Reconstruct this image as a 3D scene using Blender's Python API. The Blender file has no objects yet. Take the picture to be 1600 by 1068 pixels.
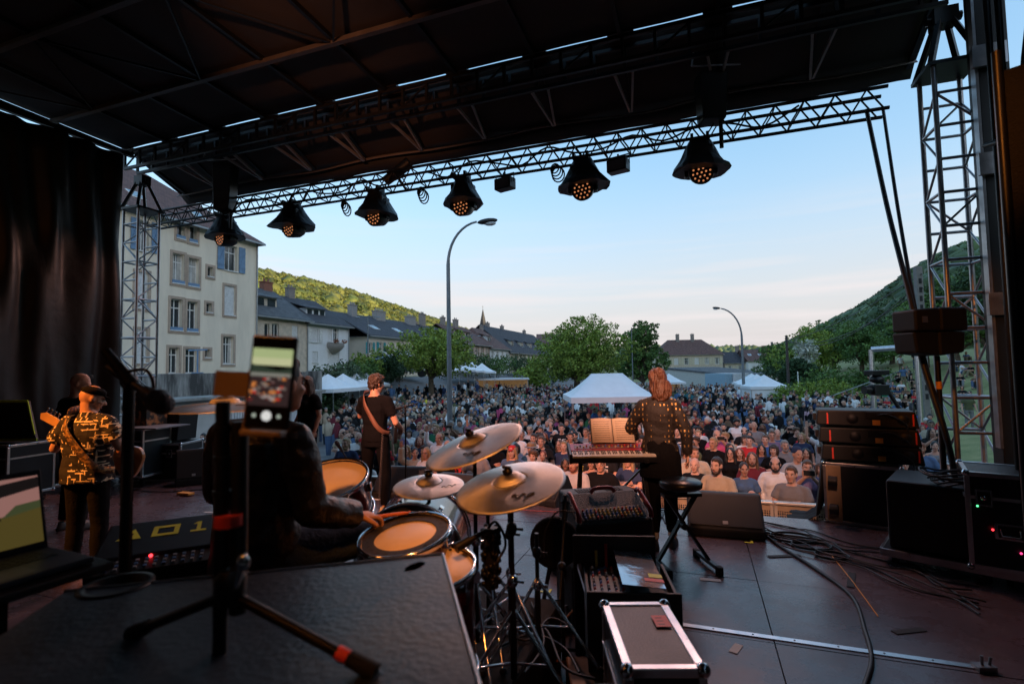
import bpy, math, random
import numpy as np
from mathutils import Vector, Matrix, noise, Euler
random.seed(7)
PI = math.pi
SC = bpy.context.scene
COL = SC.collection
V = Vector

# ------------------------------------------------------------------ camera
CAMP = V((0, 0, 1.75))
_th, _pi, _ro = math.radians(19.8), math.radians(3.08), math.radians(1.0)
F0 = V((-math.sin(_th), math.cos(_th), 0)); R0 = V((math.cos(_th), math.sin(_th), 0)); ZU = V((0, 0, 1))
FW = F0 * math.cos(_pi) + ZU * math.sin(_pi); _u = ZU * math.cos(_pi) - F0 * math.sin(_pi)
RT = R0 * math.cos(_ro) - _u * math.sin(_ro); UP = _u * math.cos(_ro) + R0 * math.sin(_ro)
cam_d = bpy.data.cameras.new('camera'); cam = bpy.data.objects.new('camera', cam_d); COL.objects.link(cam)
cam.matrix_world = Matrix(((RT.x, UP.x, -FW.x, CAMP.x), (RT.y, UP.y, -FW.y, CAMP.y), (RT.z, UP.z, -FW.z, CAMP.z), (0, 0, 0, 1)))
cam_d.lens = 18; cam_d.sensor_width = 36; cam_d.clip_start = 0.05; cam_d.clip_end = 6000
cam_d.dof.use_dof = True; cam_d.dof.focus_distance = 7.5; cam_d.dof.aperture_fstop = 2.2
SC.camera = cam

# ------------------------------------------------------------------ world, sun, exposure
SUN_EL, SUN_AZ = math.radians(9), math.radians(107)          # azimuth measured clockwise from +Y
world = bpy.data.worlds.new('World'); SC.world = world; world.use_nodes = True
wn = world.node_tree; wn.nodes.clear()
w_out = wn.nodes.new('ShaderNodeOutputWorld'); w_bg = wn.nodes.new('ShaderNodeBackground')
w_sky = wn.nodes.new('ShaderNodeTexSky'); w_sky.sky_type = 'NISHITA'; w_sky.sun_disc = False
w_sky.sun_elevation = SUN_EL; w_sky.sun_rotation = SUN_AZ; w_sky.altitude = 200
w_sky.air_density = 1.0; w_sky.dust_density = 1.6; w_sky.ozone_density = 2.2
w_bg.inputs['Strength'].default_value = 0.15
# pale evening haze low in the sky all round, with thin streaks of cloud in it
def _n(t, **k):
    q = wn.nodes.new(t)
    for a, v in k.items(): setattr(q, a, v)
    return q
L = wn.links.new
w_ga = _n('ShaderNodeGamma'); w_ga.inputs['Gamma'].default_value = 0.50
w_hs = _n('ShaderNodeHueSaturation'); w_hs.inputs['Saturation'].default_value = 1.5; w_hs.inputs['Value'].default_value = 0.88
L(w_sky.outputs['Color'], w_ga.inputs['Color']); L(w_ga.outputs['Color'], w_hs.inputs['Color'])
w_tc = _n('ShaderNodeTexCoord'); w_sep = _n('ShaderNodeSeparateXYZ'); L(w_tc.outputs['Generated'], w_sep.inputs['Vector'])
w_alt = _n('ShaderNodeMapRange', interpolation_type='SMOOTHERSTEP'); w_alt.inputs['From Min'].default_value = -0.08; w_alt.inputs['From Max'].default_value = 0.46
w_alt.inputs['To Min'].default_value = 1.0; w_alt.inputs['To Max'].default_value = 0.0; L(w_sep.outputs['Z'], w_alt.inputs['Value'])
w_mix = _n('ShaderNodeMixRGB'); w_mix.inputs['Color2'].default_value = (.99, .915, .94, 1); L(w_alt.outputs['Result'], w_mix.inputs['Fac']); L(w_hs.outputs['Color'], w_mix.inputs['Color1'])
w_map = _n('ShaderNodeMapping'); w_map.inputs['Scale'].default_value = (1.5, 1.5, 24); w_noi = _n('ShaderNodeTexNoise'); w_noi.inputs['Scale'].default_value = 1.3; w_noi.inputs['Detail'].default_value = 6
w_rmp = _n('ShaderNodeMapRange'); w_rmp.inputs['From Min'].default_value = 0.48; w_rmp.inputs['From Max'].default_value = 0.70
w_al2 = _n('ShaderNodeMapRange'); w_al2.inputs['From Min'].default_value = 0.05; w_al2.inputs['From Max'].default_value = 0.30; w_al2.inputs['To Min'].default_value = 1.0; w_al2.inputs['To Max'].default_value = 0.0
w_mul = _n('ShaderNodeMath', operation='MULTIPLY'); w_mx2 = _n('ShaderNodeMixRGB'); w_mx2.inputs['Color2'].default_value = (1.22, 1.12, 1.12, 1)
L(w_tc.outputs['Generated'], w_map.inputs['Vector']); L(w_map.outputs['Vector'], w_noi.inputs['Vector']); L(w_noi.outputs['Fac'], w_rmp.inputs['Value']); L(w_sep.outputs['Z'], w_al2.inputs['Value'])
L(w_rmp.outputs['Result'], w_mul.inputs[0]); L(w_al2.outputs['Result'], w_mul.inputs[1]); L(w_mul.outputs['Value'], w_mx2.inputs['Fac']); L(w_mix.outputs['Color'], w_mx2.inputs['Color1'])
L(w_mx2.outputs['Color'], w_bg.inputs['Color']); L(w_bg.outputs['Background'], w_out.inputs['Surface'])
sund = bpy.data.lights.new('sun', 'SUN'); sund.energy = 2.4; sund.angle = math.radians(0.5); sund.color = (1, 0.76, 0.46)
sun = bpy.data.objects.new('sun', sund); COL.objects.link(sun)
SDIR = V((math.sin(SUN_AZ) * math.cos(SUN_EL), math.cos(SUN_AZ) * math.cos(SUN_EL), math.sin(SUN_EL)))
sun.rotation_euler = (-SDIR).to_track_quat('-Z', 'Y').to_euler()
SC.view_settings.view_transform = 'Standard'; SC.view_settings.look = 'None'; SC.view_settings.gamma = 1
SC.view_settings.use_curve_mapping = False; SC.view_settings.exposure = 2.36
SC.cycles.max_bounces = 6; SC.cycles.diffuse_bounces = 3; SC.cycles.glossy_bounces = 3; SC.cycles.transparent_max_bounces = 8
SC.cycles.caustics_reflective = False; SC.cycles.caustics_refractive = False; SC.cycles.sample_clamp_indirect = 4
SC.cycles.use_denoising = True

# ------------------------------------------------------------------ placing helpers
def ray(px, py): return FW + RT * ((px - 800) / 800) - UP * ((py - 534) / 800)
def onz(px, py, z=0.0):
    d = ray(px, py); return CAMP + d * ((z - CAMP.z) / d.z)
def atd(px, py, dep): return CAMP + ray(px, py) * dep
def atu(px, py, u):
    d = ray(px, py); return CAMP + d * (u / d.x)
def atv(px, py, v):
    d = ray(px, py); return CAMP + d * (v / d.y)
def gp(px, dep, z=0.0):                      # ground point under column px at depth dep, at height z
    p = CAMP + F0 * dep + R0 * (dep * (px - 800) / 800 - 0.0175 * (z - 1.75)); p.z = z; return p

# ------------------------------------------------------------------ mesh builder
class MB:
    def __init__(s): s.v = []; s.f = []; s.m = []; s.s = []
    def add(s, vs, fs, mi=0, sm=False):
        o = len(s.v); s.v.extend([tuple(p) for p in vs]); s.f.extend([tuple(i + o for i in f) for f in fs])
        s.m.extend([mi] * len(fs)); s.s.extend([sm] * len(fs)); return s
    def box(s, c, d, rot=None, mi=0):
        c = V(c); x, y, z = d[0] / 2, d[1] / 2, d[2] / 2
        P = [V((a * x, b * y, e * z)) for e in (-1, 1) for b in (-1, 1) for a in (-1, 1)]
        if rot is not None: P = [rot @ p for p in P]
        return s.add([p + c for p in P], [(0, 2, 3, 1), (4, 5, 7, 6), (0, 1, 5, 4), (2, 6, 7, 3), (0, 4, 6, 2), (1, 3, 7, 5)], mi)
    def bb(s, x0, x1, y0, y1, z0, z1, mi=0): return s.box(((x0 + x1) / 2, (y0 + y1) / 2, (z0 + z1) / 2), (x1 - x0, y1 - y0, z1 - z0), None, mi)
    def bar(s, a, b, w, h=None, mi=0, up=None):
        a, b = V(a), V(b); h = h or w; d = b - a; ln = d.length; d.normalize()
        up = V(up) if up else (V((0, 0, 1)) if abs(d.z) < .95 else V((0, 1, 0)))
        x = d.cross(up).normalized(); z = x.cross(d)
        return s.box((a + b) / 2, (w, ln, h), Matrix((x, d, z)).transposed(), mi)
    def tube(s, a, b, r0, r1=None, n=8, mi=0, caps=True):
        a, b = V(a), V(b); r1 = r0 if r1 is None else r1; d = (b - a).normalized()
        x = d.orthogonal().normalized(); y = d.cross(x); vs = []
        for p, r in ((a, r0), (b, r1)):
            for i in range(n):
                t = 2 * PI * i / n; vs.append(p + (x * math.cos(t) + y * math.sin(t)) * r)
        fs = [(i, (i + 1) % n, n + (i + 1) % n, n + i) for i in range(n)]
        s.add(vs, fs, mi, True)
        if caps: s.add(vs, [tuple(range(n - 1, -1, -1)), tuple(range(n, 2 * n))], mi)
        return s
    def path(s, pts, r, n=6, mi=0, closed=False, caps=True):
        pts = [V(p) for p in pts]; N = len(pts); vs = []; prev = None
        for k, p in enumerate(pts):
            q = pts[(k + 1) % N] if (closed or k < N - 1) else p; o = pts[k - 1] if (closed or k > 0) else p
            d = (q - o).normalized()
            x = d.orthogonal().normalized() if prev is None else (prev - d * prev.dot(d)).normalized()
            prev = x; y = d.cross(x); rr = r[k] if isinstance(r, (list, tuple)) else r
            for i in range(n):
                t = 2 * PI * i / n; vs.append(p + (x * math.cos(t) + y * math.sin(t)) * rr)
        fs = []
        for k in range(N if closed else N - 1):
            a, b = k * n, ((k + 1) % N) * n
            for i in range(n): fs.append((a + i, a + (i + 1) % n, b + (i + 1) % n, b + i))
        s.add(vs, fs, mi, True)
        if not closed and caps: s.add(vs, [tuple(range(n - 1, -1, -1)), tuple(range((N - 1) * n, N * n))], mi)
        return s
    def lathe(s, prof, n=20, o=(0, 0, 0), axis=(0, 0, 1), mi=0, sm=True, sx=1.0, cap=True):
        o = V(o); d = V(axis).normalized(); x = d.orthogonal().normalized(); y = d.cross(x); vs = []
        for r, z in prof:
            for i in range(n):
                t = 2 * PI * i / n; vs.append(o + x * (math.cos(t) * r * sx) + y * (math.sin(t) * r) + d * z)
        fs = []
        for k in range(len(prof) - 1):
            for i in range(n): fs.append((k * n + i, k * n + (i + 1) % n, (k + 1) * n + (i + 1) % n, (k + 1) * n + i))
        s.add(vs, fs, mi, sm)
        c = []
        if prof[0][0] > 1e-4: c.append(tuple(range(n - 1, -1, -1)))
        if prof[-1][0] > 1e-4: c.append(tuple(range((len(prof) - 1) * n, len(prof) * n)))
        if c and cap: s.add(vs, c, mi)
        return s
    def loft(s, rings, mi=0, caps=True, sm=True):
        n = len(rings[0]); vs = [p for r in rings for p in r]; fs = []
        for k in range(len(rings) - 1):
            for i in range(n): fs.append((k * n + i, k * n + (i + 1) % n, (k + 1) * n + (i + 1) % n, (k + 1) * n + i))
        if caps: fs += [tuple(range(n - 1, -1, -1)), tuple(range((len(rings) - 1) * n, len(rings) * n))]
        return s.add(vs, fs, mi, sm)
    def ell(s, c, r, n=12, m=8, rot=None, mi=0):
        c = V(c); r = (r, r, r) if isinstance(r, (int, float)) else r; vs = []
        for j in range(m + 1):
            ph = PI * j / m
            for i in range(n):
                t = 2 * PI * i / n; p = V((r[0] * math.sin(ph) * math.cos(t), r[1] * math.sin(ph) * math.sin(t), -r[2] * math.cos(ph)))
                vs.append((rot @ p if rot is not None else p) + c)
        fs = []
        for j in range(m):
            for i in range(n):
                a, b, e, f = j * n + i, j * n + (i + 1) % n, (j + 1) * n + (i + 1) % n, (j + 1) * n + i
                fs.append((a, e, f) if j == 0 else ((a, b, f) if j == m - 1 else (a, b, e, f)))
        return s.add(vs, fs, mi, True)
    def prism(s, poly, y0, y1, M=None, mi=0):          # poly in local x,z; extruded along local y
        n = len(poly); vs = [V((x, y0, z)) for x, z in poly] + [V((x, y1, z)) for x, z in poly]
        if M is not None: vs = [M @ p for p in vs]
        fs = [tuple(range(n)), tuple(range(2 * n - 1, n - 1, -1))] + [(i, n + i, n + (i + 1) % n, (i + 1) % n) for i in range(n)]
        return s.add(vs, fs, mi)
    def quad(s, a, b, c, d, mi=0): return s.add([a, b, c, d], [(0, 1, 2, 3)], mi)
    def xf(s, M): s.v = [tuple(M @ V(p)) for p in s.v]; return s
    def join(s, o, M=None, dm=0):
        vs = o.v if M is None else [M @ V(p) for p in o.v]; k = len(s.v)
        s.v.extend([tuple(p) for p in vs]); s.f.extend([tuple(i + k for i in f) for f in o.f]); s.m.extend([m + dm for m in o.m]); s.s.extend(o.s); return s
    def mesh(s, name):
        me = bpy.data.meshes.new(name); me.from_pydata(s.v, [], s.f); me.polygons.foreach_set('material_index', s.m)
        me.polygons.foreach_set('use_smooth', s.s); me.update(); return me
    def build(s, name, mats, parent=None, loc=(0, 0, 0), bev=0, kind=None, label=None):
        return mobj(name, s.mesh(name), mats, parent, loc, 0, bev, kind, label)

def mobj(name, me, mats, parent=None, loc=(0, 0, 0), rz=0, bev=0, kind=None, label=None, own=False):
    mats = mats if isinstance(mats, (list, tuple)) else [mats]
    o = bpy.data.objects.new(name, me); COL.objects.link(o)
    if not own:
        if len(me.materials) == 0:
            for m in mats: me.materials.append(m)
    else:
        while len(me.materials) < len(mats): me.materials.append(None)
        for i, m in enumerate(mats): o.material_slots[i].link = 'OBJECT'; o.material_slots[i].material = m
    o.location = loc; o.rotation_euler = (0, 0, rz)
    if parent is not None: o.parent = parent
    if bev:
        b = o.modifiers.new('bevel', 'BEVEL'); b.width = bev; b.segments = 2; b.limit_method = 'ANGLE'; b.angle_limit = math.radians(40)
    if kind: o['kind'] = kind
    if label: o['label'] = label
    return o
def thing(name, label, cat, loc=(0, 0, 0), rz=0, group=None, rot=None):
    o = bpy.data.objects.new(name, None); COL.objects.link(o); o.empty_display_size = .1
    o.location = loc; o.rotation_euler = rot if rot is not None else (0, 0, rz)
    o['label'] = label; o['category'] = cat
    if group: o['group'] = group
    return o
def tag(o, label, cat, group=None):
    o['label'] = label; o['category'] = cat
    if group: o['group'] = group
    return o
def dup(o, loc=None, rz=None, label=None, parent=None):
    c = o.copy(); COL.objects.link(c); c.parent = parent
    if loc is not None: c.location = loc
    if rz is not None: c.rotation_euler = (0, 0, rz)
    if label: c['label'] = label
    for ch in KIDS(o): dup(ch, parent=c)
    return c
def KIDS(o): return [c for c in bpy.data.objects if c.parent == o]
def pts_circle(c, r, n, ax=(0, 0, 1), ph=0):
    d = V(ax).normalized(); x = d.orthogonal().normalized(); y = d.cross(x)
    return [V(c) + (x * math.cos(2 * PI * i / n + ph) + y * math.sin(2 * PI * i / n + ph)) * r for i in range(n)]
def smooth_pts(P, k=6):                        # Catmull-Rom
    P = [V(p) for p in P]; Q = [P[0]] + P + [P[-1]]; out = []
    for i in range(1, len(Q) - 2):
        for j in range(k):
            t = j / k; a, b, c, d = Q[i - 1], Q[i], Q[i + 1], Q[i + 2]
            out.append(.5 * ((2 * b) + (c - a) * t + (2 * a - 5 * b + 4 * c - d) * t * t + (3 * b - a - 3 * c + d) * t ** 3))
    out.append(P[-1]); return out

# ------------------------------------------------------------------ materials
_M = {}
def mat(name, col, rough=.6, metal=0, var=.15, sc=6, bump=0, bsc=30, emit=None, es=0, col2=None, spec=.5, coat=0, stretch=None, thr=None):
    if name in _M: return _M[name]
    m = bpy.data.materials.new(name); m.use_nodes = True; nt = m.node_tree; b = nt.nodes['Principled BSDF']
    b.inputs['Roughness'].default_value = rough; b.inputs['Metallic'].default_value = metal
    b.inputs['Specular IOR Level'].default_value = spec
    if coat: b.inputs['Coat Weight'].default_value = coat
    tc = nt.nodes.new('ShaderNodeTexCoord'); mp = nt.nodes.new('ShaderNodeMapping'); nt.links.new(tc.outputs['Object'], mp.inputs['Vector'])
    if stretch: mp.inputs['Scale'].default_value = stretch
    no = nt.nodes.new('ShaderNodeTexNoise'); no.inputs['Scale'].default_value = sc; no.inputs['Detail'].default_value = 6; no.inputs['Roughness'].default_value = .62
    nt.links.new(mp.outputs['Vector'], no.inputs['Vector'])
    r = nt.nodes.new('ShaderNodeValToRGB'); c2 = col2 or tuple(min(1, c * (1 + var)) for c in col); c1 = tuple(c * (1 - var) for c in col) if not col2 else col
    lo, hi = thr if thr else (.32, .68)
    r.color_ramp.elements[0].position = lo; r.color_ramp.elements[1].position = hi
    r.color_ramp.elements[0].color = (*c1, 1); r.color_ramp.elements[1].color = (*c2, 1)
    nt.links.new(no.outputs['Fac'], r.inputs['Fac']); nt.links.new(r.outputs['Color'], b.inputs['Base Color'])
    rr = nt.nodes.new('ShaderNodeMapRange'); rr.inputs['To Min'].default_value = max(.03, rough - .1); rr.inputs['To Max'].default_value = min(1, rough + .12)
    nt.links.new(no.outputs['Fac'], rr.inputs['Value']); nt.links.new(rr.outputs['Result'], b.inputs['Roughness'])
    if bump:
        n2 = nt.nodes.new('ShaderNodeTexNoise'); n2.inputs['Scale'].default_value = bsc; n2.inputs['Detail'].default_value = 4
        nt.links.new(mp.outputs['Vector'], n2.inputs['Vector'])
        bp = nt.nodes.new('ShaderNodeBump'); bp.inputs['Strength'].default_value = bump; bp.inputs['Distance'].default_value = .02
        nt.links.new(n2.outputs['Fac'], bp.inputs['Height']); nt.links.new(bp.outputs['Normal'], b.inputs['Normal'])
    if emit:
        b.inputs['Emission Color'].default_value = (*emit, 1); b.inputs['Emission Strength'].default_value = es
    _M[name] = m; return m
K = mat
m_blk = K('black_paint', (.007, .007, .008), .5)
m_blkm = K('black_metal', (.009, .009, .010), .4, .2)
m_blkp = K('black_plastic', (.007, .007, .008), .42)
m_blkc = K('black_cloth', (.005, .005, .006), .9, bump=.5, bsc=60)
m_alu = K('aluminium', (.62, .62, .64), .3, 1, .12, 12)
m_alud = K('weathered_aluminium', (.42, .42, .44), .38, .9, .2, 9)
m_chr = K('chrome', (.75, .75, .78), .12, 1, .05)
m_rub = K('rubber', (.008, .008, .008), .8)
m_steel = K('galvanised_steel', (.34, .36, .38), .42, .8, .15, 8)
m_cable = K('cable_rubber', (.012, .012, .014), .5)
m_ply = K('phenolic_ply', (.008, .011, .016), .4, 0, .3, 5, .15, 90)
m_tapeo = K('orange_tape', (.85, .35, .05), .6)
m_taper = K('red_tape', (.90, .07, .05), .5)
m_tapey = K('yellow_tape', (.88, .90, .06), .5)
m_wht = K('white_plastic', (.75, .75, .75), .4)
m_skin = K('skin', (.50, .27, .19), .5, 0, .1, 9, spec=.35)
m_wood = K('stick_wood', (.55, .33, .16), .45, 0, .2, 12)
m_glass = K('window_glass', (.035, .045, .055), .06, 0, .25, 1.2, spec=.9)
# =================================================================== SETTING
def sst(t): t = max(0, min(1, t)); return t * t * (3 - 2 * t)
def ground_z(u, v):
    z = -1.45 - .4 * sst((v - 8) / 15)
    if v > 9:
        r = (u - 9.5) * sst((v - 12) / 12)
        if r > 0: z += 3.6 * sst(r / 13) * .55 + min(r, 12) * .13 + max(0, r - 12) * .10
    if u < -21 and v > 21: z += 3.0 * sst((-21 - u) / 9)
    far = math.hypot(u, v)
    if far > 400: z -= 0
    return z
def axis_pts():
    a = list(np.arange(-60, 64, 3.0)); x = 66
    while x < 2600: a += [x, -x]; x *= 1.18
    return sorted(a)
def make_ground():
    us, vs = axis_pts(), [y for y in axis_pts()] + [63 + i * 3 for i in range(1, 22)]
    vs = sorted(set(vs)); P = [(u, v, ground_z(u, v)) for v in vs for u in us]; n = len(us); F = []; MI = []
    for j in range(len(vs) - 1):
        for i in range(n - 1):
            F.append((j * n + i, j * n + i + 1, (j + 1) * n + i + 1, (j + 1) * n + i))
            uc, vc = (us[i] + us[i + 1]) / 2, (vs[j] + vs[j + 1]) / 2
            MI.append(0 if (-30 < uc < 10.5 and vc < 130) else 1)
    me = bpy.data.meshes.new('ground'); me.from_pydata(P, [], F); me.polygons.foreach_set('material_index', MI)
    me.polygons.foreach_set('use_smooth', [True] * len(F)); me.update()
    return mobj('ground', me, [K('asphalt', (.15, .145, .145), .85, 0, .25, .8, .3, 40), K('short_grass', (.12, .15, .04), .9, 0, .4, 1.2, .8, 20, col2=(.26, .25, .10))], kind='structure')
make_ground()

def leafmat(name, c1, c2, sc=.5):
    if name in _M: return _M[name]
    m = K(name, c1, .6, 0, 0, sc, 0, col2=c2, spec=.25); nt = m.node_tree; b = nt.nodes['Principled BSDF']
    g = nt.nodes.new('ShaderNodeNewGeometry'); mr = nt.nodes.new('ShaderNodeMapRange'); mr.inputs['To Min'].default_value = .55; mr.inputs['To Max'].default_value = 1.45
    nt.links.new(g.outputs['Random Per Island'], mr.inputs['Value'])
    x = nt.nodes.new('ShaderNodeMixRGB'); x.blend_type = 'MULTIPLY'; x.inputs['Fac'].default_value = 1
    src = b.inputs['Base Color'].links[0].from_socket; nt.links.new(src, x.inputs['Color1']); nt.links.new(mr.outputs['Result'], x.inputs['Color2']); nt.links.new(x.outputs['Color'], b.inputs['Base Color'])
    return m
def leaf_mesh(name, lobes, n, size, seed=1, flat=.0, hollow=.55):
    rs = np.random.RandomState(seed); L = np.array([l for l in lobes], float)            # cx,cy,cz,rx,ry,rz
    w = (L[:, 3] * L[:, 4] * L[:, 5]) ** .67; idx = rs.choice(len(L), n, p=w / w.sum())
    d = rs.normal(size=(n, 3)); d /= np.linalg.norm(d, axis=1)[:, None]
    rad = hollow + (1.06 - hollow) * rs.rand(n) ** .6
    # clumps: quantised directions pulled together so that gaps stay open
    cl = rs.normal(size=(len(L), 22, 3)); cl /= np.linalg.norm(cl, axis=2)[:, :, None]
    dots = np.einsum('nd,nkd->nk', d, cl[idx]); best = dots.argmax(1); dd = cl[idx, best]
    d = d * .55 + dd * .45; c = L[idx, :3] + d * L[idx, 3:6] * rad[:, None]
    a = rs.normal(size=(n, 3)); a /= np.linalg.norm(a, axis=1)[:, None]; b = np.cross(a, rs.normal(size=(n, 3))); b /= np.linalg.norm(b, axis=1)[:, None]
    s = size * (.6 + .8 * rs.rand(n))[:, None]
    P = np.stack([c - a * s, c + b * s * .55, c + a * s, c - b * s * .55], 1).reshape(-1, 3)
    me = bpy.data.meshes.new(name); me.vertices.add(4 * n); me.vertices.foreach_set('co', P.ravel()); me.loops.add(4 * n)
    me.loops.foreach_set('vertex_index', np.arange(4 * n)); me.polygons.add(n); me.polygons.foreach_set('loop_start', np.arange(0, 4 * n, 4))
    try: me.polygons.foreach_set('loop_total', np.full(n, 4))
    except Exception: pass
    me.update(); me.validate(); return me
m_bark = K('bark', (.10, .075, .05), .9, 0, .4, 5, .8, 25)
lf_light = leafmat('leaf_light', (.15, .23, .035), (.28, .36, .07))
lf_mid = leafmat('leaf_mid', (.06, .13, .035), (.13, .22, .055))
lf_dark = leafmat('leaf_dark', (.03, .065, .03), (.065, .12, .045))
lf_grey = leafmat('leaf_grey', (.07, .11, .06), (.14, .19, .11))
lf_white = leafmat('blossom', (.35, .40, .30), (.62, .62, .55))
def tree(label, loc, w, h, m, n=5000, size=.16, seed=1, trunk_h=None, tall=False, name='tree', nl=11, group='trees around the square', hollow=.5):
    rs = random.Random(seed); t = thing(name, label, 'tree' if 'shrub' not in name and 'hedge' not in name else name.split('_')[-1], loc, rs.uniform(0, 6), group)
    th = trunk_h if trunk_h is not None else h * .35; lob = []
    for i in range(nl):
        a = rs.uniform(0, 2 * PI); r = (rs.random() ** .6) * w * .34; zz = th + (h - th) * rs.uniform(.18, .84)
        shr = 1 - .45 * abs((zz - th) / (h - th) - .45) * 2 if not tall else 1 - .8 * max(0, (zz - th) / (h - th) - .4)
        s = w * rs.uniform(.17, .27) * shr
        lob.append((math.cos(a) * r * shr, math.sin(a) * r * shr, zz, s * 1.15, s * 1.15, s * .85))
    for i in range(7):
        a = rs.uniform(0, 2 * PI); zz = th + (h - th) * rs.uniform(.25, .97); rr = w * rs.uniform(.34, .50) * (1 - .55 * max(0, (zz - th) / (h - th) - .5) * 2); lob.append((math.cos(a) * rr, math.sin(a) * rr, zz, w * .10, w * .10, w * .055))
    lob.append((0, 0, th + (h - th) * .45, w * .3, w * .3, (h - th) * .4)); lob.append((0, 0, h - w * .13, w * .17, w * .17, w * .13))
    tr = MB(); tr.path([(0, 0, -.4), (.05, .02, th * .6), (0, 0, th), (.1, 0, th + (h - th) * .4), (.05, .05, h * .85)], [w * .035, w * .03, w * .026, w * .016, w * .006], 8)
    for l in lob[:nl]:
        tr.path([(0, 0, th * .95), (l[0] * .5, l[1] * .5, th + (l[2] - th) * .45), (l[0], l[1], l[2])], [w * .016, w * .010, w * .004], 5)
    tr.build('trunk', m_bark, t); mobj('crown', leaf_mesh('crown', lob, n, size, seed, hollow=hollow), m, t)
    return t
def shrub(label, loc, w, h, m, n=1800, size=.14, seed=3, name='shrub', ln=None, rz=0, group='shrubs along the edge of the square'):
    rs = random.Random(seed); t = thing(name, label, name, loc, rz, group); lob = []
    ln = ln or w
    for i in range(9): lob.append(((rs.random() - .5) * w * .75, (rs.random() - .5) * ln * .8, h * rs.uniform(.3, .7), w * .25, min(w, ln) * .3, h * .34))
    s = MB()
    for i in range(5):
        l = lob[i]; s.path([(l[0] * .3, l[1] * .3, -.3), (l[0], l[1], l[2])], [.05, .015], 5)
    s.build('stem', m_bark, t); mobj('foliage', leaf_mesh('foliage', lob, n, size, seed, hollow=.3), m, t); return t

# ------------------------------------------------------------------ hills with their woods
def ico(sub):
    import bmesh
    bm = bmesh.new(); bmesh.ops.create_icosphere(bm, subdivisions=sub, radius=1); v = np.array([list(x.co) for x in bm.verts]); f = np.array([[y.index for y in x.verts] for x in bm.faces]); bm.free(); return v, f
def wood(name, pts, r, m, seed=1, sub=2, leaves=0):
    rs = np.random.RandomState(seed); v0, f0 = ico(sub); n = len(pts); T = []
    for k in range(6):
        d = np.array([1 + .42 * noise.noise(V(p) * 2.1 + V((k * 7, 3, 1))) + .22 * noise.noise(V(p) * 5 + V((k, 9, 4))) for p in v0]); T.append(v0 * d[:, None])
    VV = np.zeros((n, len(v0), 3))
    for i in range(n):
        a = rs.uniform(0, 6.28); c, s = math.cos(a), math.sin(a); t = T[rs.randint(6)]; R = np.array([[c, -s, 0], [s, c, 0], [0, 0, 1]])
        q = r * rs.uniform(.7, 1.25); VV[i] = (t @ R.T) * (q, q, q * rs.uniform(.8, 1.15)) + np.array(pts[i]) + (0, 0, q * .35)
    FF = (f0[None] + (np.arange(n) * len(v0))[:, None, None]).reshape(-1, 3); nf = len(FF)
    me = bpy.data.meshes.new(name); me.vertices.add(n * len(v0)); me.vertices.foreach_set('co', VV.ravel()); me.loops.add(nf * 3)
    me.loops.foreach_set('vertex_index', FF.ravel()); me.polygons.add(nf); me.polygons.foreach_set('loop_start', np.arange(0, nf * 3, 3))
    me.polygons.foreach_set('use_smooth', [True] * nf); me.update(); me.validate()
    o = mobj(name, me, m, kind='stuff')
    if leaves: mobj('forest_foliage', leaf_mesh('forest_foliage', [(p[0], p[1], p[2] + r * .35, r * 1.05, r * 1.05, r * .98) for p in pts], leaves, r * .17, seed, hollow=.82), m, kind='stuff')
    return o
def hill(cols, m, rows=14, name='hill'):
    """cols: list of (foot point, ridge point); the back slope falls behind the ridge"""
    P = []; n = len(cols)
    for j in range(rows + 6):
        for a, b in cols:
            if j <= rows:
                t = j / rows; z = a.z + (b.z - a.z) * (math.sin(t * PI / 2) ** 1.15)
                p = a.lerp(b, t); P.append((p.x, p.y, z))
            else:
                t = (j - rows) / 5; p = b + (b - a) * t * .9; P.append((p.x, p.y, b.z - (b.z + 5) * t ** 1.5))
    F = [(j * n + i, j * n + i + 1, (j + 1) * n + i + 1, (j + 1) * n + i) for j in range(rows + 5) for i in range(n - 1)]
    me = bpy.data.meshes.new(name); me.from_pydata(P, [], F); me.polygons.foreach_set('use_smooth', [True] * len(F)); me.update()
    return mobj(name, me, m, kind='structure')
def hill_pts(cols, step, seed, tmin=.05, tmax=1.06):
    rs = random.Random(seed); out = []
    for i in range(len(cols) - 1):
        a0, b0 = cols[i]; a1, b1 = cols[i + 1]; w = ((b1 - b0).length + (a1 - a0).length) / 2; l = (b0 - a0).length; c = max(1, int(w * l / step / step))
        for _ in range(c):
            s, t = rs.random(), rs.uniform(tmin, tmax); a = a0.lerp(a1, s); b = b0.lerp(b1, s); p = a + (b - a) * t
            z = a.z + (b.z - a.z) * (math.sin(min(t, 1) * PI / 2) ** 1.15) - max(0, t - 1) * 8; out.append((p.x, p.y, z))
    return out
def interp(lst, n):
    out = []
    for i in range(len(lst) - 1):
        for j in range(n):
            t = j / n; out.append((lst[i][0].lerp(lst[i + 1][0], t), lst[i][1].lerp(lst[i + 1][1], t)))
    out.append(lst[-1]); return out
m_hillg = K('woodland_floor', (.03, .05, .02), .95)
def rp(px, py, d, foot, fz=-1): 
    a = gp(px, d, 0); r = atd(px, py, d / 1.0); r = V((r.x, r.y, r.z)); f = gp(px, foot, fz); f = V((f.x, f.y, fz)); return (f, r)
lh = [rp(150, 395, 250, 120), rp(300, 418, 280, 130), rp(400, 441, 310, 135), rp(480, 454, 340, 150), rp(560, 474, 380, 170), rp(650, 501, 430, 200), rp(735, 526, 490, 260), rp(800, 549, 560, 330), rp(880, 556, 640, 400)]
lh = interp(lh, 4); hill(lh, m_hillg)
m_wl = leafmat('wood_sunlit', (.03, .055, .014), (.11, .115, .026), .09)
wood('forest', hill_pts(lh, 5.2, 5), 3.6, m_wl, 5, 1, 330000)
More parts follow.
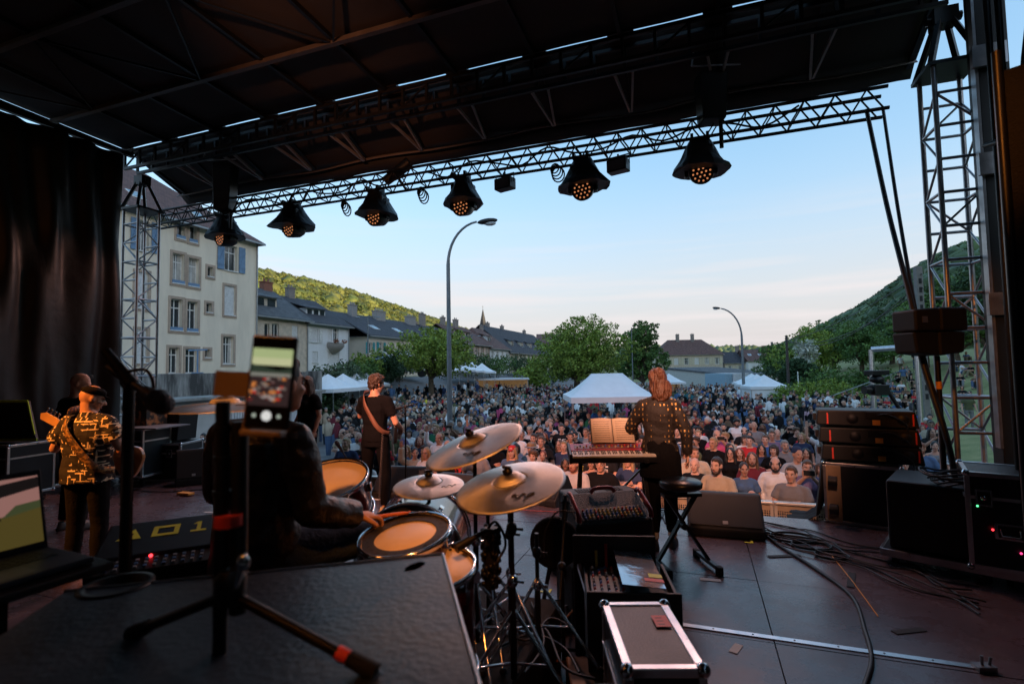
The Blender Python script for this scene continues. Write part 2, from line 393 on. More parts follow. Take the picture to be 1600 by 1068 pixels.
rh = [rp(1190, 556, 520, 200), rp(1235, 543, 420, 150), rp(1300, 517, 330, 120), rp(1360, 488, 280, 105), rp(1440, 440, 235, 92), rp(1500, 410, 205, 82), rp(1600, 385, 185, 75)]
rh += [(V((95, 60, -1)), V((205, 85, 62))), (V((80, 20, -1)), V((195, 20, 66))), (V((80, -40, -1)), V((195, -50, 68))), (V((85, -110, -1)), V((200, -140, 68))), (V((90, -200, -1)), V((220, -260, 60)))]  # unseen part of the ridge, added to shade the square from the low sun
rh = interp(rh, 3); hill(rh, m_hillg)
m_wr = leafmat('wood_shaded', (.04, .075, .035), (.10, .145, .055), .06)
wood('forest', hill_pts(rh[:22], 4.8, 8), 3.2, m_wr, 9, 1, 300000)
wood('forest', hill_pts(rh[21:], 15, 12), 10, m_wr, 10, 1, 60000)  # woods on the added unseen part of the ridge
fh = [rp(600, 556, 1300, 800), rp(900, 552, 1250, 780), rp(1020, 551, 1150, 740), rp(1080, 550, 1100, 700), rp(1150, 552, 1050, 690), rp(1240, 556, 1000, 650), rp(1400, 560, 1000, 640)]
fh = interp(fh, 6); hill(fh, m_hillg); wood('forest', hill_pts(fh, 19, 3, .2), 11, leafmat('wood_far', (.05, .08, .035), (.11, .14, .06), .03), 3, 1)

# ------------------------------------------------------------------ buildings
def facade(mb, w, z0, z1, ops, dep=.22, mi=0, rev=0, x0=0.0):
    xs = sorted({x0, x0 + w} | {o[0] for o in ops} | {o[1] for o in ops}); zs = sorted({z0, z1} | {o[2] for o in ops} | {o[3] for o in ops})
    for i in range(len(xs) - 1):
        for j in range(len(zs) - 1):
            xc, zc = (xs[i] + xs[i + 1]) / 2, (zs[j] + zs[j + 1]) / 2
            if any(o[0] < xc < o[1] and o[2] < zc < o[3] for o in ops): continue
            mb.quad((xs[i], 0, zs[j]), (xs[i + 1], 0, zs[j]), (xs[i + 1], 0, zs[j + 1]), (xs[i], 0, zs[j + 1]), mi)
    for a, b, c, d in [o[:4] for o in ops]:
        mb.quad((a, 0, c), (a, dep, c), (a, dep, d), (a, 0, d), rev); mb.quad((b, dep, c), (b, 0, c), (b, 0, d), (b, dep, d), rev)
        mb.quad((a, 0, d), (a, dep, d), (b, dep, d), (b, 0, d), rev); mb.quad((a, dep, c), (a, 0, c), (b, 0, c), (b, dep, c), rev)
_wc = {}
_wr = random.Random(5); m_curt = K('net_curtain', (.50, .49, .46), .8)
m_fr = K('window_frame_white', (.78, .78, .76), .45); m_stone = K('sandstone_trim', (.46, .35, .27), .8, 0, .15, 3, .3, 30)
m_dark = K('dark_interior', (.012, .012, .014), .7); m_roll = K('roller_shutter', (.74, .74, .73), .5)
m_bsh = K('blue_shutter', (.16, .27, .42), .6, 0, .2, 4, .2); m_wsh = K('white_shutter', (.72, .72, .70), .6); m_tsh = K('teal_shutter', (.02, .25, .27), .55); m_csh = K('cream_shutter', (.60, .55, .42), .6)
SHM = dict(b=m_bsh, w=m_wsh, t=m_tsh, c=m_csh)
def window(parent, x, z, w, h, style='f', y=0.0, dep=.22, trim=None):
    """style letters: f frame+pane, r roller shutter down, h half blind, b/w/t/c open side shutters in that colour, s stone surround, d blue ledge"""
    key = (round(w, 2), round(h, 2), style)
    if key not in _wc:
        fr = MB(); t = min(.07, w * .1); yy = dep - .03
        fr.bb(-w / 2, w / 2, yy - .03, yy + .03, h - t, h); fr.bb(-w / 2, w / 2, yy - .03, yy + .03, 0, t)
        fr.bb(-w / 2, -w / 2 + t, yy - .03, yy + .03, t, h - t); fr.bb(w / 2 - t, w / 2, yy - .03, yy + .03, t, h - t)
        if w > .6: fr.bb(-t / 2, t / 2, yy - .028, yy + .028, t, h - t)
        if h > 1.2: fr.bb(-w / 2 + t, w / 2 - t, yy - .026, yy + .026, h * .72 - t / 2, h * .72 + t / 2)
        fr.bb(-w / 2 - .05, w / 2 + .05, -.10, dep - .06, -.06, 0)
        pn = MB(); pn.bb(-w / 2 + t, w / 2 - t, yy - .008, yy + .008, t, h - t)
        ex = []
        if 's' in style:
            s = MB(); q = .16
            s.bb(-w / 2 - q, -w / 2, -.035, .01, -.06, h + q); s.bb(w / 2, w / 2 + q, -.035, .01, -.06, h + q); s.bb(-w / 2, w / 2, -.033, .01, h, h + q); s.bb(-w / 2 - q, w / 2 + q, -.05, .01, -.20, -.06)
            ex.append(('surround', s.mesh('surround'), m_stone))
        if 'r' in style:
            s = MB(); k = max(4, int(h / .09))
            for i in range(k): s.bb(-w / 2 + .02, w / 2 - .02, .06, .085, h * i / k + .006, h * (i + 1) / k - .004)
            s.bb(-w / 2 + .02, w / 2 - .02, .086, .09, 0, h); ex.append(('shutter', s.mesh('shutter'), m_roll))
        if 'h' in style:
            s = MB(); s.bb(-w / 2 + t, w / 2 - t, .06, .09, h * .6, h); ex.append(('blind', s.mesh('blind'), m_roll))
        if 'd' in style:
            s = MB(); s.bb(-w / 2 - .03, w / 2 + .03, -.06, -.02, .02, .20); s.bb(-w / 2 - .03, w / 2 + .03, -.08, .06, -.03, .02); ex.append(('ledge', s.mesh('ledge'), m_bsh))
        for cc in 'bwtc':
            if cc in style:
                for sg in (-1, 1):
                    s = MB(); sw = w * .5; xc = sg * (w / 2 + .10 + sw / 2); s.bb(xc - sw / 2, xc + sw / 2, -.09, -.05, -.02, h + .02)
                    s.bb(xc - sw / 2, xc + sw / 2, -.11, -.09, h * .15, h * .15 + .09); s.bb(xc - sw / 2, xc + sw / 2, -.11, -.09, h * .8, h * .8 + .09)
                    s.bar((xc - sw / 2, -.10, h * .2), (xc + sw / 2, -.10, h * .8), .02, .07)
                    ex.append(('shutter', s.mesh('shutter'), SHM[cc]))
        _wc[key] = (fr.mesh('window'), pn.mesh('pane'), ex)
    a, b, ex = _wc[key]
    o = mobj('window', a, m_fr, parent, (x, y, z)); mobj('pane', b, m_glass, o)
    for nm, me, mm in ex: mobj(nm, me, mm, o)
    if w > .7 and 'r' not in style and _wr.random() < .7:
        k = _wr.choice((.2, .3, .42)); s = MB()
        for sg in (-1, 1): s.prism([(sg * w * .46, .08), (sg * w * (.46 - k), .08), (sg * w * (.46 - k * .8), h - .08), (sg * w * .46, h - .08)], dep - .044, dep - .040)
        s.build('curtain', m_curt, o)
    return o
def gable_roof(parent, w, d, z, rise, m, ov=.35, hip=0.0, hl=None, th=.16):
    hl = hip if hl is None else hl; r = MB(); x0, x1, y0, y1 = -ov, w + ov, -ov, d + ov; dz = rise * ov / (d / 2)
    A = [(x0, y0, z - dz), (x1, y0, z - dz), (x1, y1, z - dz), (x0, y1, z - dz)]; R = [(x0 + hl, d / 2, z + rise), (x1 - hip, d / 2, z + rise)]
    vs = [V(p) for p in A + R]; vs += [p + V((0, 0, th)) for p in vs]
    fs = [(6, 7, 11, 10), (8, 9, 10, 11), (7, 8, 11), (9, 6, 10), (1, 0, 4, 5), (3, 2, 5, 4), (2, 1, 5), (0, 3, 4), (0, 1, 7, 6), (2, 3, 9, 8), (1, 2, 8, 7), (3, 0, 6, 9)]
    r.add(vs, fs); return r.build('roof', m, parent)
def chimney(roof, x, y, z, w=.7, d=.5, h=1.2, m=None, pots=2):
    c = MB(); c.bb(x - w / 2, x + w / 2, y - d / 2, y + d / 2, z - 1.2, z + h); c.bb(x - w / 2 - .06, x + w / 2 + .06, y - d / 2 - .06, y + d / 2 + .06, z + h, z + h + .1)
    for i in range(pots): c.tube((x + (i - (pots - 1) / 2) * w / pots, y, z + h + .1), (x + (i - (pots - 1) / 2) * w / pots, y, z + h + .4), .09, .08, 8)
    c.build('chimney', m or m_chim, roof)
m_chim = K('chimney_render', (.28, .24, .22), .85); 
def roofmat(name, c, sc=3.0):
    if name in _M: return _M[name]
    m = K(name, c, .8, 0, .3, 2.2, 0); nt = m.node_tree; b = nt.nodes['Principled BSDF']; tc = nt.nodes.new('ShaderNodeTexCoord')
    w = nt.nodes.new('ShaderNodeTexBrick'); w.inputs['Scale'].default_value = sc; w.inputs['Mortar Size'].default_value = .03; w.inputs['Brick Width'].default_value = .6; w.inputs['Row Height'].default_value = .45
    mp = nt.nodes.new('ShaderNodeMapping'); nt.links.new(tc.outputs['Object'], mp.inputs['Vector']); nt.links.new(mp.outputs['Vector'], w.inputs['Vector'])
    bp = nt.nodes.new('ShaderNodeBump'); bp.inputs['Strength'].default_value = .8; bp.inputs['Distance'].default_value = .03; nt.links.new(w.outputs['Fac'], bp.inputs['Height']); bp.invert = True
    nt.links.new(bp.outputs['Normal'], b.inputs['Normal'])
    x = nt.nodes.new('ShaderNodeMixRGB'); x.blend_type = 'MULTIPLY'; x.inputs['Fac'].default_value = .5; w.inputs['Color1'].default_value = (.6, .6, .6, 1); w.inputs['Color2'].default_value = (1, 1, 1, 1); w.inputs['Mortar'].default_value = (.25, .25, .25, 1)
    nt.links.new(b.inputs['Base Color'].links[0].from_socket, x.inputs['Color1']); nt.links.new(w.outputs['Color'], x.inputs['Color2']); nt.links.new(x.outputs['Color'], b.inputs['Base Color']); return m
m_rgrey = roofmat('slate_grey', (.13, .135, .145)); m_rdark = roofmat('slate_dark', (.075, .073, .085)); m_rbrown = roofmat('tile_brown', (.18, .095, .08)); m_rred = roofmat('tile_red', (.22, .075, .05))
def house(label, loc, rz, w, d, z0, z1, wallm, roofm, rise, wins, hip=0, hl=None, chims=(), dorms=(), sky=(), name='house', base=None, dep=.22):
    t = thing(name, label, 'building' if name != 'house' else 'house', loc, rz, 'buildings around the square')
    ops = [(x - ww / 2, x + ww / 2, z, z + hh) for x, z, ww, hh, st in wins]
    wl = MB(); facade(wl, w, z0, z1, ops, dep)
    wl.quad((0, 0, z0), (0, 0, z1), (0, d, z1), (0, d, z0)); wl.quad((w, 0, z1), (w, 0, z0), (w, d, z0), (w, d, z1)); wl.quad((0, d, z0), (0, d, z1), (w, d, z1), (w, d, z0))
    if not hip: wl.add([(w, 0, z1), (w, d, z1), (w, d / 2, z1 + rise)], [(0, 1, 2)])
    if not (hip if hl is None else hl): wl.add([(0, 0, z1), (0, d, z1), (0, d / 2, z1 + rise)], [(0, 2, 1)])
    wl.bb(.05, w - .05, dep + .02, dep + .06, z0, z1, 1)
    wl.build('wall', [wallm, m_dark], t)
    g = MB(); dz = rise * .35 / (d / 2); g.bb(-.3, w + .3, -.5, -.36, z1 - dz - .02, z1 - dz + .1); g.tube((w - .1, -.08, z0), (w - .1, -.08, z1 - .1), .05); g.build('gutter', m_steel, t)
    rf = gable_roof(t, w, d, z1, rise, roofm, hip=hip, hl=hl)
    for x, z, ww, hh, st in wins: window(t, x, z, ww, hh, st, dep=dep)
    for c in chims: chimney(rf, *c)
    for x, fr, ww, hh in dorms:                                     # dormer: x, fraction up the slope, width, height
        y = d / 2 * fr; z = z1 + rise * fr; dm = MB(); dm.bb(x - ww / 2, x + ww / 2, y, y + hh * 1.6, z - .1, z + hh)
        dm.add([(x - ww / 2 - .35, y - .25, z + hh - .05), (x + ww / 2 + .35, y - .25, z + hh - .05), (x + ww / 2 + .1, y + hh * 2.6, z + hh * 1.75), (x - ww / 2 - .1, y + hh * 2.6, z + hh * 1.75),
                (x - ww / 2 - .35, y - .25, z + hh + .05), (x + ww / 2 + .35, y - .25, z + hh + .05), (x + ww / 2 + .1, y + hh * 2.6, z + hh * 1.85), (x - ww / 2 - .1, y + hh * 2.6, z + hh * 1.85)],
               [(3, 2, 1, 0), (4, 5, 6, 7), (0, 1, 5, 4), (1, 2, 6, 5), (3, 0, 4, 7), (2, 3, 7, 6)], 1)
        do = dm.build('dormer', [wallm, roofm], rf)
        k = max(1, int(ww / .8)); pw = MB()
        for i in range(k): pw.bb(x - ww / 2 + ww * (i + .15) / k, x - ww / 2 + ww * (i + .85) / k, y - .02, y + .0, z + .12, z + hh - .12)
        pw.build('dormer_window', m_glass, rf)
    for x, fr, ww, hh in sky:
        y = d / 2 * fr; z = z1 + rise * fr; sl = math.atan2(rise, d / 2); s = MB(); R = Matrix.Rotation(sl, 3, 'X'); s.box((x, y, z + .17), (ww, hh, .08), R); s.box((x, y, z + .20), (ww * .8, hh * .8, .06), R, 1); s.build('skylight', [m_fr, K('skylight_glass', (.25, .35, .42), .08)], rf)
    return t
def frect(u, v0, r, st):                    # opening measured on the plane X=u -> local (x, z, w, h, style)
    a = atu(r[0], r[3], u); b = atu(r[2], r[1], u); return ((a.y + b.y) / 2 - v0, min(a.z, b.z), abs(b.y - a.y), abs(b.z - a.z), st)

m_cream = K('cream_render', (.86, .75, .60), .85, 0, .10, .8, .2, 30, stretch=(1.6, 1.6, .35))
UB = -31.0; VB0 = 9.0
cw = [((276, 349, 289, 371), 'sd'), ((296, 354, 308, 377), 'sd'), ((269, 398, 288, 441), 'sd'), ((294, 405, 311, 446), 'sd'), ((266, 468, 285, 515), 'sd'), ((292, 472, 309, 517), 'sd'),
      ((324, 418, 333, 431), 's'), ((322, 474, 331, 487), 's'), ((320, 546, 328, 558), 's'), ((351, 386, 371, 421), 'b'), ((350, 448, 367, 491), 'sr'), ((348, 526, 365, 568), 's'),
      ((263, 543, 280, 583), 's'), ((289, 545, 309, 583), 's'), ((215, 347, 234, 390), 'b'), ((211, 427, 232, 480), 'sr'), ((211, 515, 230, 566), 'sr')]
cws = [frect(UB, VB0, r, s) for r, s in cw]
cws += [(3.0, z, 1.1, 1.7, 'sr') for z in (1.9, 4.9, 8.0)] + [(6.0, z, 1.1, 1.7, 's') for z in (1.9, 4.9, 8.0)]
house('tall cream four storey apartment house with blue shutters behind the concrete wall', (UB, VB0, 0), PI / 2, 29.6 - VB0, 11, 1.2, 11.75, m_cream, m_rbrown, 4.2, cws, hip=5.0, hl=5.0, chims=[(6, 5.5, 16, .9, .6, .9), (12, 5.5, 16, .9, .6, .9)], sky=[(12.5, .25, .8, 1.0), (16.5, .2, .8, 1.0)], name='apartment_house', dep=.3)
U = -33.0
def row(label, v0, v1, z1, rise, wm, rm, rects, **k):
    k.setdefault('d', 9); d = k.pop('d'); w = [frect(U, v0, r, s) for r, s in rects]
    gi = k.pop('grid', None)
    if gi:
        n, zs, ww, hh, st = gi
        for z in zs:
            for i in range(n): w.append(((i + .5) * (v1 - v0) / n, z, ww, hh, st))
    return house(label, (U, v0, 0), PI / 2, v1 - v0, d, 0.2, z1, wm, rm, rise, w, **k)
m_tan = K('tan_stone_wall', (.60, .51, .41), .9, 0, .18, 2.5, .3); m_wht2 = K('white_render', (.78, .79, .80), .85, 0, .06, 1); m_bei = K('beige_render', (.70, .60, .49), .85, 0, .08, 1)
m_pink = K('pink_render', (.60, .46, .40), .85, 0, .08, 1); m_yel = K('pale_yellow_render', (.70, .64, .50), .85, 0, .06, 1); m_gryw = K('grey_render', (.33, .31, .30), .85)
row('tan stone house with mossy grey slate roof and a wide dormer', 30.2, 37.2, 6.55, 2.9, m_tan, m_rgrey, [((413, 506, 421, 526), 'f'), ((425, 506, 436, 526), 'f'), ((456, 509, 466, 529), 'r'), ((418, 548, 428, 568), 'f')], chims=[(1.5, 4.5, 9.5, .8, .6, .8), (6.6, 4.5, 9.3, 1.0, .6, .9, K('brick_chimney', (.3, .12, .08), .85))], dorms=[(3.4, .28, 2.4, .9)])
row('white rendered house with dark roof, white shutters and flowered balcony', 37.2, 43.0, 6.4, 2.7, m_wht2, m_rdark, [((487, 513, 497, 534), 'rw'), ((512, 513, 519, 533), 'r'), ((521, 513, 529, 535), 'f'), ((488, 549, 497, 566), 'r'), ((512, 549, 530, 570), 'r')], chims=[(2.6, 4.5, 9.1, .8, .5, 1.0)], dorms=[(2.6, .3, 2.6, .7)])
bl = thing('balcony', 'small curved concrete balcony with red flowers on the white house', 'balcony', (U, 37.2, 0), PI / 2)
bb = MB(); y0 = frect(U, 37.2, (510, 535, 532, 541), '')
bb.lathe([(.2, -.7), (.7, -.35), (1.0, 0), (1.0, .35)], 14, (y0[0], 0, y0[1]), sx=1); bb.build('slab', m_gryw, bl)
fl = mobj('flowers', leaf_mesh('flowers', [(y0[0] - .6, -.8, y0[1] + .5, .35, .2, .2), (y0[0] + .6, -.8, y0[1] + .5, .35, .2, .2)], 260, .06, 3), K('red_flower', (.5, .03, .02), .6, col2=(.08, .14, .03), var=0, sc=9), bl)
row('long beige house with teal shutters and dark slate roof with skylights', 46.3, 64.5, 5.75, 2.7, m_bei, m_rdark, [((575, 535, 581, 552), 't'), ((592, 535, 598, 552), 't')], grid=None, chims=[(3.2, 4.5, 8.3, 1.0, .6, 1.2, m_gryw, 3), (8.5, 4.5, 8.3, 1.9, .7, 1.0, m_gryw, 4), (16, 4.5, 8.3, 1.8, .7, 1.0, m_gryw, 3)], sky=[(3.5, .35, 1.1, 1.1), (8.2, .33, 1.1, 1.1)], d=10)
row('low grey house with dark roof between the beige and the pink house', 64.6, 70.0, 5.6, 2.7, m_gryw, m_rdark, [], grid=(3, (3.2,), .9, 1.4, 'w'), chims=[(1, 4.5, 9, 1.0, .6, 1.0)])
row('pink rendered house with bay windows and brown tiled roof', 70.1, 80.4, 5.9, 3.0, m_pink, m_rbrown, [], grid=(5, (1.2, 3.9), .85, 1.5, 's'), chims=[(2, 4.5, 9.2, .9, .5, .9), (6.5, 4.5, 9.2, 1.2, .5, .9)], dorms=[(5.0, .35, 1.6, .9)])
row('white house with small hipped roof beside the pink house', 80.5, 90.0, 5.6, 3.6, m_wht2, m_rbrown, [], grid=(4, (1.0, 3.6), .9, 1.4, 'f'), hip=3, dorms=[(3.0, .3, 1.6, 1.0)], chims=[(7, 4.5, 8.8, .8, .5, 1)])
row('long pale yellow building with dark roof and a row of small dormers', 90.1, 124.0, 5.1, 5.2, m_yel, m_rdark, [], grid=(13, (.6, 3.1), 1.1, 1.5, 's'), d=12, dorms=[(6, .25, 1.3, 1.0), (12, .25, 1.3, 1.0), (18, .25, 1.3, 1.0), (24, .25, 1.3, 1.0)], chims=[(4, 6, 10, .9, .6, 1), (12, 6, 10, .9, .6, 1), (27, 6, 10, .9, .6, 1)])
# back row roofs peeping over
p = gp(842, 170, 0)
house('big grey gabled building at the far end of the street', (p.x, p.y, 0), _th, 13, 18, -1, 9.6, m_gryw, m_rbrown, 4.2, [(3.5, 5.5, 3, 2.2, 'f'), (9, 5.5, 2, 2.2, 'f')], name='building')
p = gp(808, 190, 0); house('pale green roofed building behind the long yellow one', (p.x, p.y, 0), _th, 10, 10, -1, 9.8, m_wht2, K('green_roof', (.22, .32, .3), .6), 2.2, [], hip=3, name='building')
for i, (px, d, w, lb) in enumerate([(660, 105, 10, 'distant house with brown roof above the long beige roof'), (700, 120, 12, 'distant house with dark roof under the wooded hill'), (735, 150, 14, 'distant house with red brown roof just left of the church')]):
    p = gp(px, d); house(lb, (p.x, p.y, 0), PI / 2 - .2, w, 9, -1, 7.6 + i * .9, m_bei, (m_rbrown, m_rdark, m_rred)[i], 3.4, [], chims=[(3, 4.5, 11 + i, .8, .5, 1.2)])
# church
p = gp(755, 200); ch = thing('church', 'church tower with slender dark spire above the roofs', 'church', (p.x, p.y, 0), .4)
c = MB(); c.bb(-1.9, 1.9, -1.9, 1.9, -1, 15.5); c.bb(-2.1, 2.1, -2.1, 2.1, 15.5, 15.9); c.build('tower', K('church_stone', (.40, .30, .20), .85), ch)
c = MB(); c.lathe([(2.9, 15.9), (2.0, 17.2), (1.2, 20), (.1, 25.5)], 8, sm=False); c.build('spire', K('spire_slate', (.02, .022, .028), .7), ch)
c = MB(); c.tube((0, 0, 25.3), (0, 0, 27.0), .05); c.bar((-.35, 0, 26.5), (.35, 0, 26.5), .06); c.build('cross', m_blkm, ch)
for s in (-1, 1):
    c = MB(); c.bb(s * .9 - .4, s * .9 + .4, -1.95, -1.91, 12.2, 14.6); c.build('window', m_dark, ch)
# right hand apartments
p = gp(1030, 150); wl = []
for r, zz in ((0, 2.3), (1, -.4)):
    for i in range(6): wl.append((1.8 + i * 3.0, zz, 1.3, 1.9, 'c' if i not in (1, 3) else 'rc'))
house('long apartment block with brown hipped roof beyond the low white hall', (p.x, p.y, 0), _th, 18.6, 11, -2, 5.3, m_tan, m_rbrown, 4.4, wl, hip=4.5, hl=4.5, chims=[(7, 5, 9.8, .9, .7, 1.6), (11.5, 5, 9.8, .9, .7, 1.6)], name='apartment_block')
p = gp(1131, 150); house('dark roofed tan house joined to the brown roofed block', (p.x, p.y, 0), _th, 6.6, 10, -2, 2.6, m_tan, m_rdark, 3.2, [(1.6, .2, 1.1, 1.5, 'c'), (4.6, .2, 1.1, 1.5, 'c')], chims=[(6, 5, 6.2, 1, .6, 1.4)], )
p = gp(1168, 148); house('white house with red brown roof and two blue skylights', (p.x, p.y, 0), _th, 9, 10, -2, 3.1, m_wht2, m_rbrown, 3.2, [(1.8, -.1, 1.3, 1.6, 'f')], sky=[(1.6, .5, 1, 1), (4.6, .5, 1, 1)])
p = gp(1190, 230); house('distant red roofed house beyond the poles', (p.x, p.y, 0), _th - .5, 12, 10, -2, 6.5, m_bei, m_rred, 4, [], chims=[(4, 5, 11, 1, .6, 1)])
# low hall, container
p = gp(1034, 92); q = gp(1148, 80); ha = thing('hall', 'low white hall with sloping dark edged roof behind the crowd', 'building', (p.x, p.y, 0), math.atan2(q.y - p.y, q.x - p.x)); wdt = (q - p).length
c = MB(); c.prism([(0, -2.5), (wdt, -2.5), (wdt, .1), (.6, 1.35), (0, 1.0)], 0, 14); c.build('wall', K('pale_render', (.60, .58, .52), .8), ha)
c = MB(); c.prism([(-.2, 1.0), (.6, 1.38), (wdt + .2, .12), (wdt + .2, .32), (.6, 1.6), (-.2, 1.2)], -.2, 14.2); c.build('roof', m_rgrey, ha)
window(ha, wdt - 3.5, -1.6, 1.8, 1.1, 'f', y=-.25); window(ha, wdt - 1.2, -1.6, 1.2, 1.1, 'f', y=-.25)
for px, lb, cm in ((1131, 'pale blue shipping container left of the white one', (.35, .5, .6)), (1143, 'white shipping container right of the pale blue one', (.68, .7, .72))):
    p = gp(px, 72); ct = thing('shipping_container', lb, 'container', (p.x, p.y, -1.85), _th + .1); m = K('container_' + str(px), cm, .5)
    c = MB(); c.bb(0, 1.0 if px == 1131 else 2.4, 0, 6, 0, 2.5); c.build('body', m, ct); c = MB()
    for i in range(8): c.bb(.08 + i * (.12 if px == 1131 else .29), .13 + i * (.12 if px == 1131 else .29), -.03, 0, .1, 2.4)
    c.build('rib', m, ct)

# ------------------------------------------------------------------ left terrace, wall, garage
m_conc = K('stained_concrete', (.06, .058, .056), .9, 0, 0, .9, .6, 25, col2=(.40, .385, .36), stretch=(3, 3, .5), thr=(.42, .66))
c = MB(); c.bb(-40, -19.35, -8, 21.6, -1.9, 1.42); c.build('terrace', K('terrace_ground', (.2, .19, .17), .9), kind='structure')
w = thing('concrete_wall', 'long black stained concrete retaining wall below the cream house', 'wall', (-19, 0, 0), PI / 2)
c = MB(); c.bb(3, 22.0, -.0, .32, -1.9, 1.82); c.build('wall_body', m_conc, w, bev=.02)
c = MB(); c.bb(2.9, 20.9, -1.6, -.003, .80, .92); c.build('ledge', K('ledge_concrete', (.3, .29, .27), .9, 0, .3, 2), w, bev=.02)
c = MB(); c.bb(21.3, 22.1, -.35, -.01, -1.9, 1.86); c.build('pier', m_conc, w, bev=.02)
g = thing('garage_front', 'white corrugated garage door under the concrete ledge', 'garage', (-19, 0, 0), PI / 2)
c = MB(); c.bb(6, 15.6, -1.3, -1.15, -1.9, .795); c.build('wall', K('garage_render', (.52, .50, .47), .85, 0, .1, 2), g)
c = MB()
for i in range(34): c.bb(15.65 + i * .13, 15.65 + i * .13 + .09, -1.36, -1.30, -1.85, .78)
c.bb(15.6, 20.1, -1.30, -1.2, -1.9, .795); c.build('door', K('garage_white', (.66, .67, .68), .5), g)
c = MB(); c.tube((0, 0, 0), (0, 0, .95), .03); c.bar((-.5, 0, .95), (.5, 0, .95), .06); c.bb(-.15, .15, -.15, .15, 0, .04)
q = atu(307, 584, -19.2); tag(c.build('clothes_post', m_bsh, loc=(-19.0 - .15, q.y, 1.82)), 'blue steel T-shaped post standing on the concrete wall', 'post')

# ------------------------------------------------------------------ trees and shrubs
def gl(px, d, dz=0): p = gp(px, d, 0); p.z = ground_z(p.x, p.y) + dz; return p
tree('pale green locust tree in the crowd beside the tall lamp post', gl(672, 44), 8.6, 7.2, lf_light, 12000, .12, 21, 3.0, nl=12)
tree('broad yellow green tree left of the large marquee', gl(900, 47), 10.4, 8.4, lf_light, 19000, .12, 33, 2.6, nl=16)
tree('dense dark green tree behind the large marquee', gl(1003, 72), 7.2, 10.2, lf_mid, 14000, .16, 4, 1.5, tall=True, nl=14, hollow=.7)
tree('low green tree left of the broad yellow green one', gl(835, 66), 5, 5.0, lf_light, 2600, .18, 14, 1.0)
for i, (px, d, w, yt, m, lb) in enumerate([(1215, 75, 7, 535, lf_mid, 'round green tree right of the white tents'), (1262, 62, 8, 508, lf_light, 'spreading light green tree behind the utility pole'), (1300, 70, 10, 500, lf_mid, 'tall green tree at the foot of the right hill'),
        (1345, 58, 8, 507, lf_mid, 'leafy tree behind the silver arch'), (1392, 60, 9, 498, lf_dark, 'dark tree behind the pole mounted speaker'), (1445, 47, 8, 470, lf_mid, 'tall tree behind the concrete utility pole'),
        (1492, 42, 8, 425, lf_mid, 'tall tree seen through the right truss tower'), (1545, 40, 8, 400, lf_dark, 'dark tall tree right of the truss tower'), (1240, 52, 5, 560, lf_dark, 'dark low tree over the hedge by the tents')]):
    q = gl(px, d); q.z = min(q.z, 2.5); h = max(3.5, atd(px, yt, d).z - q.z); tree(lb, q, w, h, m, 6500, .15, 50 + i, 1.2, nl=13)
tree('white blossoming elder among the right hand trees', gl(1258, 56), 4.2, 6.0, lf_white, 1100, .14, 77, 2.5)
for i, (px, d, w, h, m, lb) in enumerate([(476, 30, 2.6, 2.6, lf_dark, 'dark leafy shrub by the wall pier'), (500, 33, 3.2, 2.7, lf_grey, 'grey green shrub above the white tents'), (523, 38, 4, 3.1, lf_grey, 'bushy grey green shrub under the white house'), (551, 42, 3.5, 2.6, lf_mid, 'shrub left of the curly haired guitarist'),
        (574, 46, 3, 3.4, lf_light, 'tall light shrub behind the double street lamp'), (600, 48, 4, 3.6, lf_dark, 'dark shrub in front of the long beige house'), (625, 52, 4, 3.2, lf_grey, 'grey shrub above the white truck'), (735, 70, 7, 3.6, lf_dark, 'dark hedge like shrub below the pink house'),
        (775, 74, 6, 3.6, lf_mid, 'green shrub below the white hipped house'), (812, 84, 7, 3.8, lf_dark, 'shrub below the yellow building'), (855, 90, 8, 3.4, lf_dark, 'dark shrub behind the food stalls')]):
    q = gl(px, d); q.z = max(q.z, -1.2); shrub(lb, q, w, h, m, 3000, .12, 90 + i)
shrub('bright green clipped hedge beside the steps', gl(1280, 38), 6.4, 2.5, lf_light, 6000, .09, 120, 'hedge', 3.0, .35, 'hedges on the bank')
shrub('dark green hedge rising beside the handrail', gl(1322, 46), 7, 2.6, lf_mid, 3600, .12, 121, 'hedge', 4.0, .35, 'hedges on the bank')
shrub('deep green bush behind the white tents', gl(1228, 50), 5, 2.4, lf_dark, 2600, .14, 122, 'shrub', 4.0, .35)

# ------------------------------------------------------------------ street lamps, poles, wires
m_lampp = K('lamp_grey_paint', (.20, .22, .24), .5, .4)
def arc_lamp(label, px, d, hz, reach, side, r=.085):
    q = gl(px, d); t = thing('street_lamp', label, 'street lamp', q, _th); H = hz - q.z; c = MB()
    P = [(0, 0, 0), (0, 0, H * .35), (0, 0, H - reach * 1.35)] + [(side * reach * (1 - math.cos(a)), 0, H - reach * 1.35 + reach * 1.3 * math.sin(a)) for a in np.linspace(.15, 1.45, 9)]
    c.path(P, [r * 1.2, r, r * .75] + [r * .6 - .002 * i for i in range(9)], 10); c.tube((0, 0, 0), (0, 0, 1.1), r * 1.5, r * 1.35, 10); c.build('pole', m_lampp, t)
    x = side * reach * .92; c = MB(); c.ell((x + side * .32, 0, H - .06), (.36, .14, .10), 14, 8, Matrix.Rotation(-side * .12, 3, 'Y')); c.build('lamp_housing', m_blk, t)
    c = MB(); c.ell((x + side * .40, 0, H - .13), (.22, .11, .09), 12, 6); c.build('lens', K('lamp_lens', (.5, .55, .6), .15), t); return t
arc_lamp('tall grey street lamp with curved arm rising from the middle of the crowd', 700, 17.5, 6.95, 1.15, 1)
arc_lamp('curved grey street lamp beyond the right hand part of the crowd', 1159, 44, 6.8, 1.9, -1, .12)
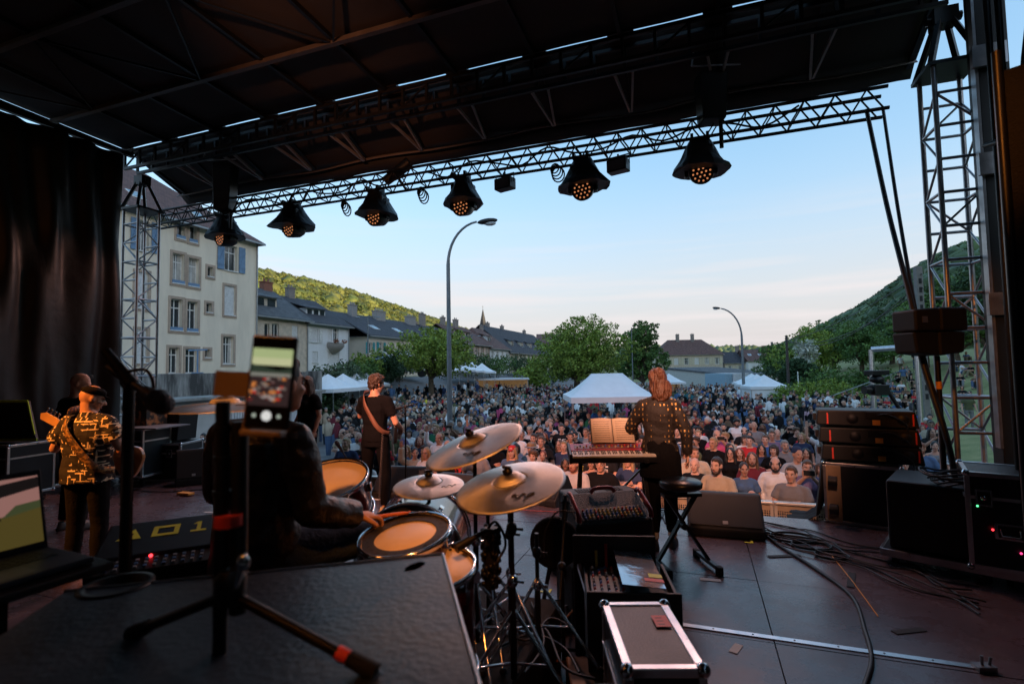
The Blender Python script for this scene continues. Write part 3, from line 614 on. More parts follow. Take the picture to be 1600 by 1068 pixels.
def straight(label, px, d, ytop, r=.07, m=m_lampp, arms=0, name='lamp_post', cat='post'):
    q = gl(px, d); top = atd(px, ytop, d).z; t = thing(name, label, cat, q, _th); c = MB(); c.tube((0, 0, 0), (0, 0, top - q.z), r, r * .7, 8); c.build('pole', m, t)
    if arms:
        c = MB(); H = top - q.z; c.path([(-.9, 0, H - .05), (0, 0, H + .05), (.9, 0, H - .05)], .04, 6)
        c.build('arm', m, t)
        for s in (-1, 1): c = MB(); c.ell((s * 1.05, 0, H - .07), (.3, .12, .07)); c.build('lamp_housing', m_steel, t)
    return t
straight('thin grey pole between the two dark trees', 987, 60, 512)
straight('double headed street lamp before the long beige house', 574, 52, 494, .08, arms=1, name='street_lamp', cat='street lamp')
straight('double headed street lamp before the pink house', 737, 74, 524, .09, arms=1, name='street_lamp', cat='street lamp')
straight('double headed street lamp before the yellow building', 826, 92, 541, .09, arms=1, name='street_lamp', cat='street lamp')
straight('dark wooden utility pole beside the white tents', 1229, 50, 524, .17, K('old_wood', (.07, .055, .05), .9), name='utility_pole', cat='utility pole')
straight('short white post in front of the clipped hedge', 1244, 40, 580, .05, m_fr)
q = gl(1440, 26); t = thing('utility_pole', 'square concrete utility pole behind the hanging speaker', 'utility pole', q, .3); top = atd(1440, 415, 26).z - q.z
c = MB(); c.bb(-.15, .15, -.12, .12, 0, top); c.build('pole', K('pole_concrete', (.20, .19, .18), .9), t)
for i in range(14): 
    c = MB(); c.bb(-.07, .07, -.135, -.121, top - .9 - i * .45, top - .62 - i * .45); c.build('recess', m_dark, t)
A = atd(1440, 428, 26); B = atd(1229, 532, 50)
for i, (dz, sg) in enumerate([(0, .5), (-.35, 1.6), (-.7, 1.2)]):
    P = [A.lerp(B, s / 14) + V((0, 0, dz * (1 - s / 14) - sg * 4 * (s / 14) * (1 - s / 14))) for s in range(15)]
    c = MB(); c.path(P, .028, 5); tag(c.build('overhead_wire', m_cable), ['topmost wire between the concrete and the wooden pole', 'lowest sagging wire between the two utility poles', 'middle wire between the two utility poles'][i], 'wire')

# ------------------------------------------------------------------ tents
def tentmat():
    m = K('tent_canvas', (.84, .85, .87), .7, 0, .05, 2, .3, 6); m.node_tree.nodes['Principled BSDF'].inputs['Subsurface Weight'].default_value = 0; return m
m_tent = tentmat()
def tent(label, loc, rz, w, d, he, hp, ridge=0.0, walls='', group='white event tents'):
    t = thing('marquee', label, 'tent', loc, rz, group); c = MB(); N = 6
    R = [(-ridge / 2, 0), (ridge / 2, 0)]
    def rg(s):     # square ring interpolated from eave to the ridge with a sag
        k = 1 - s; z = he + (hp - he) * (s ** 1.35); x = ridge / 2 * s + w / 2 * k; y = d / 2 * k + .02 * s
        out = []
        for (ax, ay), (bx, by) in (((-1, -1), (1, -1)), ((1, -1), (1, 1)), ((1, 1), (-1, 1)), ((-1, 1), (-1, -1))):
            for j in range(4): f = j / 4; sag = -.06 * math.sin(f * PI) * k; out.append(((ax + (bx - ax) * f) * x, (ay + (by - ay) * f) * y, z + sag))
        return out
    c.loft([rg(i / N) for i in range(N + 1)], caps=False)
    c.build('canopy', m_tent, t); c = MB(); v = .22
    for a, b in (((-1, -1), (1, -1)), ((1, -1), (1, 1)), ((1, 1), (-1, 1)), ((-1, 1), (-1, -1))):
        A = V((a[0] * w / 2, a[1] * d / 2, he - v / 2)); B = V((b[0] * w / 2, b[1] * d / 2, he - v / 2)); c.bar(A, B, .02, v)
    c.build('valance', m_tent, t)
    for sx in (-1, 1):
        for sy in (-1, 1): c = MB(); c.bb(sx * (w / 2 - .05) - .025, sx * (w / 2 - .05) + .025, sy * (d / 2 - .05) - .025, sy * (d / 2 - .05) + .025, 0, he); c.build('leg', m_alu, t)
    for s in walls:
        c = MB(); a = .03
        if s == 'f': c.bb(-w / 2 + .08, w / 2 - .08, -d / 2 + .08, -d / 2 + .10, 0, he - .02)
        if s == 'l': c.bb(-w / 2 + .08, -w / 2 + .10, -d / 2 + .1, d / 2 - .1, 0, he - .02)
        if s == 'r': c.bb(w / 2 - .10, w / 2 - .08, -d / 2 + .1, d / 2 - .1, 0, he - .02)
        if s == 'b': c.bb(-w / 2 + .08, w / 2 - .08, d / 2 - .10, d / 2 - .08, 0, he - .02)
        c.build('side_wall', m_tent, t)
    return t
for i, (px, d) in enumerate([(511, 31.5), (535, 35), (555, 38.5), (572, 42)]):
    q = gl(px, d); tent(['nearest of the four white peaked tents in the left row', 'second of the four white peaked tents in the left row', 'third of the four white peaked tents in the left row', 'farthest of the four white peaked tents in the left row'][i], q, .1, 2.7, 2.9, 1.55 - q.z - .75 + (-.05 if i else 0), 1.68 - q.z, walls='b' if i % 2 else '')
q = gl(946, 21.5); tent('large white marquee with long ridge in the middle of the crowd', (q.x, q.y, q.z), _th, 3.4, 3.2, .62 - q.z, 1.52 - q.z, 1.3)
for i, (px, d) in enumerate([(1191, 41), (1180, 45), (1172, 49)]):
    q = gl(px, d); tent(['nearest white walled tent in the right hand row', 'middle white tent in the right hand row', 'farthest white tent in the right hand row'][i], q, _th - .15, 2.9, 2.9, 1.95, 2.85, walls='flrb')
q = gl(1043, 58); tent('small white peaked tent with glowing stall beside the low hall', q, _th, 2.9, 2.9, 1.9, 2.85)
for i, (px, d, w) in enumerate([(722, 60, 3), (737, 62, 3.0), (752, 64, 3.4)]):
    q = gl(px, d); tent(['white food tent left of the far stall row', 'middle white food tent of the far stall row', 'white food tent next to the flat stall roof'][i], q, _th, w, 3, 2.0, 3.1, group='far food tents')
m_stall_glow = K('stall_painted_glow', (.30, .25, .20), .6, 0, 0, 1.5, col2=(.6, .45, .28), emit=(1, .55, .2), es=.02)  # warm stall lamplight put into the colour and a faint glow
q = gl(783, 64); t = thing('food_stall', 'long flat roofed white food stall with lamplight painted on its back wall', 'stall', q, _th)
c = MB(); c.prism([(-3.4, 2.0), (3.4, 2.0), (3.3, 2.2), (-3.3, 2.2)], -1.4, 1.2); c.build('roof', m_tent, t); c = MB(); c.bb(-3.2, 3.2, .6, .7, .9, 1.95); c.build('glow_back_wall', m_stall_glow, t); c = MB(); c.bb(-3.2, 3.2, -1, -.9, 0, .95); c.build('counter', m_blk, t)
for s in (-1, 1): c = MB(); c.bb(s * 3.2 - .04, s * 3.2 + .04, -1.1, -1.02, 0, 2.0); c.build('leg', m_alu, t)
q = gl(1043, 59.5); c = MB(); c.bb(-1.2, 1.2, 0, .5, .6, 1.8); tag(c.build('stall_counter', m_stall_glow, loc=q), 'counter with painted lamplight glow under the small peaked tent', 'stall')
# white truck behind the left tents
q = gl(624, 54); t = thing('truck', 'white and pale blue box truck parked behind the crowd', 'truck', q, .45); c = MB(); c.bb(-2.6, 1.2, -1.1, 1.1, .6, 2.75); c.build('cargo_box', K('truck_white', (.68, .72, .76), .4), t, bev=.04)
c = MB(); c.prism([(1.25, .5), (3.2, .5), (3.2, 1.35), (2.75, 2.1), (1.25, 2.15)], -1.02, 1.02); c.build('cab', K('truck_white', (.68, .72, .76), .4), t, bev=.05)
c = MB(); c.prism([(1.7, 1.3), (3.0, 1.3), (2.65, 2.0), (1.7, 2.0)], -1.03, 1.03); c.build('cab_window', m_glass, t)
for x in (-1.6, 2.3):
    for s in (-1, 1): c = MB(); c.tube((x, s * .85, .42), (x, s * 1.08, .42), .42, n=16); c.build('wheel', m_rub, t)
c = MB(); c.bb(-2.3, .9, -1.12, -1.101, 1.2, 2.3); c.build('blue_panel', K('truck_blue', (.30, .50, .62), .4), t)

# ------------------------------------------------------------------ bank on the right: rail, steps, arch
def rail(label, pts, h=.95, n=7):
    t = thing('handrail', label, 'railing', (0, 0, 0)); P = [V(p) for p in pts]; c = MB(); c.path([p + V((0, 0, h)) for p in P], .035, 6); c.build('top_rail', m_steel, t)
    c = MB(); c.path([p + V((0, 0, h * .5)) for p in P], .022, 6); c.build('lower_rail', m_steel, t)
    for i in range(n): p = P[0].lerp(P[-1], i / (n - 1)); c = MB(); c.tube(p - V((0, 0, .2)), p + V((0, 0, h)), .028, n=6); c.build('post', m_steel, t)
a = gl(1252, 33); b = gl(1440, 44); rail('grey tube handrail climbing the grassy bank beside the steps', [a, b])
st = thing('concrete_steps', 'worn concrete steps climbing the bank beside the handrail', 'steps', (0, 0, 0)); a = gl(1290, 31); b = gl(1345, 37)
for i in range(9):
    p = a.lerp(b, i / 8); p.z = ground_z(p.x, p.y) + .06; c = MB(); c.box(p, (.7, 2.2, .18), Matrix.Rotation(_th + .25, 3, 'Z')); c.build('step', K('step_concrete', (.26, .25, .24), .9), st)
a = atd(1361, 546, 24); b = atd(1432, 541, 23); t = thing('truss_arch', 'silver tube goal frame standing on the bank behind the camera crane', 'frame', (0, 0, 0))
for p in (a, b): c = MB(); c.tube((p.x, p.y, ground_z(p.x, p.y)), p, .11, n=10); c.build('upright', m_alu, t)
c = MB(); c.tube(a, b, .13, n=10); c.build('crossbar', m_alu, t)
# =================================================================== STAGE
m_deck = K('stage_plywood', (.055, .042, .050), .40, 0, 0, 1.3, .15, 14, col2=(.15, .112, .125), stretch=(1, 1, 1), thr=(.30, .74), spec=.6)
deck = bpy.data.objects.new('stage_deck', None); COL.objects.link(deck); deck['kind'] = 'structure'
def deckmat():
    m = bpy.data.materials.new('stage_plywood'); m.use_nodes = True; nt = m.node_tree; b = nt.nodes['Principled BSDF']; g = nt.nodes.new('ShaderNodeNewGeometry'); LL = nt.links.new
    def nz(sc, st, det=6, rough=.6):
        mp = nt.nodes.new('ShaderNodeMapping'); mp.inputs['Scale'].default_value = st; mp.inputs['Rotation'].default_value = (0, 0, .3 if st[0] != st[1] else 0); LL(g.outputs['Position'], mp.inputs['Vector']); n = nt.nodes.new('ShaderNodeTexNoise'); n.inputs['Scale'].default_value = sc; n.inputs['Detail'].default_value = det; n.inputs['Roughness'].default_value = rough; LL(mp.outputs['Vector'], n.inputs['Vector']); return n.outputs['Fac']
    def mr(v, a, c_, x, y): r = nt.nodes.new('ShaderNodeMapRange'); r.inputs['From Min'].default_value = a; r.inputs['From Max'].default_value = c_; r.inputs['To Min'].default_value = x; r.inputs['To Max'].default_value = y; LL(v, r.inputs['Value']); return r.outputs['Result']
    def mixc(f, c1, c2): x = nt.nodes.new('ShaderNodeMixRGB'); LL(f, x.inputs['Fac']); (LL(c1, x.inputs['Color1']) if not isinstance(c1, tuple) else setattr(x.inputs['Color1'], 'default_value', c1)); x.inputs['Color2'].default_value = c2; return x.outputs['Color']
    c0 = mixc(mr(nz(.9, (1, 1, 1)), .35, .68, 0, 1), (.060, .040, .047, 1), (.145, .098, .108, 1))
    c1 = mixc(mr(nz(3.2, (1, 1, 1), 8, .75), .56, .70, 0, .55), c0, (.21, .17, .18, 1))            # dust and dried stains
    c2 = mixc(mr(nz(6, (.35, 4.5, 1), 5, .7), .63, .70, 0, .5), c1, (.24, .20, .20, 1))              # long scuffs
    c3 = mixc(mr(nz(7, (4.5, .5, 1), 5, .7), .66, .72, 0, .6), c2, (.018, .014, .016, 1))             # dark rubber marks
    LL(c3, b.inputs['Base Color']); LL(mr(nz(2.4, (1, 1, 1), 8, .7), .3, .7, .16, .40), b.inputs['Roughness']); b.inputs['Specular IOR Level'].default_value = .55
    bp = nt.nodes.new('ShaderNodeBump'); bp.inputs['Strength'].default_value = .12; bp.inputs['Distance'].default_value = .01; LL(nz(70, (1, 1, 1), 3), bp.inputs['Height']); LL(bp.outputs['Normal'], b.inputs['Normal']); return m
m_deck = deckmat()
c = MB(); c.bb(-1.992 / 2, 1.992 / 2, -.4965, .4965, -.04, 0); pm = c.mesh('deck_panel')
rs = random.Random(2)
for i in range(8):
    for j in range(11):
        u = -10.6 + i * 2 + (0 if j % 1 == 0 else 1); v = 6.18 - j
        if u > 4.8: continue
        o = mobj('deck_panel', pm, m_deck, deck, (u, v, rs.uniform(-.0012, .0012)), bev=0)
c = MB(); c.bb(-12.4, 4.4, -4.4, 6.66, -.14, -.045); c.bb(-12.4, 4.4, 6.60, 6.64, -1.5, -.045); c.build('deck_frame', m_blk, deck)
for u0 in np.arange(-12, 4.5, 2.0):
    for v0 in (6.2, 3.2, .2, -3.2): c = MB(); c.tube((u0, v0, -1.6), (u0, v0, -.14), .03); c.build('deck_leg', m_steel, deck)
# aluminium joining strip across the floor
a = onz(735, 921, .006); b = onz(1532, 1050, .006); vs = (a.y + b.y) / 2
c = MB(); c.bb(a.x - 3.2, b.x, vs - .022, vs + .022, .002, .007)
st = c.build('floor_strip', m_alu, deck)
for i in range(26):
    x = a.x - 3 + i * .24
    if x < b.x: c = MB(); c.tube((x, vs, .0072), (x, vs, .009), .006, n=6); c.build('screw', m_blk, st)

# ---- truss builders
def tower(label, u, v, z0, z1, w=.40, step=.36):
    t = thing('truss_tower', label, 'truss tower', (u, v, 0)); h = w / 2
    for sx in (-1, 1):
        for sy in (-1, 1): c = MB(); c.tube((sx * h, sy * h, z0), (sx * h, sy * h, z1), .025, n=10); c.build('chord', m_alud, t)
    c = MB(); c.tube((-h, 0, 0), (h, 0, 0), .017, n=8); rg = c.mesh('rung')
    c = MB(); c.tube((-h, 0, 0), (h, 0, step), .013, n=6); bc = c.mesh('brace')
    n = int((z1 - z0) / step)
    for k in range(n + 1):
        z = z0 + k * step
        for q, (dx, dy, rz) in enumerate(((0, -h, 0), (0, h, 0), (-h, 0, PI / 2), (h, 0, PI / 2))):
            if q < 2 or k % 2 == 0: mobj('rung', rg, m_alud, t, (dx, dy, z), rz)
            if k < n and q >= 2: mobj('brace', bc, m_alud, t, (dx, dy, z), rz if (k + q) % 2 else rz + PI)
            if k < n and q < 2 and k % 3 == 1: mobj('brace', bc, m_alud, t, (dx, dy, z), rz if (k + q) % 2 else rz + PI)
    c = MB(); c.bb(-h - .06, h + .06, -h - .06, h + .06, z1 - .04, z1); c.build('head_plate', m_blkm, t)
    for sx in (-1, 1):
        for sy in (-1, 1): c = MB(); c.bar((sx * (h + .03), sy * (h + .03), z1 - .02), (sx * .06, sy * .06, z1 + .52), .05, .05); c.build('head_strut', m_blkm, t)
    c = MB(); c.bb(-.11, .11, -.09, .09, z1 + .48, z1 + .66); c.tube((-.16, 0, z1 + .57), (.16, 0, z1 + .57), .05); c.build('head_block', m_blkm, t)
    return t
tl = tower('silver box truss tower standing beside the black drape at the far side', -9.98, 6.75, -1.85, 4.95)
tr = tower('near silver box truss tower beside the speaker stack, lit orange', 2.68, 6.75, -1.5, 4.95, .37)
def truss(label, p0, p1, w, h, step, m, name='lighting_truss', r=.024, rb=.011, tri=False):
    p0, p1 = V(p0), V(p1); ln = (p1 - p0).length; d = (p1 - p0).normalized(); t = thing(name, label, 'truss', p0, math.atan2(d.y, d.x)); n = int(ln / step)
    for sy in (-1, 1):
        for z in (0, h): c = MB(); c.tube((0, sy * w / 2, z), (ln, sy * w / 2, z), r, n=8); c.build('chord', m, t)
    c = MB(); c.tube((0, 0, 0), (step / 2, 0, h), rb, n=6); b1 = c.mesh('brace'); c = MB(); c.tube((0, 0, h), (step / 2, 0, 0), rb, n=6); b2 = c.mesh('brace')
    c = MB(); c.tube((0, -w / 2, 0), (0, w / 2, 0), rb, n=6); b3 = c.mesh('brace')
    for k in range(n):
        for sy in (-1, 1):
            mobj('brace', b1, m, t, (k * step, sy * w / 2, 0)); mobj('brace', b2, m, t, (k * step + step / 2, sy * w / 2, 0))
        mobj('brace', b3, m, t, (k * step, 0, 0)); mobj('brace', b3, m, t, (k * step + step / 2, 0, h))
    return t
LV = 7.43
pa = atv(238, 352, LV); pb = atv(1384, 181, LV)
zt = (pa.z + pb.z) / 2
truss('long black lighting truss hung across the front of the stage', (pa.x, LV, zt), (pb.x, LV, zt), .26, .27, .34, m_blkm)
# main roof beam at the towers
MT = 6.68
t = thing('roof_truss', 'dark ladder beam under the canopy between the two tower heads', 'truss', (-10.2, MT, 0)); LN = 12.95
for z in (5.72, 6.04):
    for sy in (-.12, .12): c = MB(); c.bb(0, LN, sy - .025, sy + .025, z - .025, z + .025); c.build('chord', m_blkm, t)
c = MB(); c.bb(-.02, .02, -.02, .02, 5.74, 6.02); vb = c.mesh('upright'); c = MB(); c.bar((0, 0, 5.74), (.42, 0, 6.02), .022); db = c.mesh('brace')
for i in range(32):
    for sy in (-.12, .12): mobj('upright', vb, m_blkm, t, (i * .41, sy, 0))
    if i % 3 == 0: mobj('brace', db, m_blkm, t, (i * .41, -.12, 0))
# ---- canopy
m_can = K('canopy_black', (.032, .027, .026), .75, 0, .25, .7, .5, 3); m_hem_sheen = K('canopy_hem_sheen', (.17, .15, .15), .7, 0, .2, 2); m_strut = K('strut_grey', (.32, .30, .30), .5, .3)
cn = thing('stage_canopy', 'black fabric roof canopy over the whole stage', 'canopy', (0, 0, 0))
U0, U1, NR = -10.25, 2.75, 11; RS = (U1 - U0) / NR
def sheet(v0, z0, v1, z1, n, sag, nm):
    P = []; nu = NR * 6
    for j in range(n + 1):
        for i in range(nu + 1):
            f = j / n; u = U0 + (U1 - U0) * i / nu; s = math.sin(PI * (i % 6) / 6); z = z0 + (z1 - z0) * f - sag * s * math.sin(PI * min(1, f * 1.0)) + .02 * noise.noise(V((u * 1.3, f * 6, 3)))
            P.append((u, v0 + (v1 - v0) * f, z))
    F = [(j * (nu + 1) + i, j * (nu + 1) + i + 1, (j + 1) * (nu + 1) + i + 1, (j + 1) * (nu + 1) + i) for j in range(n) for i in range(nu)]
    c = MB(); c.add(P, F, 0, True); o = c.build(nm, m_can, cn); s = o.modifiers.new('solid', 'SOLIDIFY'); s.thickness = .012; s.offset = 1; return o
sheet(6.60, 6.135, -4.4, 6.45, 24, .07, 'rear_fabric')
sheet(6.675, 6.13, 7.80, 5.60, 8, .04, 'front_fabric')
# hem and drip skirt
nu = 90; P = []; Q = []
for i in range(nu + 1):
    u = U0 + (U1 - U0) * i / nu; w = .035 * math.sin(u * 2.1) + .03 * noise.noise(V((u * .9, 0, 0))); P += [(u, 7.70, 5.60 + w), (u, 7.66 + w * .5, 5.545 + w)]
    Q += [(u, 7.74, 5.60 + w), (u, 7.90, 5.44 + .018 * noise.noise(V((u * 1.7, 5, 0)))), ]
F = [(2 * i, 2 * i + 2, 2 * i + 3, 2 * i + 1) for i in range(nu)]
c = MB(); c.add(P, F, 0, True); o = c.build('hem', m_hem_sheen, cn); s = o.modifiers.new('solid', 'SOLIDIFY'); s.thickness = .01  # paler colour stands in for light reflecting off the fold
c = MB(); c.add(Q, F, 0, True); o = c.build('drip_skirt', m_can, cn); s = o.modifiers.new('solid', 'SOLIDIFY'); s.thickness = .01
for i in range(NR + 1):
    u = U0 + RS * i; c = MB(); c.bar((u, -4.3, 6.40), (u, 6.58, 6.07), .05, .06); c.build('rib', m_blkm, cn)
    c = MB(); c.bb(u - .17, u + .17, 6.56, 6.72, 6.10, 6.14); c.build('joining_plate', m_blkm, cn)
    if 0 < i < NR:
        for dx in (-.13, .13):
            c = MB(); c.bar((u + dx, 6.80, 5.74), (u + dx * .1, 7.62, 5.56), .03, .045); c.build('strut', m_strut, cn)
    c = MB(); c.bar((u, 6.8, 6.06), (u, 7.75, 5.62), .035, .04); c.build('rib', m_blkm, cn)
for v, z in ((5.34, 6.10), (3.9, 6.14), (2.3, 6.19), (.7, 6.24), (-1, 6.3)):
    c = MB(); c.bb(U0, U1, v - .035, v + .035, z - .06, z); c.build('purlin', K('purlin_steel', (.10, .085, .08), .45, .4), cn)
for i in range(1, NR, 2):
    u = U0 + RS * i; c = MB(); c.bar((u, 5.34, 6.06), (u + RS, 3.9, 6.10), .025); c.build('wind_brace', m_blkm, cn); c = MB(); c.bar((u, 5.34, 6.06), (u - RS, 3.9, 6.10), .025); c.build('wind_brace', m_blkm, cn)
for u in (U0 + .2, U1 - .05):
    c = MB(); c.bb(u - .04, u + .04, -4.3, 6.6, 5.93, 6.01); c.build('edge_beam', m_blkm, cn); c = MB(); c.bar((u, 6.8, 5.95), (u, 7.8, 5.55), .06); c.build('edge_beam', m_blkm, cn)
# ---- drapes
m_drape = K('drape_black', (.008, .007, .008), .5, 0, .2, 2.5, .3, 7, spec=.45)
def drape(label, p0, p1, z0, z1, amp=.11, n=260, seed=0):
    p0, p1 = V(p0), V(p1); d = (p1 - p0).normalized(); nn = V((-d.y, d.x, 0)); ln = (p1 - p0).length; P = []; nz = 14
    for j in range(nz + 1):
        for i in range(n + 1):
            s = ln * i / n; z = z0 + (z1 - z0) * j / nz
            q_ = noise.noise(V((s * 2.2 + .35 * z, z * .3, seed))); a = amp * (q_ * 1.5 + 1.1 * abs(noise.noise(V((s * 3.4 - .3 * z, z * .45, seed + 5)))) + .35 * math.sin(s * 13 + 3.0 * noise.noise(V((z * .5, s, 2)))))
            P.append(p0 + d * s + nn * a + V((0, 0, z)))
    F = [(j * (n + 1) + i, j * (n + 1) + i + 1, (j + 1) * (n + 1) + i + 1, (j + 1) * (n + 1) + i) for j in range(nz) for i in range(n)]
    c = MB(); c.add(P, F, 0, True); o = c.build('drape', m_drape); s = o.modifiers.new('solid', 'SOLIDIFY'); s.thickness = .006; return tag(o, label, 'curtain', 'black stage drapes')
drape('tall creased black drape closing the far side of the stage', (-9.85, 6.30, 0), (-9.85, -3.5, 0), .02, 5.83)
drape('black drape closing the near side of the stage behind the frame', (2.98, 6.1, 0), (2.98, -3.5, 0), .02, 5.9, seed=4)
drape('black drape closing the back of the stage', (-9.9, -3.6, 0), (2.9, -3.6, 0), .02, 6.1, seed=7)
m_film = K('plastic_film', (.03, .05, .07), .12, .1, .4, 3, .9, 5, spec=.9)
q_ = m_drape; m_drape = m_film; fl_ = drape('x', (2.80, 4.9, 0), (2.86, 5.7, 0), .9, 5.2, .06, 60, 9); m_drape = q_; fl_.name = 'plastic_sheet'; tag(fl_, 'crinkled glossy plastic sheet hanging behind the pipes at the near side', 'sheet'); del fl_['group']
a = gp(1569, 2.7); b = gp(1680, 1.5)
t = thing('wing_flat', 'tall black wing frame standing close at the near side', 'frame', (a.x, a.y, 0), _th - .9)
c = MB(); c.bb(0, .9, 0, .06, 0, 3.3); c.build('panel', m_blkc, t)
for x in (.03, .87): c = MB(); c.tube((x, -.035, 0), (x, -.035, 3.4), .022); c.build('pipe', m_blkm, t)
# tall aluminium profile and pipes next to the near tower
pp = atv(1532, 300, 6.45)
t = thing('side_mast', 'dark mast with pale metal edge between tower and near drape', 'mast', (pp.x + .1, 6.45, 0)); c = MB(); c.bb(-.10, .16, -.1, .1, 0, 6.0); c.build('post', m_blk, t, bev=.01)
c = MB(); c.bb(-.125, -.10, -.11, -.02, .9, 5.9); c.build('edge_profile', m_alud, t)
for z in (2.2, 3.6, 4.7): c = MB(); c.bb(-.16, .12, -.16, -.11, z, z + .22); c.build('bracket', m_alud, t)
for i, (px, z) in enumerate(((1562, 3.7), (1580, 3.7))):
    q = atv(px, 300, 5.3); c = MB(); c.tube((q.x, q.y, 0), (q.x, q.y, 5.9), .025); tag(c.build('scaffold_pipe', m_blkm), ('front', 'rear')[i] + ' black vertical pipe behind the mast at the near side', 'pipe')
q = atv(1590, 235, 4.6); t = thing('work_light', 'pale oval work light clamped on a pipe at the upper near side', 'lamp', q, 1.0)
c = MB(); c.ell((0, 0, 0), (.09, .07, .26), 16, 10); c.build('housing', m_wht, t); c = MB(); c.tube((0, .05, .1), (.2, .2, .16), .02); c.build('clamp', m_blkm, t)

# ------------------------------------------------------------------ moving heads on the front truss
led = K('led_amber', (.6, .25, .1), .3, emit=(1, .36, .14), es=.10); m_hood = K('rain_hood', (.012, .011, .013), .5, 0, .3, 6, .5, 12)
def hood_mesh(seed):
    c = MB(); n = 22; rings = []
    for k, (r, z) in enumerate([(.04, .33), (.15, .30), (.21, .18), (.28, .05), (.37, -.06), (.41, -.12)]):
        rings.append([(math.cos(2 * PI * i / n) * r * (1 + .16 * noise.noise(V((math.cos(2 * PI * i / n) * 1.5, math.sin(2 * PI * i / n) * 1.5 + k * .5, seed)))), math.sin(2 * PI * i / n) * r * .8, z + .05 * (k > 2) * noise.noise(V((i * .55, k, seed * 3)))) for i in range(n)])
    c.loft(rings, sm=False); return c.mesh('rain_hood')
def moving_head(label, px, py, k=0, aim=(0, 0), truss_z=zt, v=LV):
    q = atv(px, py, v - .05); t = thing('moving_head', label, 'stage light', (q.x, v, q.z), 0, 'moving head lights on the front truss'); top = truss_z - q.z
    mobj('rain_hood', hood_mesh(k), m_hood, t, (0, 0, top - .30), k * .7); c = MB(); c.bb(-.17, .17, -.13, .13, top - .28, top - .10); c.build('base', m_blkp, t, bev=.02)
    for s in (-1, 1):
        c = MB(); c.bb(s * .19 - .025, s * .19 + .025, -.06, .06, -.05, top - .2); c.build('yoke', m_blkp, t, bev=.012)
        c = MB(); c.tube((s * .1, 0, top - .1), (s * .1, 0, top + .03), .018); c.bb(s * .1 - .02, s * .1 + .02, -.17, .05, top - .03, top + .06); c.build('clamp', m_blkm, t)
    M = Matrix.Rotation(aim[0], 4, 'Z') @ Matrix.Rotation(aim[1], 4, 'X')
    h = MB(); h.lathe([(.10, .20), (.145, .12), (.155, 0), (.16, -.10), (.15, -.115), (.14, -.10)], 22, (0, 0, 0), (0, 1, 0)); h.xf(M); ho = h.build('head', m_blkp, t)
    f = MB(); f.lathe([(0, -.095), (.14, -.096)], 22, (0, 0, 0), (0, 1, 0)); f.xf(M); f.build('lens_plate', m_blk, ho)
    e = MB(); 
    for ring, cnt in ((0, 1), (.058, 6), (.112, 12)):
        for i in range(cnt): a = 2 * PI * i / cnt + .2; e.lathe([(0, -.112), (.012, -.108), (.015, -.096)], 8, (math.cos(a) * ring, 0, math.sin(a) * ring), (0, 1, 0))
    e.xf(M); o = e.build('led_lens', led, ho); o['kind'] = 'stuff'
    l = bpy.data.lights.new('head_lamp', 'SPOT'); l.energy = 40; l.color = (1, .46, .34); l.spot_size = 1.5; l.spot_blend = 1; l.shadow_soft_size = .1; lo = bpy.data.objects.new('head_lamp', l); COL.objects.link(lo); lo.parent = t; lo.location = M @ V((0, -.14, 0)); lo.rotation_euler = ((M.to_3x3() @ V((0, -1, -.75)))).to_track_quat('-Z', 'Y').to_euler()
    return t
MH = [(348, 372, .62, .1), (455, 357, .50, .15), (587, 338, .34, .2), (722, 321, .15, .25), (910, 295, -.10, .3), (1095, 268, -.30, .3)]
for k, (px, py, az, tl_) in enumerate(MH):
    moving_head(['amber moving head light nearest the cream house', 'second amber moving head from the far tower', 'third amber moving head from the far tower, left of the clamped tube', 'fourth amber moving head, straight above the tall street lamp', 'fifth amber moving head, between the two small floodlights and the hung speaker', 'amber moving head nearest the near tower'][k], px, py, k, (-az * .35 , tl_))
for k, (px, py) in enumerate([(789, 287), (966, 259)]):
    q = atv(px, py, LV); t = thing('floodlight', ['small black box floodlight between the fourth and fifth moving heads', 'small black box floodlight right of the fifth moving head'][k], 'stage light', q, -.25, 'small floodlights on the front truss')
    c = MB(); c.bb(-.15, .15, -.09, .09, -.10, .08); c.build('housing', m_blkp, t, bev=.015); c = MB(); c.path([(-.17, 0, 0), (-.17, 0, .14), (.17, 0, .14), (.17, 0, 0)], .010, 6); c.build('yoke', m_blkm, t)
    c = MB(); c.tube((0, 0, .14), (0, 0, zt - q.z), .015); c.build('clamp', m_blkm, t); c = MB(); c.bb(-.13, .13, -.096, -.088, -.08, .06); c.build('lens', K('flood_lens', (.12, .13, .15), .15), t)
# clamped tube light lying on the truss, cable coils, hanging speakers
q = atv(622, 268, LV); t = thing('tube_light', 'dark cylindrical fixture tilted across the front truss', 'stage light', q, .1, rot=(0, -.55, .1)); c = MB(); c.tube((-.28, 0, 0), (.25, 0, 0), .085, .10, 16); c.build('body', m_blkp, t); c = MB(); c.tube((-.05, 0, -.1), (-.05, 0, -.35), .02); c.build('clamp', m_blkm, t)
for i, px in enumerate((537, 657, 867)):
    q = atv(px, 330 - (px - 537) * .165, LV - .16); c = MB()
    for k in range(4): c.path(pts_circle((k * .015, .01 * k, -.03 * k), .07 + .012 * k, 14, (.3, 1, .1 * k)), .011, 5, closed=True)
    tag(c.build('cable_coil', m_cable, loc=(q.x, q.y, q.z + .12)), ['cable loops hanging right of the second moving head', 'cable loops hanging left of the fourth moving head', 'cable loops hanging left of the fifth moving head'][i], 'cable', 'cable loops on the front truss')
P = [V((pa.x + 1.5 + i * .42, LV - .11 + .05 * math.sin(i * 1.7), zt + .12 + .10 * math.sin(i * 2.3))) for i in range(26)]
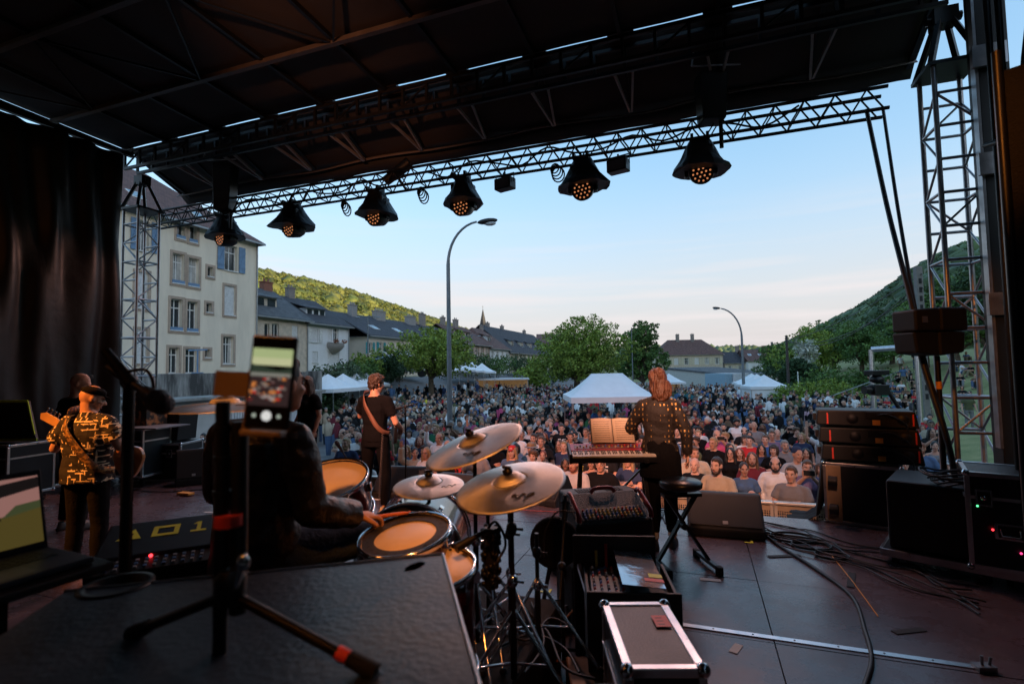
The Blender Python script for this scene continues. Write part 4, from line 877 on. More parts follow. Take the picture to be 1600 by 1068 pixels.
c = MB(); c.path(smooth_pts(P, 4), .014, 5); tag(c.build('truss_cable', m_cable), 'loose black cable woven along the front truss', 'cable')
for k, (px, y0, y1, w) in enumerate([(1109, 118, 192, .3), (352, 258, 330, .3)]):
    a = atv(px, y0, 7.25); b = atv(px, y1, 7.25); t = thing('hung_speaker', ['black speaker hung on a pipe above the near end of the truss', 'black speaker hung on a pipe above the far end of the truss'][k], 'speaker', (a.x, 7.25, b.z), .3, 'speakers hung under the canopy'); H = a.z - b.z
    c = MB(); c.prism([(-w / 2, 0), (w / 2, 0), (w / 2 + .05, H), (-w / 2 - .03, H)], -.14, .14); c.build('cabinet', m_blkp, t, bev=.02); c = MB(); c.tube((.12, 0, -.35), (.12, 0, H + .5), .028); c.build('pipe', m_blkm, t)
    c = MB(); c.path([(-w, -.2, H + .02), (w * 1.1, -.2, H + .02)], .012, 6); c.path([(-w, -.2, H + .02), (-w + .03, -.2, H + .2)], .012, 6); c.build('bracket', m_alud, t)
# cables falling from the truss end
for k, (x0, x1, y1) in enumerate([(1354, 1424, 478), (1380, 1428, 480)]):
    a = atv(x0, 172, LV); b = gp(x1, 4.9); b.z = atd(x1, y1, 4.9).z; b2 = gp(1470, 4.5, .05)
    c = MB(); P = [a, a.lerp(b, .5) + V((0, 0, -.12)), b, b + V((.05, 0, -.5)), b.lerp(b2, .6) + V((.1, 0, -.1)), b2 + V((0, 0, .1))]; c.path(smooth_pts(P, 8), .024 if k == 0 else .018, 6)
    tag(c.build('hanging_cable', m_cable), ['thick black cable falling from the near truss end to the speaker', 'thinner black cable beside it falling from the near truss end'][k], 'cable')

# ------------------------------------------------------------------ crowd barrier
m_bar = K('barrier_grey', (.66, .60, .52), .45, .5, .15, 5); m_mesh = K('barrier_mesh', (.42, .32, .22), .6, .3, .1, 5)
BV, BT, GZ = 7.95, -.16, -1.47
def barrier(label, u):
    t = thing('crowd_barrier', label, 'barrier', (u, BV, GZ), 0, 'crowd barriers before the stage'); H = BT - GZ
    for x in (0, .96): c = MB(); c.bb(x, x + .04, -.02, .02, 0, H); c.build('post', m_bar, t)
    c = MB(); c.bb(0, 1.0, -.045, .06, H, H + .035); c.build('top_rail', m_bar, t, bev=.008)
    c = MB(); c.bb(.04, .96, -.006, .006, H - .09, H - .0); c.bb(.04, .96, -.006, .006, .05, .12)
    for i in range(31): x = .055 + i * .0293; c.bb(x, x + .011, -.004, .004, .12, H - .09)
    for i in range(34): z = .14 + i * .034; c.bb(.04, .96, -.0055, -.0035, z, z + .011)
    o = c.build('mesh_panel', m_mesh, t); o['kind'] = 'stuff'
    c = MB(); c.bb(0, 1.0, -.9, 0, .0, .012); c.build('foot_plate', m_bar, t); c = MB(); c.bar((.02, -.85, .02), (.02, -.03, H * .8), .03); c.build('brace', m_bar, t)
    return t
b0 = barrier('x', 0)
BL = ['barrier panel %s' % s for s in ('at the far end beside the truss tower', 'seen past the far flight cases', 'below the two people in hoodies', 'behind the drummer', 'left of the rack tom', 'behind the guitarist', 'right of the guitarist', 'behind the splash cymbal', 'behind the tilted crash cymbal', 'just right of the lower crash cymbal', 'behind the keyboard amplifier', 'behind the stool', 'between the stool and the wedge monitor', 'right of the wedge monitor', 'beside the black cloth on the flight case', 'behind the speaker stack', 'behind the pole mounted speaker')]
for i, u in enumerate(np.arange(-12.2, 4.0, 1.01)):
    if i >= len(BL): break
    if i == 0: b0.location = (u, BV, GZ); b0['label'] = 'grey mesh ' + BL[0]
    else: dup(b0, (u, BV, GZ), label='grey mesh ' + BL[i])
# =================================================================== EQUIPMENT
_fc = {}
def flightcase(label, loc, rz, w, d, h, casters=True, name='flight_case', trim=.035, handles='fb', top=None, group='flight cases on the stage'):
    t = thing(name, label, 'flight case', loc, rz, group); z0 = .13 if casters else 0
    c = MB(); c.bb(-w / 2 + .006, w / 2 - .006, -d / 2 + .006, d / 2 - .006, z0 + .006, z0 + h - .006); c.build('panel', m_ply, t)
    q = trim
    def tb(x0, x1, y0, y1, z0_, z1_): c = MB(); c.bb(x0, x1, y0, y1, z0_, z1_); c.build('edge_trim', m_alu, t, bev=.004)
    for sx in (-1, 1):
        for sy in (-1, 1):
            X, Y = sx * w / 2, sy * d / 2; tb(min(X, X - sx * q), max(X, X - sx * q), min(Y, Y - sy * q), max(Y, Y - sy * q), z0 + q, z0 + h - q)
    for sz in (0, 1):
        Z = z0 + (h - q if sz else 0)
        for sy in (-1, 1): Y = sy * d / 2; tb(-w / 2, w / 2, min(Y, Y - sy * q), max(Y, Y - sy * q), Z, Z + q)
        for sx in (-1, 1): X = sx * w / 2; tb(min(X, X - sx * q), max(X, X - sx * q), -d / 2 + q, d / 2 - q, Z, Z + q)
    if 'b' not in _fc:
        b = MB(); b.ell((0, 0, 0), .027, 12, 8); _fc['b'] = b.mesh('ball_corner')
        b = MB(); b.bb(-.09, .09, -.012, .0, -.06, .06); b.bb(-.07, .07, -.013, -.011, -.045, .045, 1); b.path([(-.055, -.016, .02), (-.05, -.03, -.03), (.05, -.03, -.03), (.055, -.016, .02)], .009, 6); _fc['h'] = b.mesh('handle')
        b = MB(); b.bb(-.05, .05, -.010, 0, -.065, .065); b.bb(-.038, .038, -.011, -.009, -.05, .05, 1); b.ell((0, -.014, 0), (.024, .01, .018)); _fc['l'] = b.mesh('latch')
        b = MB(); b.tube((-.022, 0, .05), (.022, 0, .05), .05, n=14, mi=1); b.bb(-.035, .035, -.04, .04, .11, .13); b.bb(-.032, -.026, -.02, .02, .04, .12); b.bb(.026, .032, -.02, .02, .04, .12); _fc['c'] = b.mesh('caster')
        for k in _fc.values():
            k.materials.append(m_chr); k.materials.append(m_blk)
        _fc['c'].materials[1] = m_rub
    for sx in (-1, 1):
        for sy in (-1, 1):
            for sz in (0, 1): mobj('ball_corner', _fc['b'], m_chr, t, (sx * (w / 2 - .012), sy * (d / 2 - .012), z0 + (h - .012 if sz else .012)))
            if casters: mobj('caster', _fc['c'], m_chr, t, (sx * (w / 2 - .1), sy * (d / 2 - .1), 0), .4)
    for f in handles:
        rz_, X, Y = dict(f=(0, 0, -d / 2), b=(PI, 0, d / 2), l=(-PI / 2, -w / 2, 0), r=(PI / 2, w / 2, 0))[f]
        span = w if f in 'fb' else d
        mobj('handle', _fc['h'], m_chr, t, (X, Y, z0 + h * .42), rz_)
        for s in (-1, 1):
            ox, oy = (s * span * .28, 0) if f in 'fb' else (0, s * span * .28)
            mobj('latch', _fc['l'], m_chr, t, (X + ox, Y + oy, z0 + h * .74), rz_)
    if handles:
        for sy in (-1, 1): c = MB(); c.bb(-w / 2 + q, w / 2 - q, sy * (d / 2 + .001) - .004, sy * (d / 2 + .001) + .004, z0 + h * .74 - .012, z0 + h * .74 + .012); c.build('lid_trim', m_alu, t)
        for sx in (-1, 1): c = MB(); c.bb(sx * (w / 2 + .001) - .004, sx * (w / 2 + .001) + .004, -d / 2 + q, d / 2 - q, z0 + h * .74 - .012, z0 + h * .74 + .012); c.build('lid_trim', m_alu, t)
    return t
def cable(label, P, r=.008, m=None, nm='cable', group='cables on the stage floor'):
    c = MB(); c.path(smooth_pts(P, 7), r, 6); return tag(c.build(nm, m or m_cable), label, 'cable', group)
def fp(px, py, z=.012): return onz(px, py, z)
def wedge(label, loc, rz, w=.62, d=.42, h=.40, group='floor monitors'):
    t = thing('monitor_wedge', label, 'speaker', loc, rz, group)
    prof = [(-d / 2, 0), (d / 2, 0), (d / 2 + .02, h * .35), (d / 2 - .12, h), (d / 2 - .2, h), (-d / 2, .09)]      # y,z ; grille on the sloping side facing -y
    c = MB(); n = len(prof); vs = [(-w / 2, y, z) for y, z in prof] + [(w / 2, y, z) for y, z in prof]
    c.add(vs, [tuple(range(n)), tuple(range(2 * n - 1, n - 1, -1))] + [(i, n + i, n + (i + 1) % n, (i + 1) % n) for i in range(n)]); c.build('cabinet', K('speaker_textured', (.007, .007, .008), .6, 0, .2, 20, .6, 160, spec=.25), t, bev=.018)
    y0, z0, y1, z1 = -d / 2, .09, d / 2 - .2, h; nrm = V((0, -(z1 - z0), y1 - y0)).normalized(); A = V((0, y0, z0)); B = V((0, y1, z1)); a = A.lerp(B, .07) + nrm * .006; b = A.lerp(B, .93) + nrm * .006
    c = MB(); c.bar(a, b, w * .92, .012); c.build('grille', K('grille_black', (.008, .008, .009), .5, .3, .2, 60, 1.0, 400), t, bev=.004)
    p = A.lerp(B, .16) + nrm * .014 ; c = MB(); c.bar(p - (B - A).normalized() * .018, p + (B - A).normalized() * .018, .05, .004); c.build('badge', m_alud, t)
    for s in (-1, 1): c = MB(); c.box((s * (w / 2 + .002), d * .12, h * .45), (.012, .12, .05)); c.build('side_handle', m_blk, t, bev=.004)
    return t

# ---- right: speaker stack on flight case
q = fp(1352, 812, 0); t = flightcase('flight case tipped on its side under the stack of speakers, casters facing us', q, -.28, .72, .62, .66, casters=False, handles='')
for z in (.18, .48):
    c = MB(); c.bb(-.33, -.19, -.335, -.315, z - .15, z + .15); c.build('wheel_plate', K('wheel_board', (.30, .20, .12), .6), t); c = MB(); c.tube((-.26, -.45, z), (-.26, -.335, z), .03); c.build('fork', m_chr, t); c = MB(); c.tube((-.30, -.43, z), (-.22, -.43, z), .055, n=16); c.build('caster_wheel', m_blk, t)
def array_box(label, loc, rz, k):
    t = thing('line_array_speaker', label, 'speaker', loc, rz, 'stacked speakers on the flight case'); w, d, h = .94, .44, .185
    c = MB(); c.prism([(-w / 2, .02), (w / 2, .0), (w / 2 - .03, h), (-w / 2 + .02, h)], -d / 2, d / 2); c.build('cabinet', K('speaker_textured', (.007, .007, .008), .55), t, bev=.014)
    for x in (-.12, .33): c = MB(); c.lathe([(.0, .0), (.055, 0), (.065, -.014)], 16, (x, -d / 2 - .001, h * .5), (0, -1, 0)); c.build('side_handle', m_blk, t)
    c = MB(); c.bb(-.36 - .004, -.36 + .012, -d / 2 - .006, -d / 2, .03, h - .03, 0); c.bb(w / 2 - .06, w / 2 - .045, -d / 2 - .006, -d / 2, .03, h - .03, 0); c.build('red_mark', m_taper, t)
    c = MB(); c.bb(.06, .13, -d / 2 - .005, -d / 2, .03, .085); c.build('orange_label', m_tapeo, t)
    c = MB(); c.bb(.0, .26, -d / 2 - .012, -d / 2, .10, .17); c.build('connector_plate', m_blkm, t, bev=.003)
    c = MB(); c.bb(-w / 2 - .02, -w / 2 + .1, -.1, .1, .06, .14); c.build('rigging', m_blkm, t); c = MB(); c.path(smooth_pts([(.1, -d / 2 - .01, .14), (.2, -d / 2 - .06, .15), (.34, -d / 2 - .04, .06), (.36, -d / 2 - .03, -.01)], 5), .007, 6); c.build('lead', m_cable, t)
    return t
for i in range(3):
    array_box(['lowest of the three wide black speakers stacked on the case', 'middle of the three wide black speakers stacked on the case', 'topmost of the three wide black speakers stacked on the case'][i], (q.x + .06 - .015 * i, q.y, .665 + i * .192), -.12 - .012 * i, i)
# black cloth hanging from the case
c = MB(); P = []
cz = [(.74, 0), (.72, -.04), (.45, -.07), (.12, -.12), (.012, -.26), (.012, -.42)]
for z, o in cz:
    for i in range(9): P.append((o + .03 * math.sin(i * 1.7), i * .065, z + (.012 * math.sin(i * 2.2 + o * 9) if z > .05 else .012 * abs(math.sin(i * 1.9)))))
c.add(P, [(j * 9 + i, j * 9 + i + 1, (j + 1) * 9 + i + 1, (j + 1) * 9 + i) for j in range(5) for i in range(8)], 0, True)
o = c.build('black_cloth', m_blkc, loc=(q.x - .40, q.y - .22, -.05)); o.rotation_euler = (0, 0, -.28); s = o.modifiers.new('s', 'SOLIDIFY'); s.thickness = .006; tag(o, 'crumpled black cloth hanging from the flight case onto the floor', 'cloth')
# sub on dolly
q = gp(1462, 4.55); t = thing('subwoofer', 'large black subwoofer box standing on a wheeled dolly', 'speaker', (q.x, q.y, .14), -.42)
c = MB(); c.bb(-.40, .40, -.33, .33, 0, .58); c.build('cabinet', K('speaker_textured', (.007, .007, .008), .55), t, bev=.02); c = MB(); c.bb(-.36, .36, -.338, -.331, .04, .54); c.build('grille', K('grille_black', (.008, .008, .009), .5), t)
t = thing('dolly', 'flat wheeled board with aluminium edges under the subwoofer', 'dolly', (q.x, q.y, 0), -.42); c = MB(); c.bb(-.44, .44, -.37, .37, .085, .135); c.build('board', m_ply, t)
for y in (-.385, .385): c = MB(); c.bb(-.45, .45, y - .012, y + .012, .075, .137); c.build('edge_trim', m_alu, t, bev=.003)
for x in (-.45, .45): c = MB(); c.bb(x - .012, x + .012, -.372, .372, .075, .137); c.build('edge_trim', m_alu, t, bev=.003)
for sx in (-1, 1):
    for sy in (-1, 1): c = MB(); c.tube((sx * .36 - .02, sy * .3, .042), (sx * .36 + .02, sy * .3, .042), .042, n=12); c.build('caster', m_rub, t)
# amp rack behind with bits
q2 = gp(1545, 4.2); t = flightcase('black equipment rack in the shadow right of the subwoofer', q2, -.3, .5, .55, .75, casters=True, handles='f')
for i, (x, z, mm) in enumerate([(-.1, .45, K('red_led', (.5, .02, .02), .4, emit=(1, .03, .04), es=1)), (.05, .3, K('pink_led', (.5, .02, .2), .4, emit=(1, .05, .2), es=.6)), (-.18, .62, K('green_led', (.02, .5, .1), .4, emit=(.1, 1, .3), es=.6))]):
    c = MB(); c.ell((x, -.283, z), .008, 8, 6); c.build('indicator', mm, t)
# pole speaker
q = gp(1458, 4.8); t = thing('speaker_pole', 'speaker pole with strips of orange tape rising behind the subwoofer', 'stand', (q.x, q.y, 0)); zt2 = atd(1458, 556, 4.8).z
c = MB(); c.tube((0, 0, 0), (0, 0, zt2), .022, n=10); c.build('pole', m_blkm, t)
for z in (1.16, 1.5): c = MB(); c.tube((0, 0, z), (0, 0, z + .07), .0235, n=10); c.build('tape_band', m_tapeo, t)
for i in range(3): a = 2 * PI * i / 3 + .3; c = MB(); c.tube((0, 0, .45), (math.cos(a) * .35, math.sin(a) * .35, .02), .014); c.build('leg', m_blkm, t)
a = atd(1455, 556, 4.8); t = thing('curved_speaker', 'black two tier speaker head on the pole in front of the truss tower', 'speaker', (a.x, a.y, a.z), _th + .1); t.scale = (.84, .9, .95)
for k, (z0, z1, w0, w1) in enumerate([(0, .235, .24, .30), (.24, .47, .30, .28)]):
    for s, nm in ((-1, 'horn_cabinet'), (1, 'woofer_cabinet')):
        c = MB(); x0, x1 = (-.32, -.02) if s < 0 else (-.015, .31)
        c.prism([(x0 + (.03 if k == 0 and s < 0 else 0), z0 + (.03 if k == 0 and s < 0 else 0)), (x1 - (.03 if k == 0 and s > 0 else 0), z0 + (.03 if k == 0 and s > 0 else 0)), (x1, z1), (x0, z1 - (.02 if k and s < 0 else 0))], -w0 / 2, w1 / 2); c.build(nm, K('speaker_textured', (.007, .007, .008), .55), t, bev=.02)
c = MB(); c.bb(-.24, -.18, -.157, -.145, .32, .38); c.build('badge', m_alud, t)
# camera crane head (video camera on jib, beyond)
q = atd(1370, 590, 9.5); t = thing('video_camera', 'dark remote video camera head on a jib arm above the bank', 'camera', q, .4)
c = MB(); c.bb(-.16, .16, -.12, .12, .05, .14); c.build('top_plate', m_blkm, t, bev=.01); c = MB(); c.lathe([(.05, -.1), (.12, -.06), (.12, 0), (.06, .05)], 16); c.build('pan_head', m_blkp, t); c = MB(); c.bb(-.12, .16, -.1, .1, -.32, -.12); c.tube((-.12, 0, -.22), (-.26, 0, -.22), .07, .08, 14); c.build('camera_body', m_blkp, t, bev=.015)
a = atd(1362, 583, 9.5); b = atd(1424, 640, 9.0); d0 = gp(1432, 9.0, -1.5); c = MB(); c.path(smooth_pts([q + V((0, 0, .1)), q + V((.5, 0, -.9)), b, V((b.x + .1, b.y, -1.5))], 5), .035, 8); c.build('jib_arm', m_blkm); o = bpy.data.objects['jib_arm']; tag(o, 'dark jib arm carrying the video camera head', 'jib')

# ---- centre right: wedge, stool, amp, rack, flight case
q = fp(1133, 835, 0); wedge('angular black floor monitor right of the stool', (q.x, q.y + .14, 0), .02, .74, .52, .385)
def stool():
    q = fp(1068, 885, 0); t = thing('round_stool', 'round black padded stool with crossed leg frame', 'stool', q, .45); H = .68
    c = MB(); c.lathe([(.0, H), (.16, H), (.18, H + .015), (.185, H + .045), (.165, H + .07), (0, H + .078)], 28); c.build('seat', K('vinyl_black', (.012, .012, .014), .3, 0, .1, 5, .1, 20), t)
    for s in (-1, 1):
        c = MB(); c.bar((-s * .15, -.02 * s, H - .06), (s * .22, -.02 * s, .06), .045, .025); c.build('leg', m_blkm, t)
        c = MB(); c.bb(s * .22 - .02, s * .22 + .02, -.21, .21, .03, .065); c.build('foot_bar', m_blkm, t, bev=.005)
        for y in (-.21, .21): c = MB(); c.bb(s * .22 - .025, s * .22 + .025, y - .03, y + .03, .0, .07); c.build('foot_cap', m_rub, t, bev=.008)
    c = MB(); c.bb(-.17, .17, -.05, .05, H - .07, H - .04); c.bb(-.04, .04, -.04, .04, H - .04, H); c.build('seat_bracket', m_blkm, t); c = MB(); c.tube((-.0, -.06, .36), (.0, .06, .36), .03); c.build('pivot', m_blkm, t); return t
stool()
# lower cabinet + combo amp
ac = gp(928, 3.75); rzA = _th + .20
t = thing('speaker_cabinet', 'low black speaker cabinet with orange piping under the keyboard amplifier', 'speaker', (ac.x, ac.y, 0), rzA)
c = MB(); c.bb(-.30, .30, -.2, .2, 0, .42); c.build('cabinet', m_blkc, t, bev=.015); c = MB(); P = [(-.26, -.204, .03), (.26, -.204, .03), (.26, -.204, .36), (-.26, -.204, .36)]; c.path(P, .004, 6, closed=True); c.build('piping', m_tapeo, t)
za = .425; t = thing('keyboard_amplifier', 'black keyboard amplifier with dark red leather handles and rows of coloured knobs', 'amplifier', (ac.x, ac.y + .02, za), rzA)
# profile: front leaning panel toward us
w = .55; prof = [(-.18, 0), (.2, 0), (.2, .42), (.02, .42), (-.24, .28)]
c = MB(); n = len(prof); c.add([(-w / 2, y, z) for y, z in prof] + [(w / 2, y, z) for y, z in prof], [tuple(range(n)), tuple(range(2 * n - 1, n - 1, -1))] + [(i, n + i, n + (i + 1) % n, (i + 1) % n) for i in range(n)]); c.build('cabinet', K('tolex_black', (.008, .008, .008), .5, 0, .2, 30, .5, 120), t, bev=.015)
slope = V((0, .26, .14)).normalized(); nrm = V((0, -.14, .26)).normalized(); base = V((0, -.235, .285))
c = MB(); a = base + slope * .02 + nrm * .004; b = base + slope * .13 + nrm * .004; c.bar(a, b, .46, .006); c.build('control_panel', K('panel_blue_grey', (.06, .09, .12), .4), t)
kc = [K('knob_cream', (.6, .55, .4), .4), K('knob_blue', (.1, .25, .6), .4), K('knob_yellow', (.7, .5, .08), .4), K('knob_red', (.6, .05, .04), .4)]
kb = MB(); kb.tube((0, 0, 0), (0, 0, .016), .008, .006, 8); kme = kb.mesh('knob'); tilt = math.atan2(.14, .26)
rs = random.Random(4)
for r in range(4):
    for i in range(15):
        p = base + slope * (.035 + r * .024) + nrm * .006 + V(((i - 7) * .029, 0, 0)); o = mobj('knob', kme, kc[rs.randrange(4)], t, p, own=True); o.rotation_euler = (tilt, 0, 0)
red = K('oxblood_leather', (.42, .03, .035), .3, 0, .2, 8, .2, 30)
for x in (-.26, .26): c = MB(); c.path(smooth_pts([V((x, -.235, .295)), V((x, -.22, .345)), V((x, -.1, .41)), V((x, -.03, .44)), V((x, .0, .42))], 4), .016, 8); c.build('handle', red, t)
c = MB(); c.path(smooth_pts([V((-.09, -.0, .425)), V((-.06, -.0, .455)), V((.06, -.0, .455)), V((.09, -.0, .425))], 4), .015, 8); c.build('handle', red, t)
c = MB(); c.bb(-.27, .27, -.186, -.181, .04, .24); c.build('grille_cloth', K('grille_black', (.008, .008, .009), .5), t); c = MB(); c.bb(-.03, .03, -.190, -.186, .07, .095); c.build('badge', K('badge_gold', (.5, .35, .12), .35, .8), t)
for s in (-.16, .06):
    c = MB()
    for i in range(6): c.box((s + i * .022, .09, .423), (.012, .09, .004))
    o = c.build('vent', m_dark, t); o['kind'] = 'stuff'
# open rack with pedals and clear sheet
q = gp(962, 2.95); t = thing('open_case', 'open black wooden trunk holding a mixer under a clear sheet', 'case', (q.x, q.y, 0), _th - .10)
for nm, bbx in (('front_panel', (-.24, .24, -.27, -.25, .0, .60)), ('back_panel', (-.30, .20, .25, .27, 0, .72)), ('side_panel', (-.24, -.22, -.25, .25, 0, .56)), ('side_panel', (.22, .24, -.25, .25, 0, .56))):
    c = MB(); c.bb(*bbx); c.build(nm, m_blk, t, bev=.006)
c = MB(); c.bb(-.218, .218, -.248, .248, .42, .50); c.build('shelf', m_blk, t)
c = MB(); c.bb(-.07, .09, -.274, -.2705, .47, .50); c.build('handle_slot', m_dark, t)
t = thing('mixer', 'small blue grey mixer with red and white knobs inside the open trunk', 'mixer', (q.x, q.y, .502), _th - .10)
c = MB(); c.bb(-.21, .0, -.2, .2, 0, .05); c.build('body', K('mixer_blue', (.05, .09, .13), .4), t, bev=.005)
for i in range(5):
    for j in range(9): o = mobj('knob', kme, [K('knob_white', (.7, .7, .7), .4), kc[3], kc[1], m_blk][(i * 3 + j) % 4], t, (-.19 + i * .038, -.17 + j * .042, .05), own=True)
for x, y, l in ((-.16, .22, .1), (-.1, .22, .14)): c = MB(); c.tube((x, y, .03), (x, y + .03, .03 + l), .009); c.build('plug', kc[2] if l < .12 else kc[3], t)
R = Matrix.Rotation(.02, 3, 'X')
m_clear = K('clear_plastic', (.62, .68, .76), .07, .65, .1, 2, .1, 12, spec=.9)
c = MB(); c.box((.055, 0, .625), (.22, .50, .004), Matrix.Rotation(.08, 3, 'Y')); o = c.build('clear_sheet', m_clear, loc=(q.x, q.y, 0)); o.rotation_euler = (0, 0, _th - .10); tag(o, 'clear plastic sheet reflecting the sky over the mixer', 'sheet')
lb = MB(); lb.box((.135, -.10, .622), (.07, .05, .003), Matrix.Rotation(.08, 3, 'Y')); lb.box((.12, -.16, .6225), (.1, .04, .003), Matrix.Rotation(.08, 3, 'Y'), 1)
o2 = lb.build('sticker', [m_tapey, m_taper], o)
# near flight case with aluminium edges and red label
q = onz(1012, 985, .66); t = flightcase('aluminium edged flight case with a red sticker in the near middle', (q.x, q.y, 0), _th - .02, .30, .54, .66, casters=False, trim=.034)
c = MB(); c.bb(.045, .11, .03, .13, .661, .6625); c.build('red_sticker', m_taper, t)
for i in range(3): c = MB(); c.bb(.058, .085, .048 + i * .028, .053 + i * .028, .6626, .6630); c.build('print_line', K('print_dark', (.1, .0, .0), .5), t)
c = MB(); c.ell((-.05, -.42, .60), (.17, .09, .05), 18, 10); o = c.build('stool_seat', K('mesh_seat_blue', (.03, .045, .06), .5, 0, .2, 30, .8, 200), None, (q.x, q.y, 0)); tag(o, 'dark rounded seat edge at the bottom of the picture before the flight case', 'seat')
# gold lit case and power strip, side rack
q = gp(915, 2.55); t = thing('wooden_box', 'small dark wooden amplifier base lit orange beside the trunk', 'box', (q.x - .02, q.y, 0), _th); c = MB(); c.bb(-.12, .14, -.12, .3, .0, .20); c.build('body', K('brown_wood', (.25, .12, .05), .5, 0, .3, 6), t, bev=.01)
for k in range(3): c = MB(); c.bb(-.09, .11, -.126, -.12, .03 + k * .05, .06 + k * .05); c.build('slat', K('brown_wood2', (.16, .08, .04), .5), t)
q = gp(905, 3.0); t = thing('metal_rack', 'upright aluminium edged rack panel leaning on the trunk', 'rack', (q.x, q.y, 0), _th + .1); c = MB(); c.bar((0, -.25, .3), (-.02, .2, .55), .02, .03); c.bar((0.03, -.25, .3), (.02, .2, .55), .008, .03); c.build('edge', m_alu, t); c = MB(); c.bb(.02, .1, -.2, .2, 0, .42); c.build('panel', m_blk, t)
q = fp(893, 895, 0); t = flightcase('worn brown edged low case under the keyboard amplifier', (q.x + .05, q.y + .15, 0), _th - .5, .5, .3, .18, casters=False, trim=.03)
q = fp(884, 972, .02); t = thing('power_strip', 'black power strip with grey plugs and orange leads', 'power strip', q, 1.0)
c = MB(); c.bb(-.16, .16, -.035, .035, 0, .05); c.build('body', m_blkp, t, bev=.008)
for i in range(4):
    c = MB(); c.tube((-.11 + i * .07, 0, .05), (-.11 + i * .07, .02, .10), .022, .018, 10); c.build('plug', K('plug_grey', (.25, .28, .32), .4), t)
for k in range(3):
    p = fp(862 + k * 14, 985 + k * 12, .1); cable(['orange lead looping out of the power strip', 'second orange lead from the power strip', 'third orange lead beside the power strip'][k], [q + V((-.08 + k * .07, 0, .1)), p + V((-.05, -.05, .12)), p + V((-.1, -.16, .02)), p + V((.03, -.2, .015))], .008, K('orange_cable', (.7, .22, .05), .5))
# round black pad left of the amp (bass drum practice pad on stand)
q = atd(868, 846, 3.45); t = thing('round_pad', 'round black padded disc leaning against the keyboard amplifier', 'pad', (q.x, q.y, q.z), _th); c = MB(); c.lathe([(0, -.03), (.15, -.03), (.165, -.015), (.165, .05), (.15, .065), (0, .07)], 30, (0, 0, 0), (-.35, -1, .25), sx=1); c.build('disc', m_blkc, t); c = MB(); c.tube((0, .05, 0), (-.1, .2, -q.z + .01), .015); c.tube((0, .05, 0), (.15, .25, -q.z + .01), .015); c.build('stand', m_blkm, t)

# ---- keyboard on stand
ke = gp(946, 5.05); rzk = _th - .03; t = thing('keyboard', 'red stage keyboard with a row of white keys', 'keyboard', (ke.x, ke.y, .885), rzk, rot=(.20, 0, rzk))
c = MB(); c.bb(-.40, .40, -.17, .16, 0, .058); c.build('body', m_blkp, t, bev=.008); c = MB(); c.bb(-.40, .40, -.035, .155, .058, .082); c.build('top_panel', K('keyboard_red', (.36, .015, .025), .3, 0, .05, 5), t, bev=.006)
for s in (-1, 1): c = MB(); c.bb(s * .41 - .012, s * .41 + .012, -.165, .165, -.01, .09); c.build('end_cheek', m_blkp, t, bev=.006)
c = MB(); c.bb(0, .0145, 0, .13, 0, .014); wk = c.mesh('white_key'); c = MB(); c.bb(0, .008, .05, .13, .014, .023); bk = c.mesh('black_key'); mk = K('key_ivory', (.75, .70, .60), .35)
for i in range(50):
    mobj('white_key', wk, mk, t, (-.39 + i * .0156, -.168, .059))
    if i % 7 not in (2, 6): mobj('black_key', bk, m_blkp, t, (-.39 + i * .0156 + .0116, -.168, .059))
c = MB(); c.bb(-.36, .36, .0, .10, .082, .086); c.build('panel', K('kb_panel', (.12, .02, .03), .4), t)
for i in range(22): o = mobj('knob', kme, kc[i % 4], t, (-.33 + i * .031, .03 + .03 * (i % 2), .086), own=True)
t = thing('keyboard_stand', 'black folding keyboard stand under the red keyboard', 'stand', (ke.x, ke.y, 0), rzk)
for s in (-1, 1):
    c = MB(); c.bar((s * .36, -.14, .02), (s * .30, .0, .86), .035, .02); c.bar((s * .36, .2, .02), (s * .30, .0, .86), .035, .02); c.build('leg', m_blkm, t); c = MB(); c.bb(s * .30 - .02, s * .30 + .02, -.19, .19, .855, .88); c.build('arm', m_blkm, t)
c = MB(); c.bar((-.30, 0, .5), (.30, 0, .5), .025); c.bar((-.3, 0, .2), (.3, 0, .78), .018); c.build('crossbar', m_blkm, t)
t = thing('music_book', 'open book of sheet music propped up on the red keyboard', 'book', (ke.x + .01, ke.y + .10, .985), rzk); mp = K('paper_warm', (.72, .56, .40), .8, 0, .05, 4)
c = MB(); c.box((-.0, .085, .12), (.44, .012, .27), Matrix.Rotation(-.5, 3, 'X')); c.build('music_rest', m_blk, t)
for s in (-1, 1):
    c = MB(); n = 7
    for i in range(n): x = s * (.006 + .19 * i / (n - 1)); 
    P = [(s * (.004 + .205 * i / 6), -.012 * math.sin(PI * i / 6), 0) for i in range(7)]; Q = []
    Rm = Matrix.Rotation(-.5, 3, 'X'); vs = []
    for x, y, _ in P: vs.append(Rm @ V((x, y + .0, -.12)) + V((0, .06, .125)))
    for x, y, _ in P: vs.append(Rm @ V((x, y + .0, .14)) + V((0, .06, .125)))
    c.add(vs, [(i, i + 1, i + 8, i + 7) for i in range(6)], 0, True); pg = c.build('page', mp, t); so = pg.modifiers.new('s', 'SOLIDIFY'); so.thickness = .004
    for k in range(9):
        c = MB(); zz = -.09 + k * .024; p = Rm @ V((s * .11, -.016, zz)) + V((0, .06, .125)); c.box(p, (.16, .0012, .003), Rm); c.build('staff_line', K('ink', (.05, .04, .04), .8), pg)

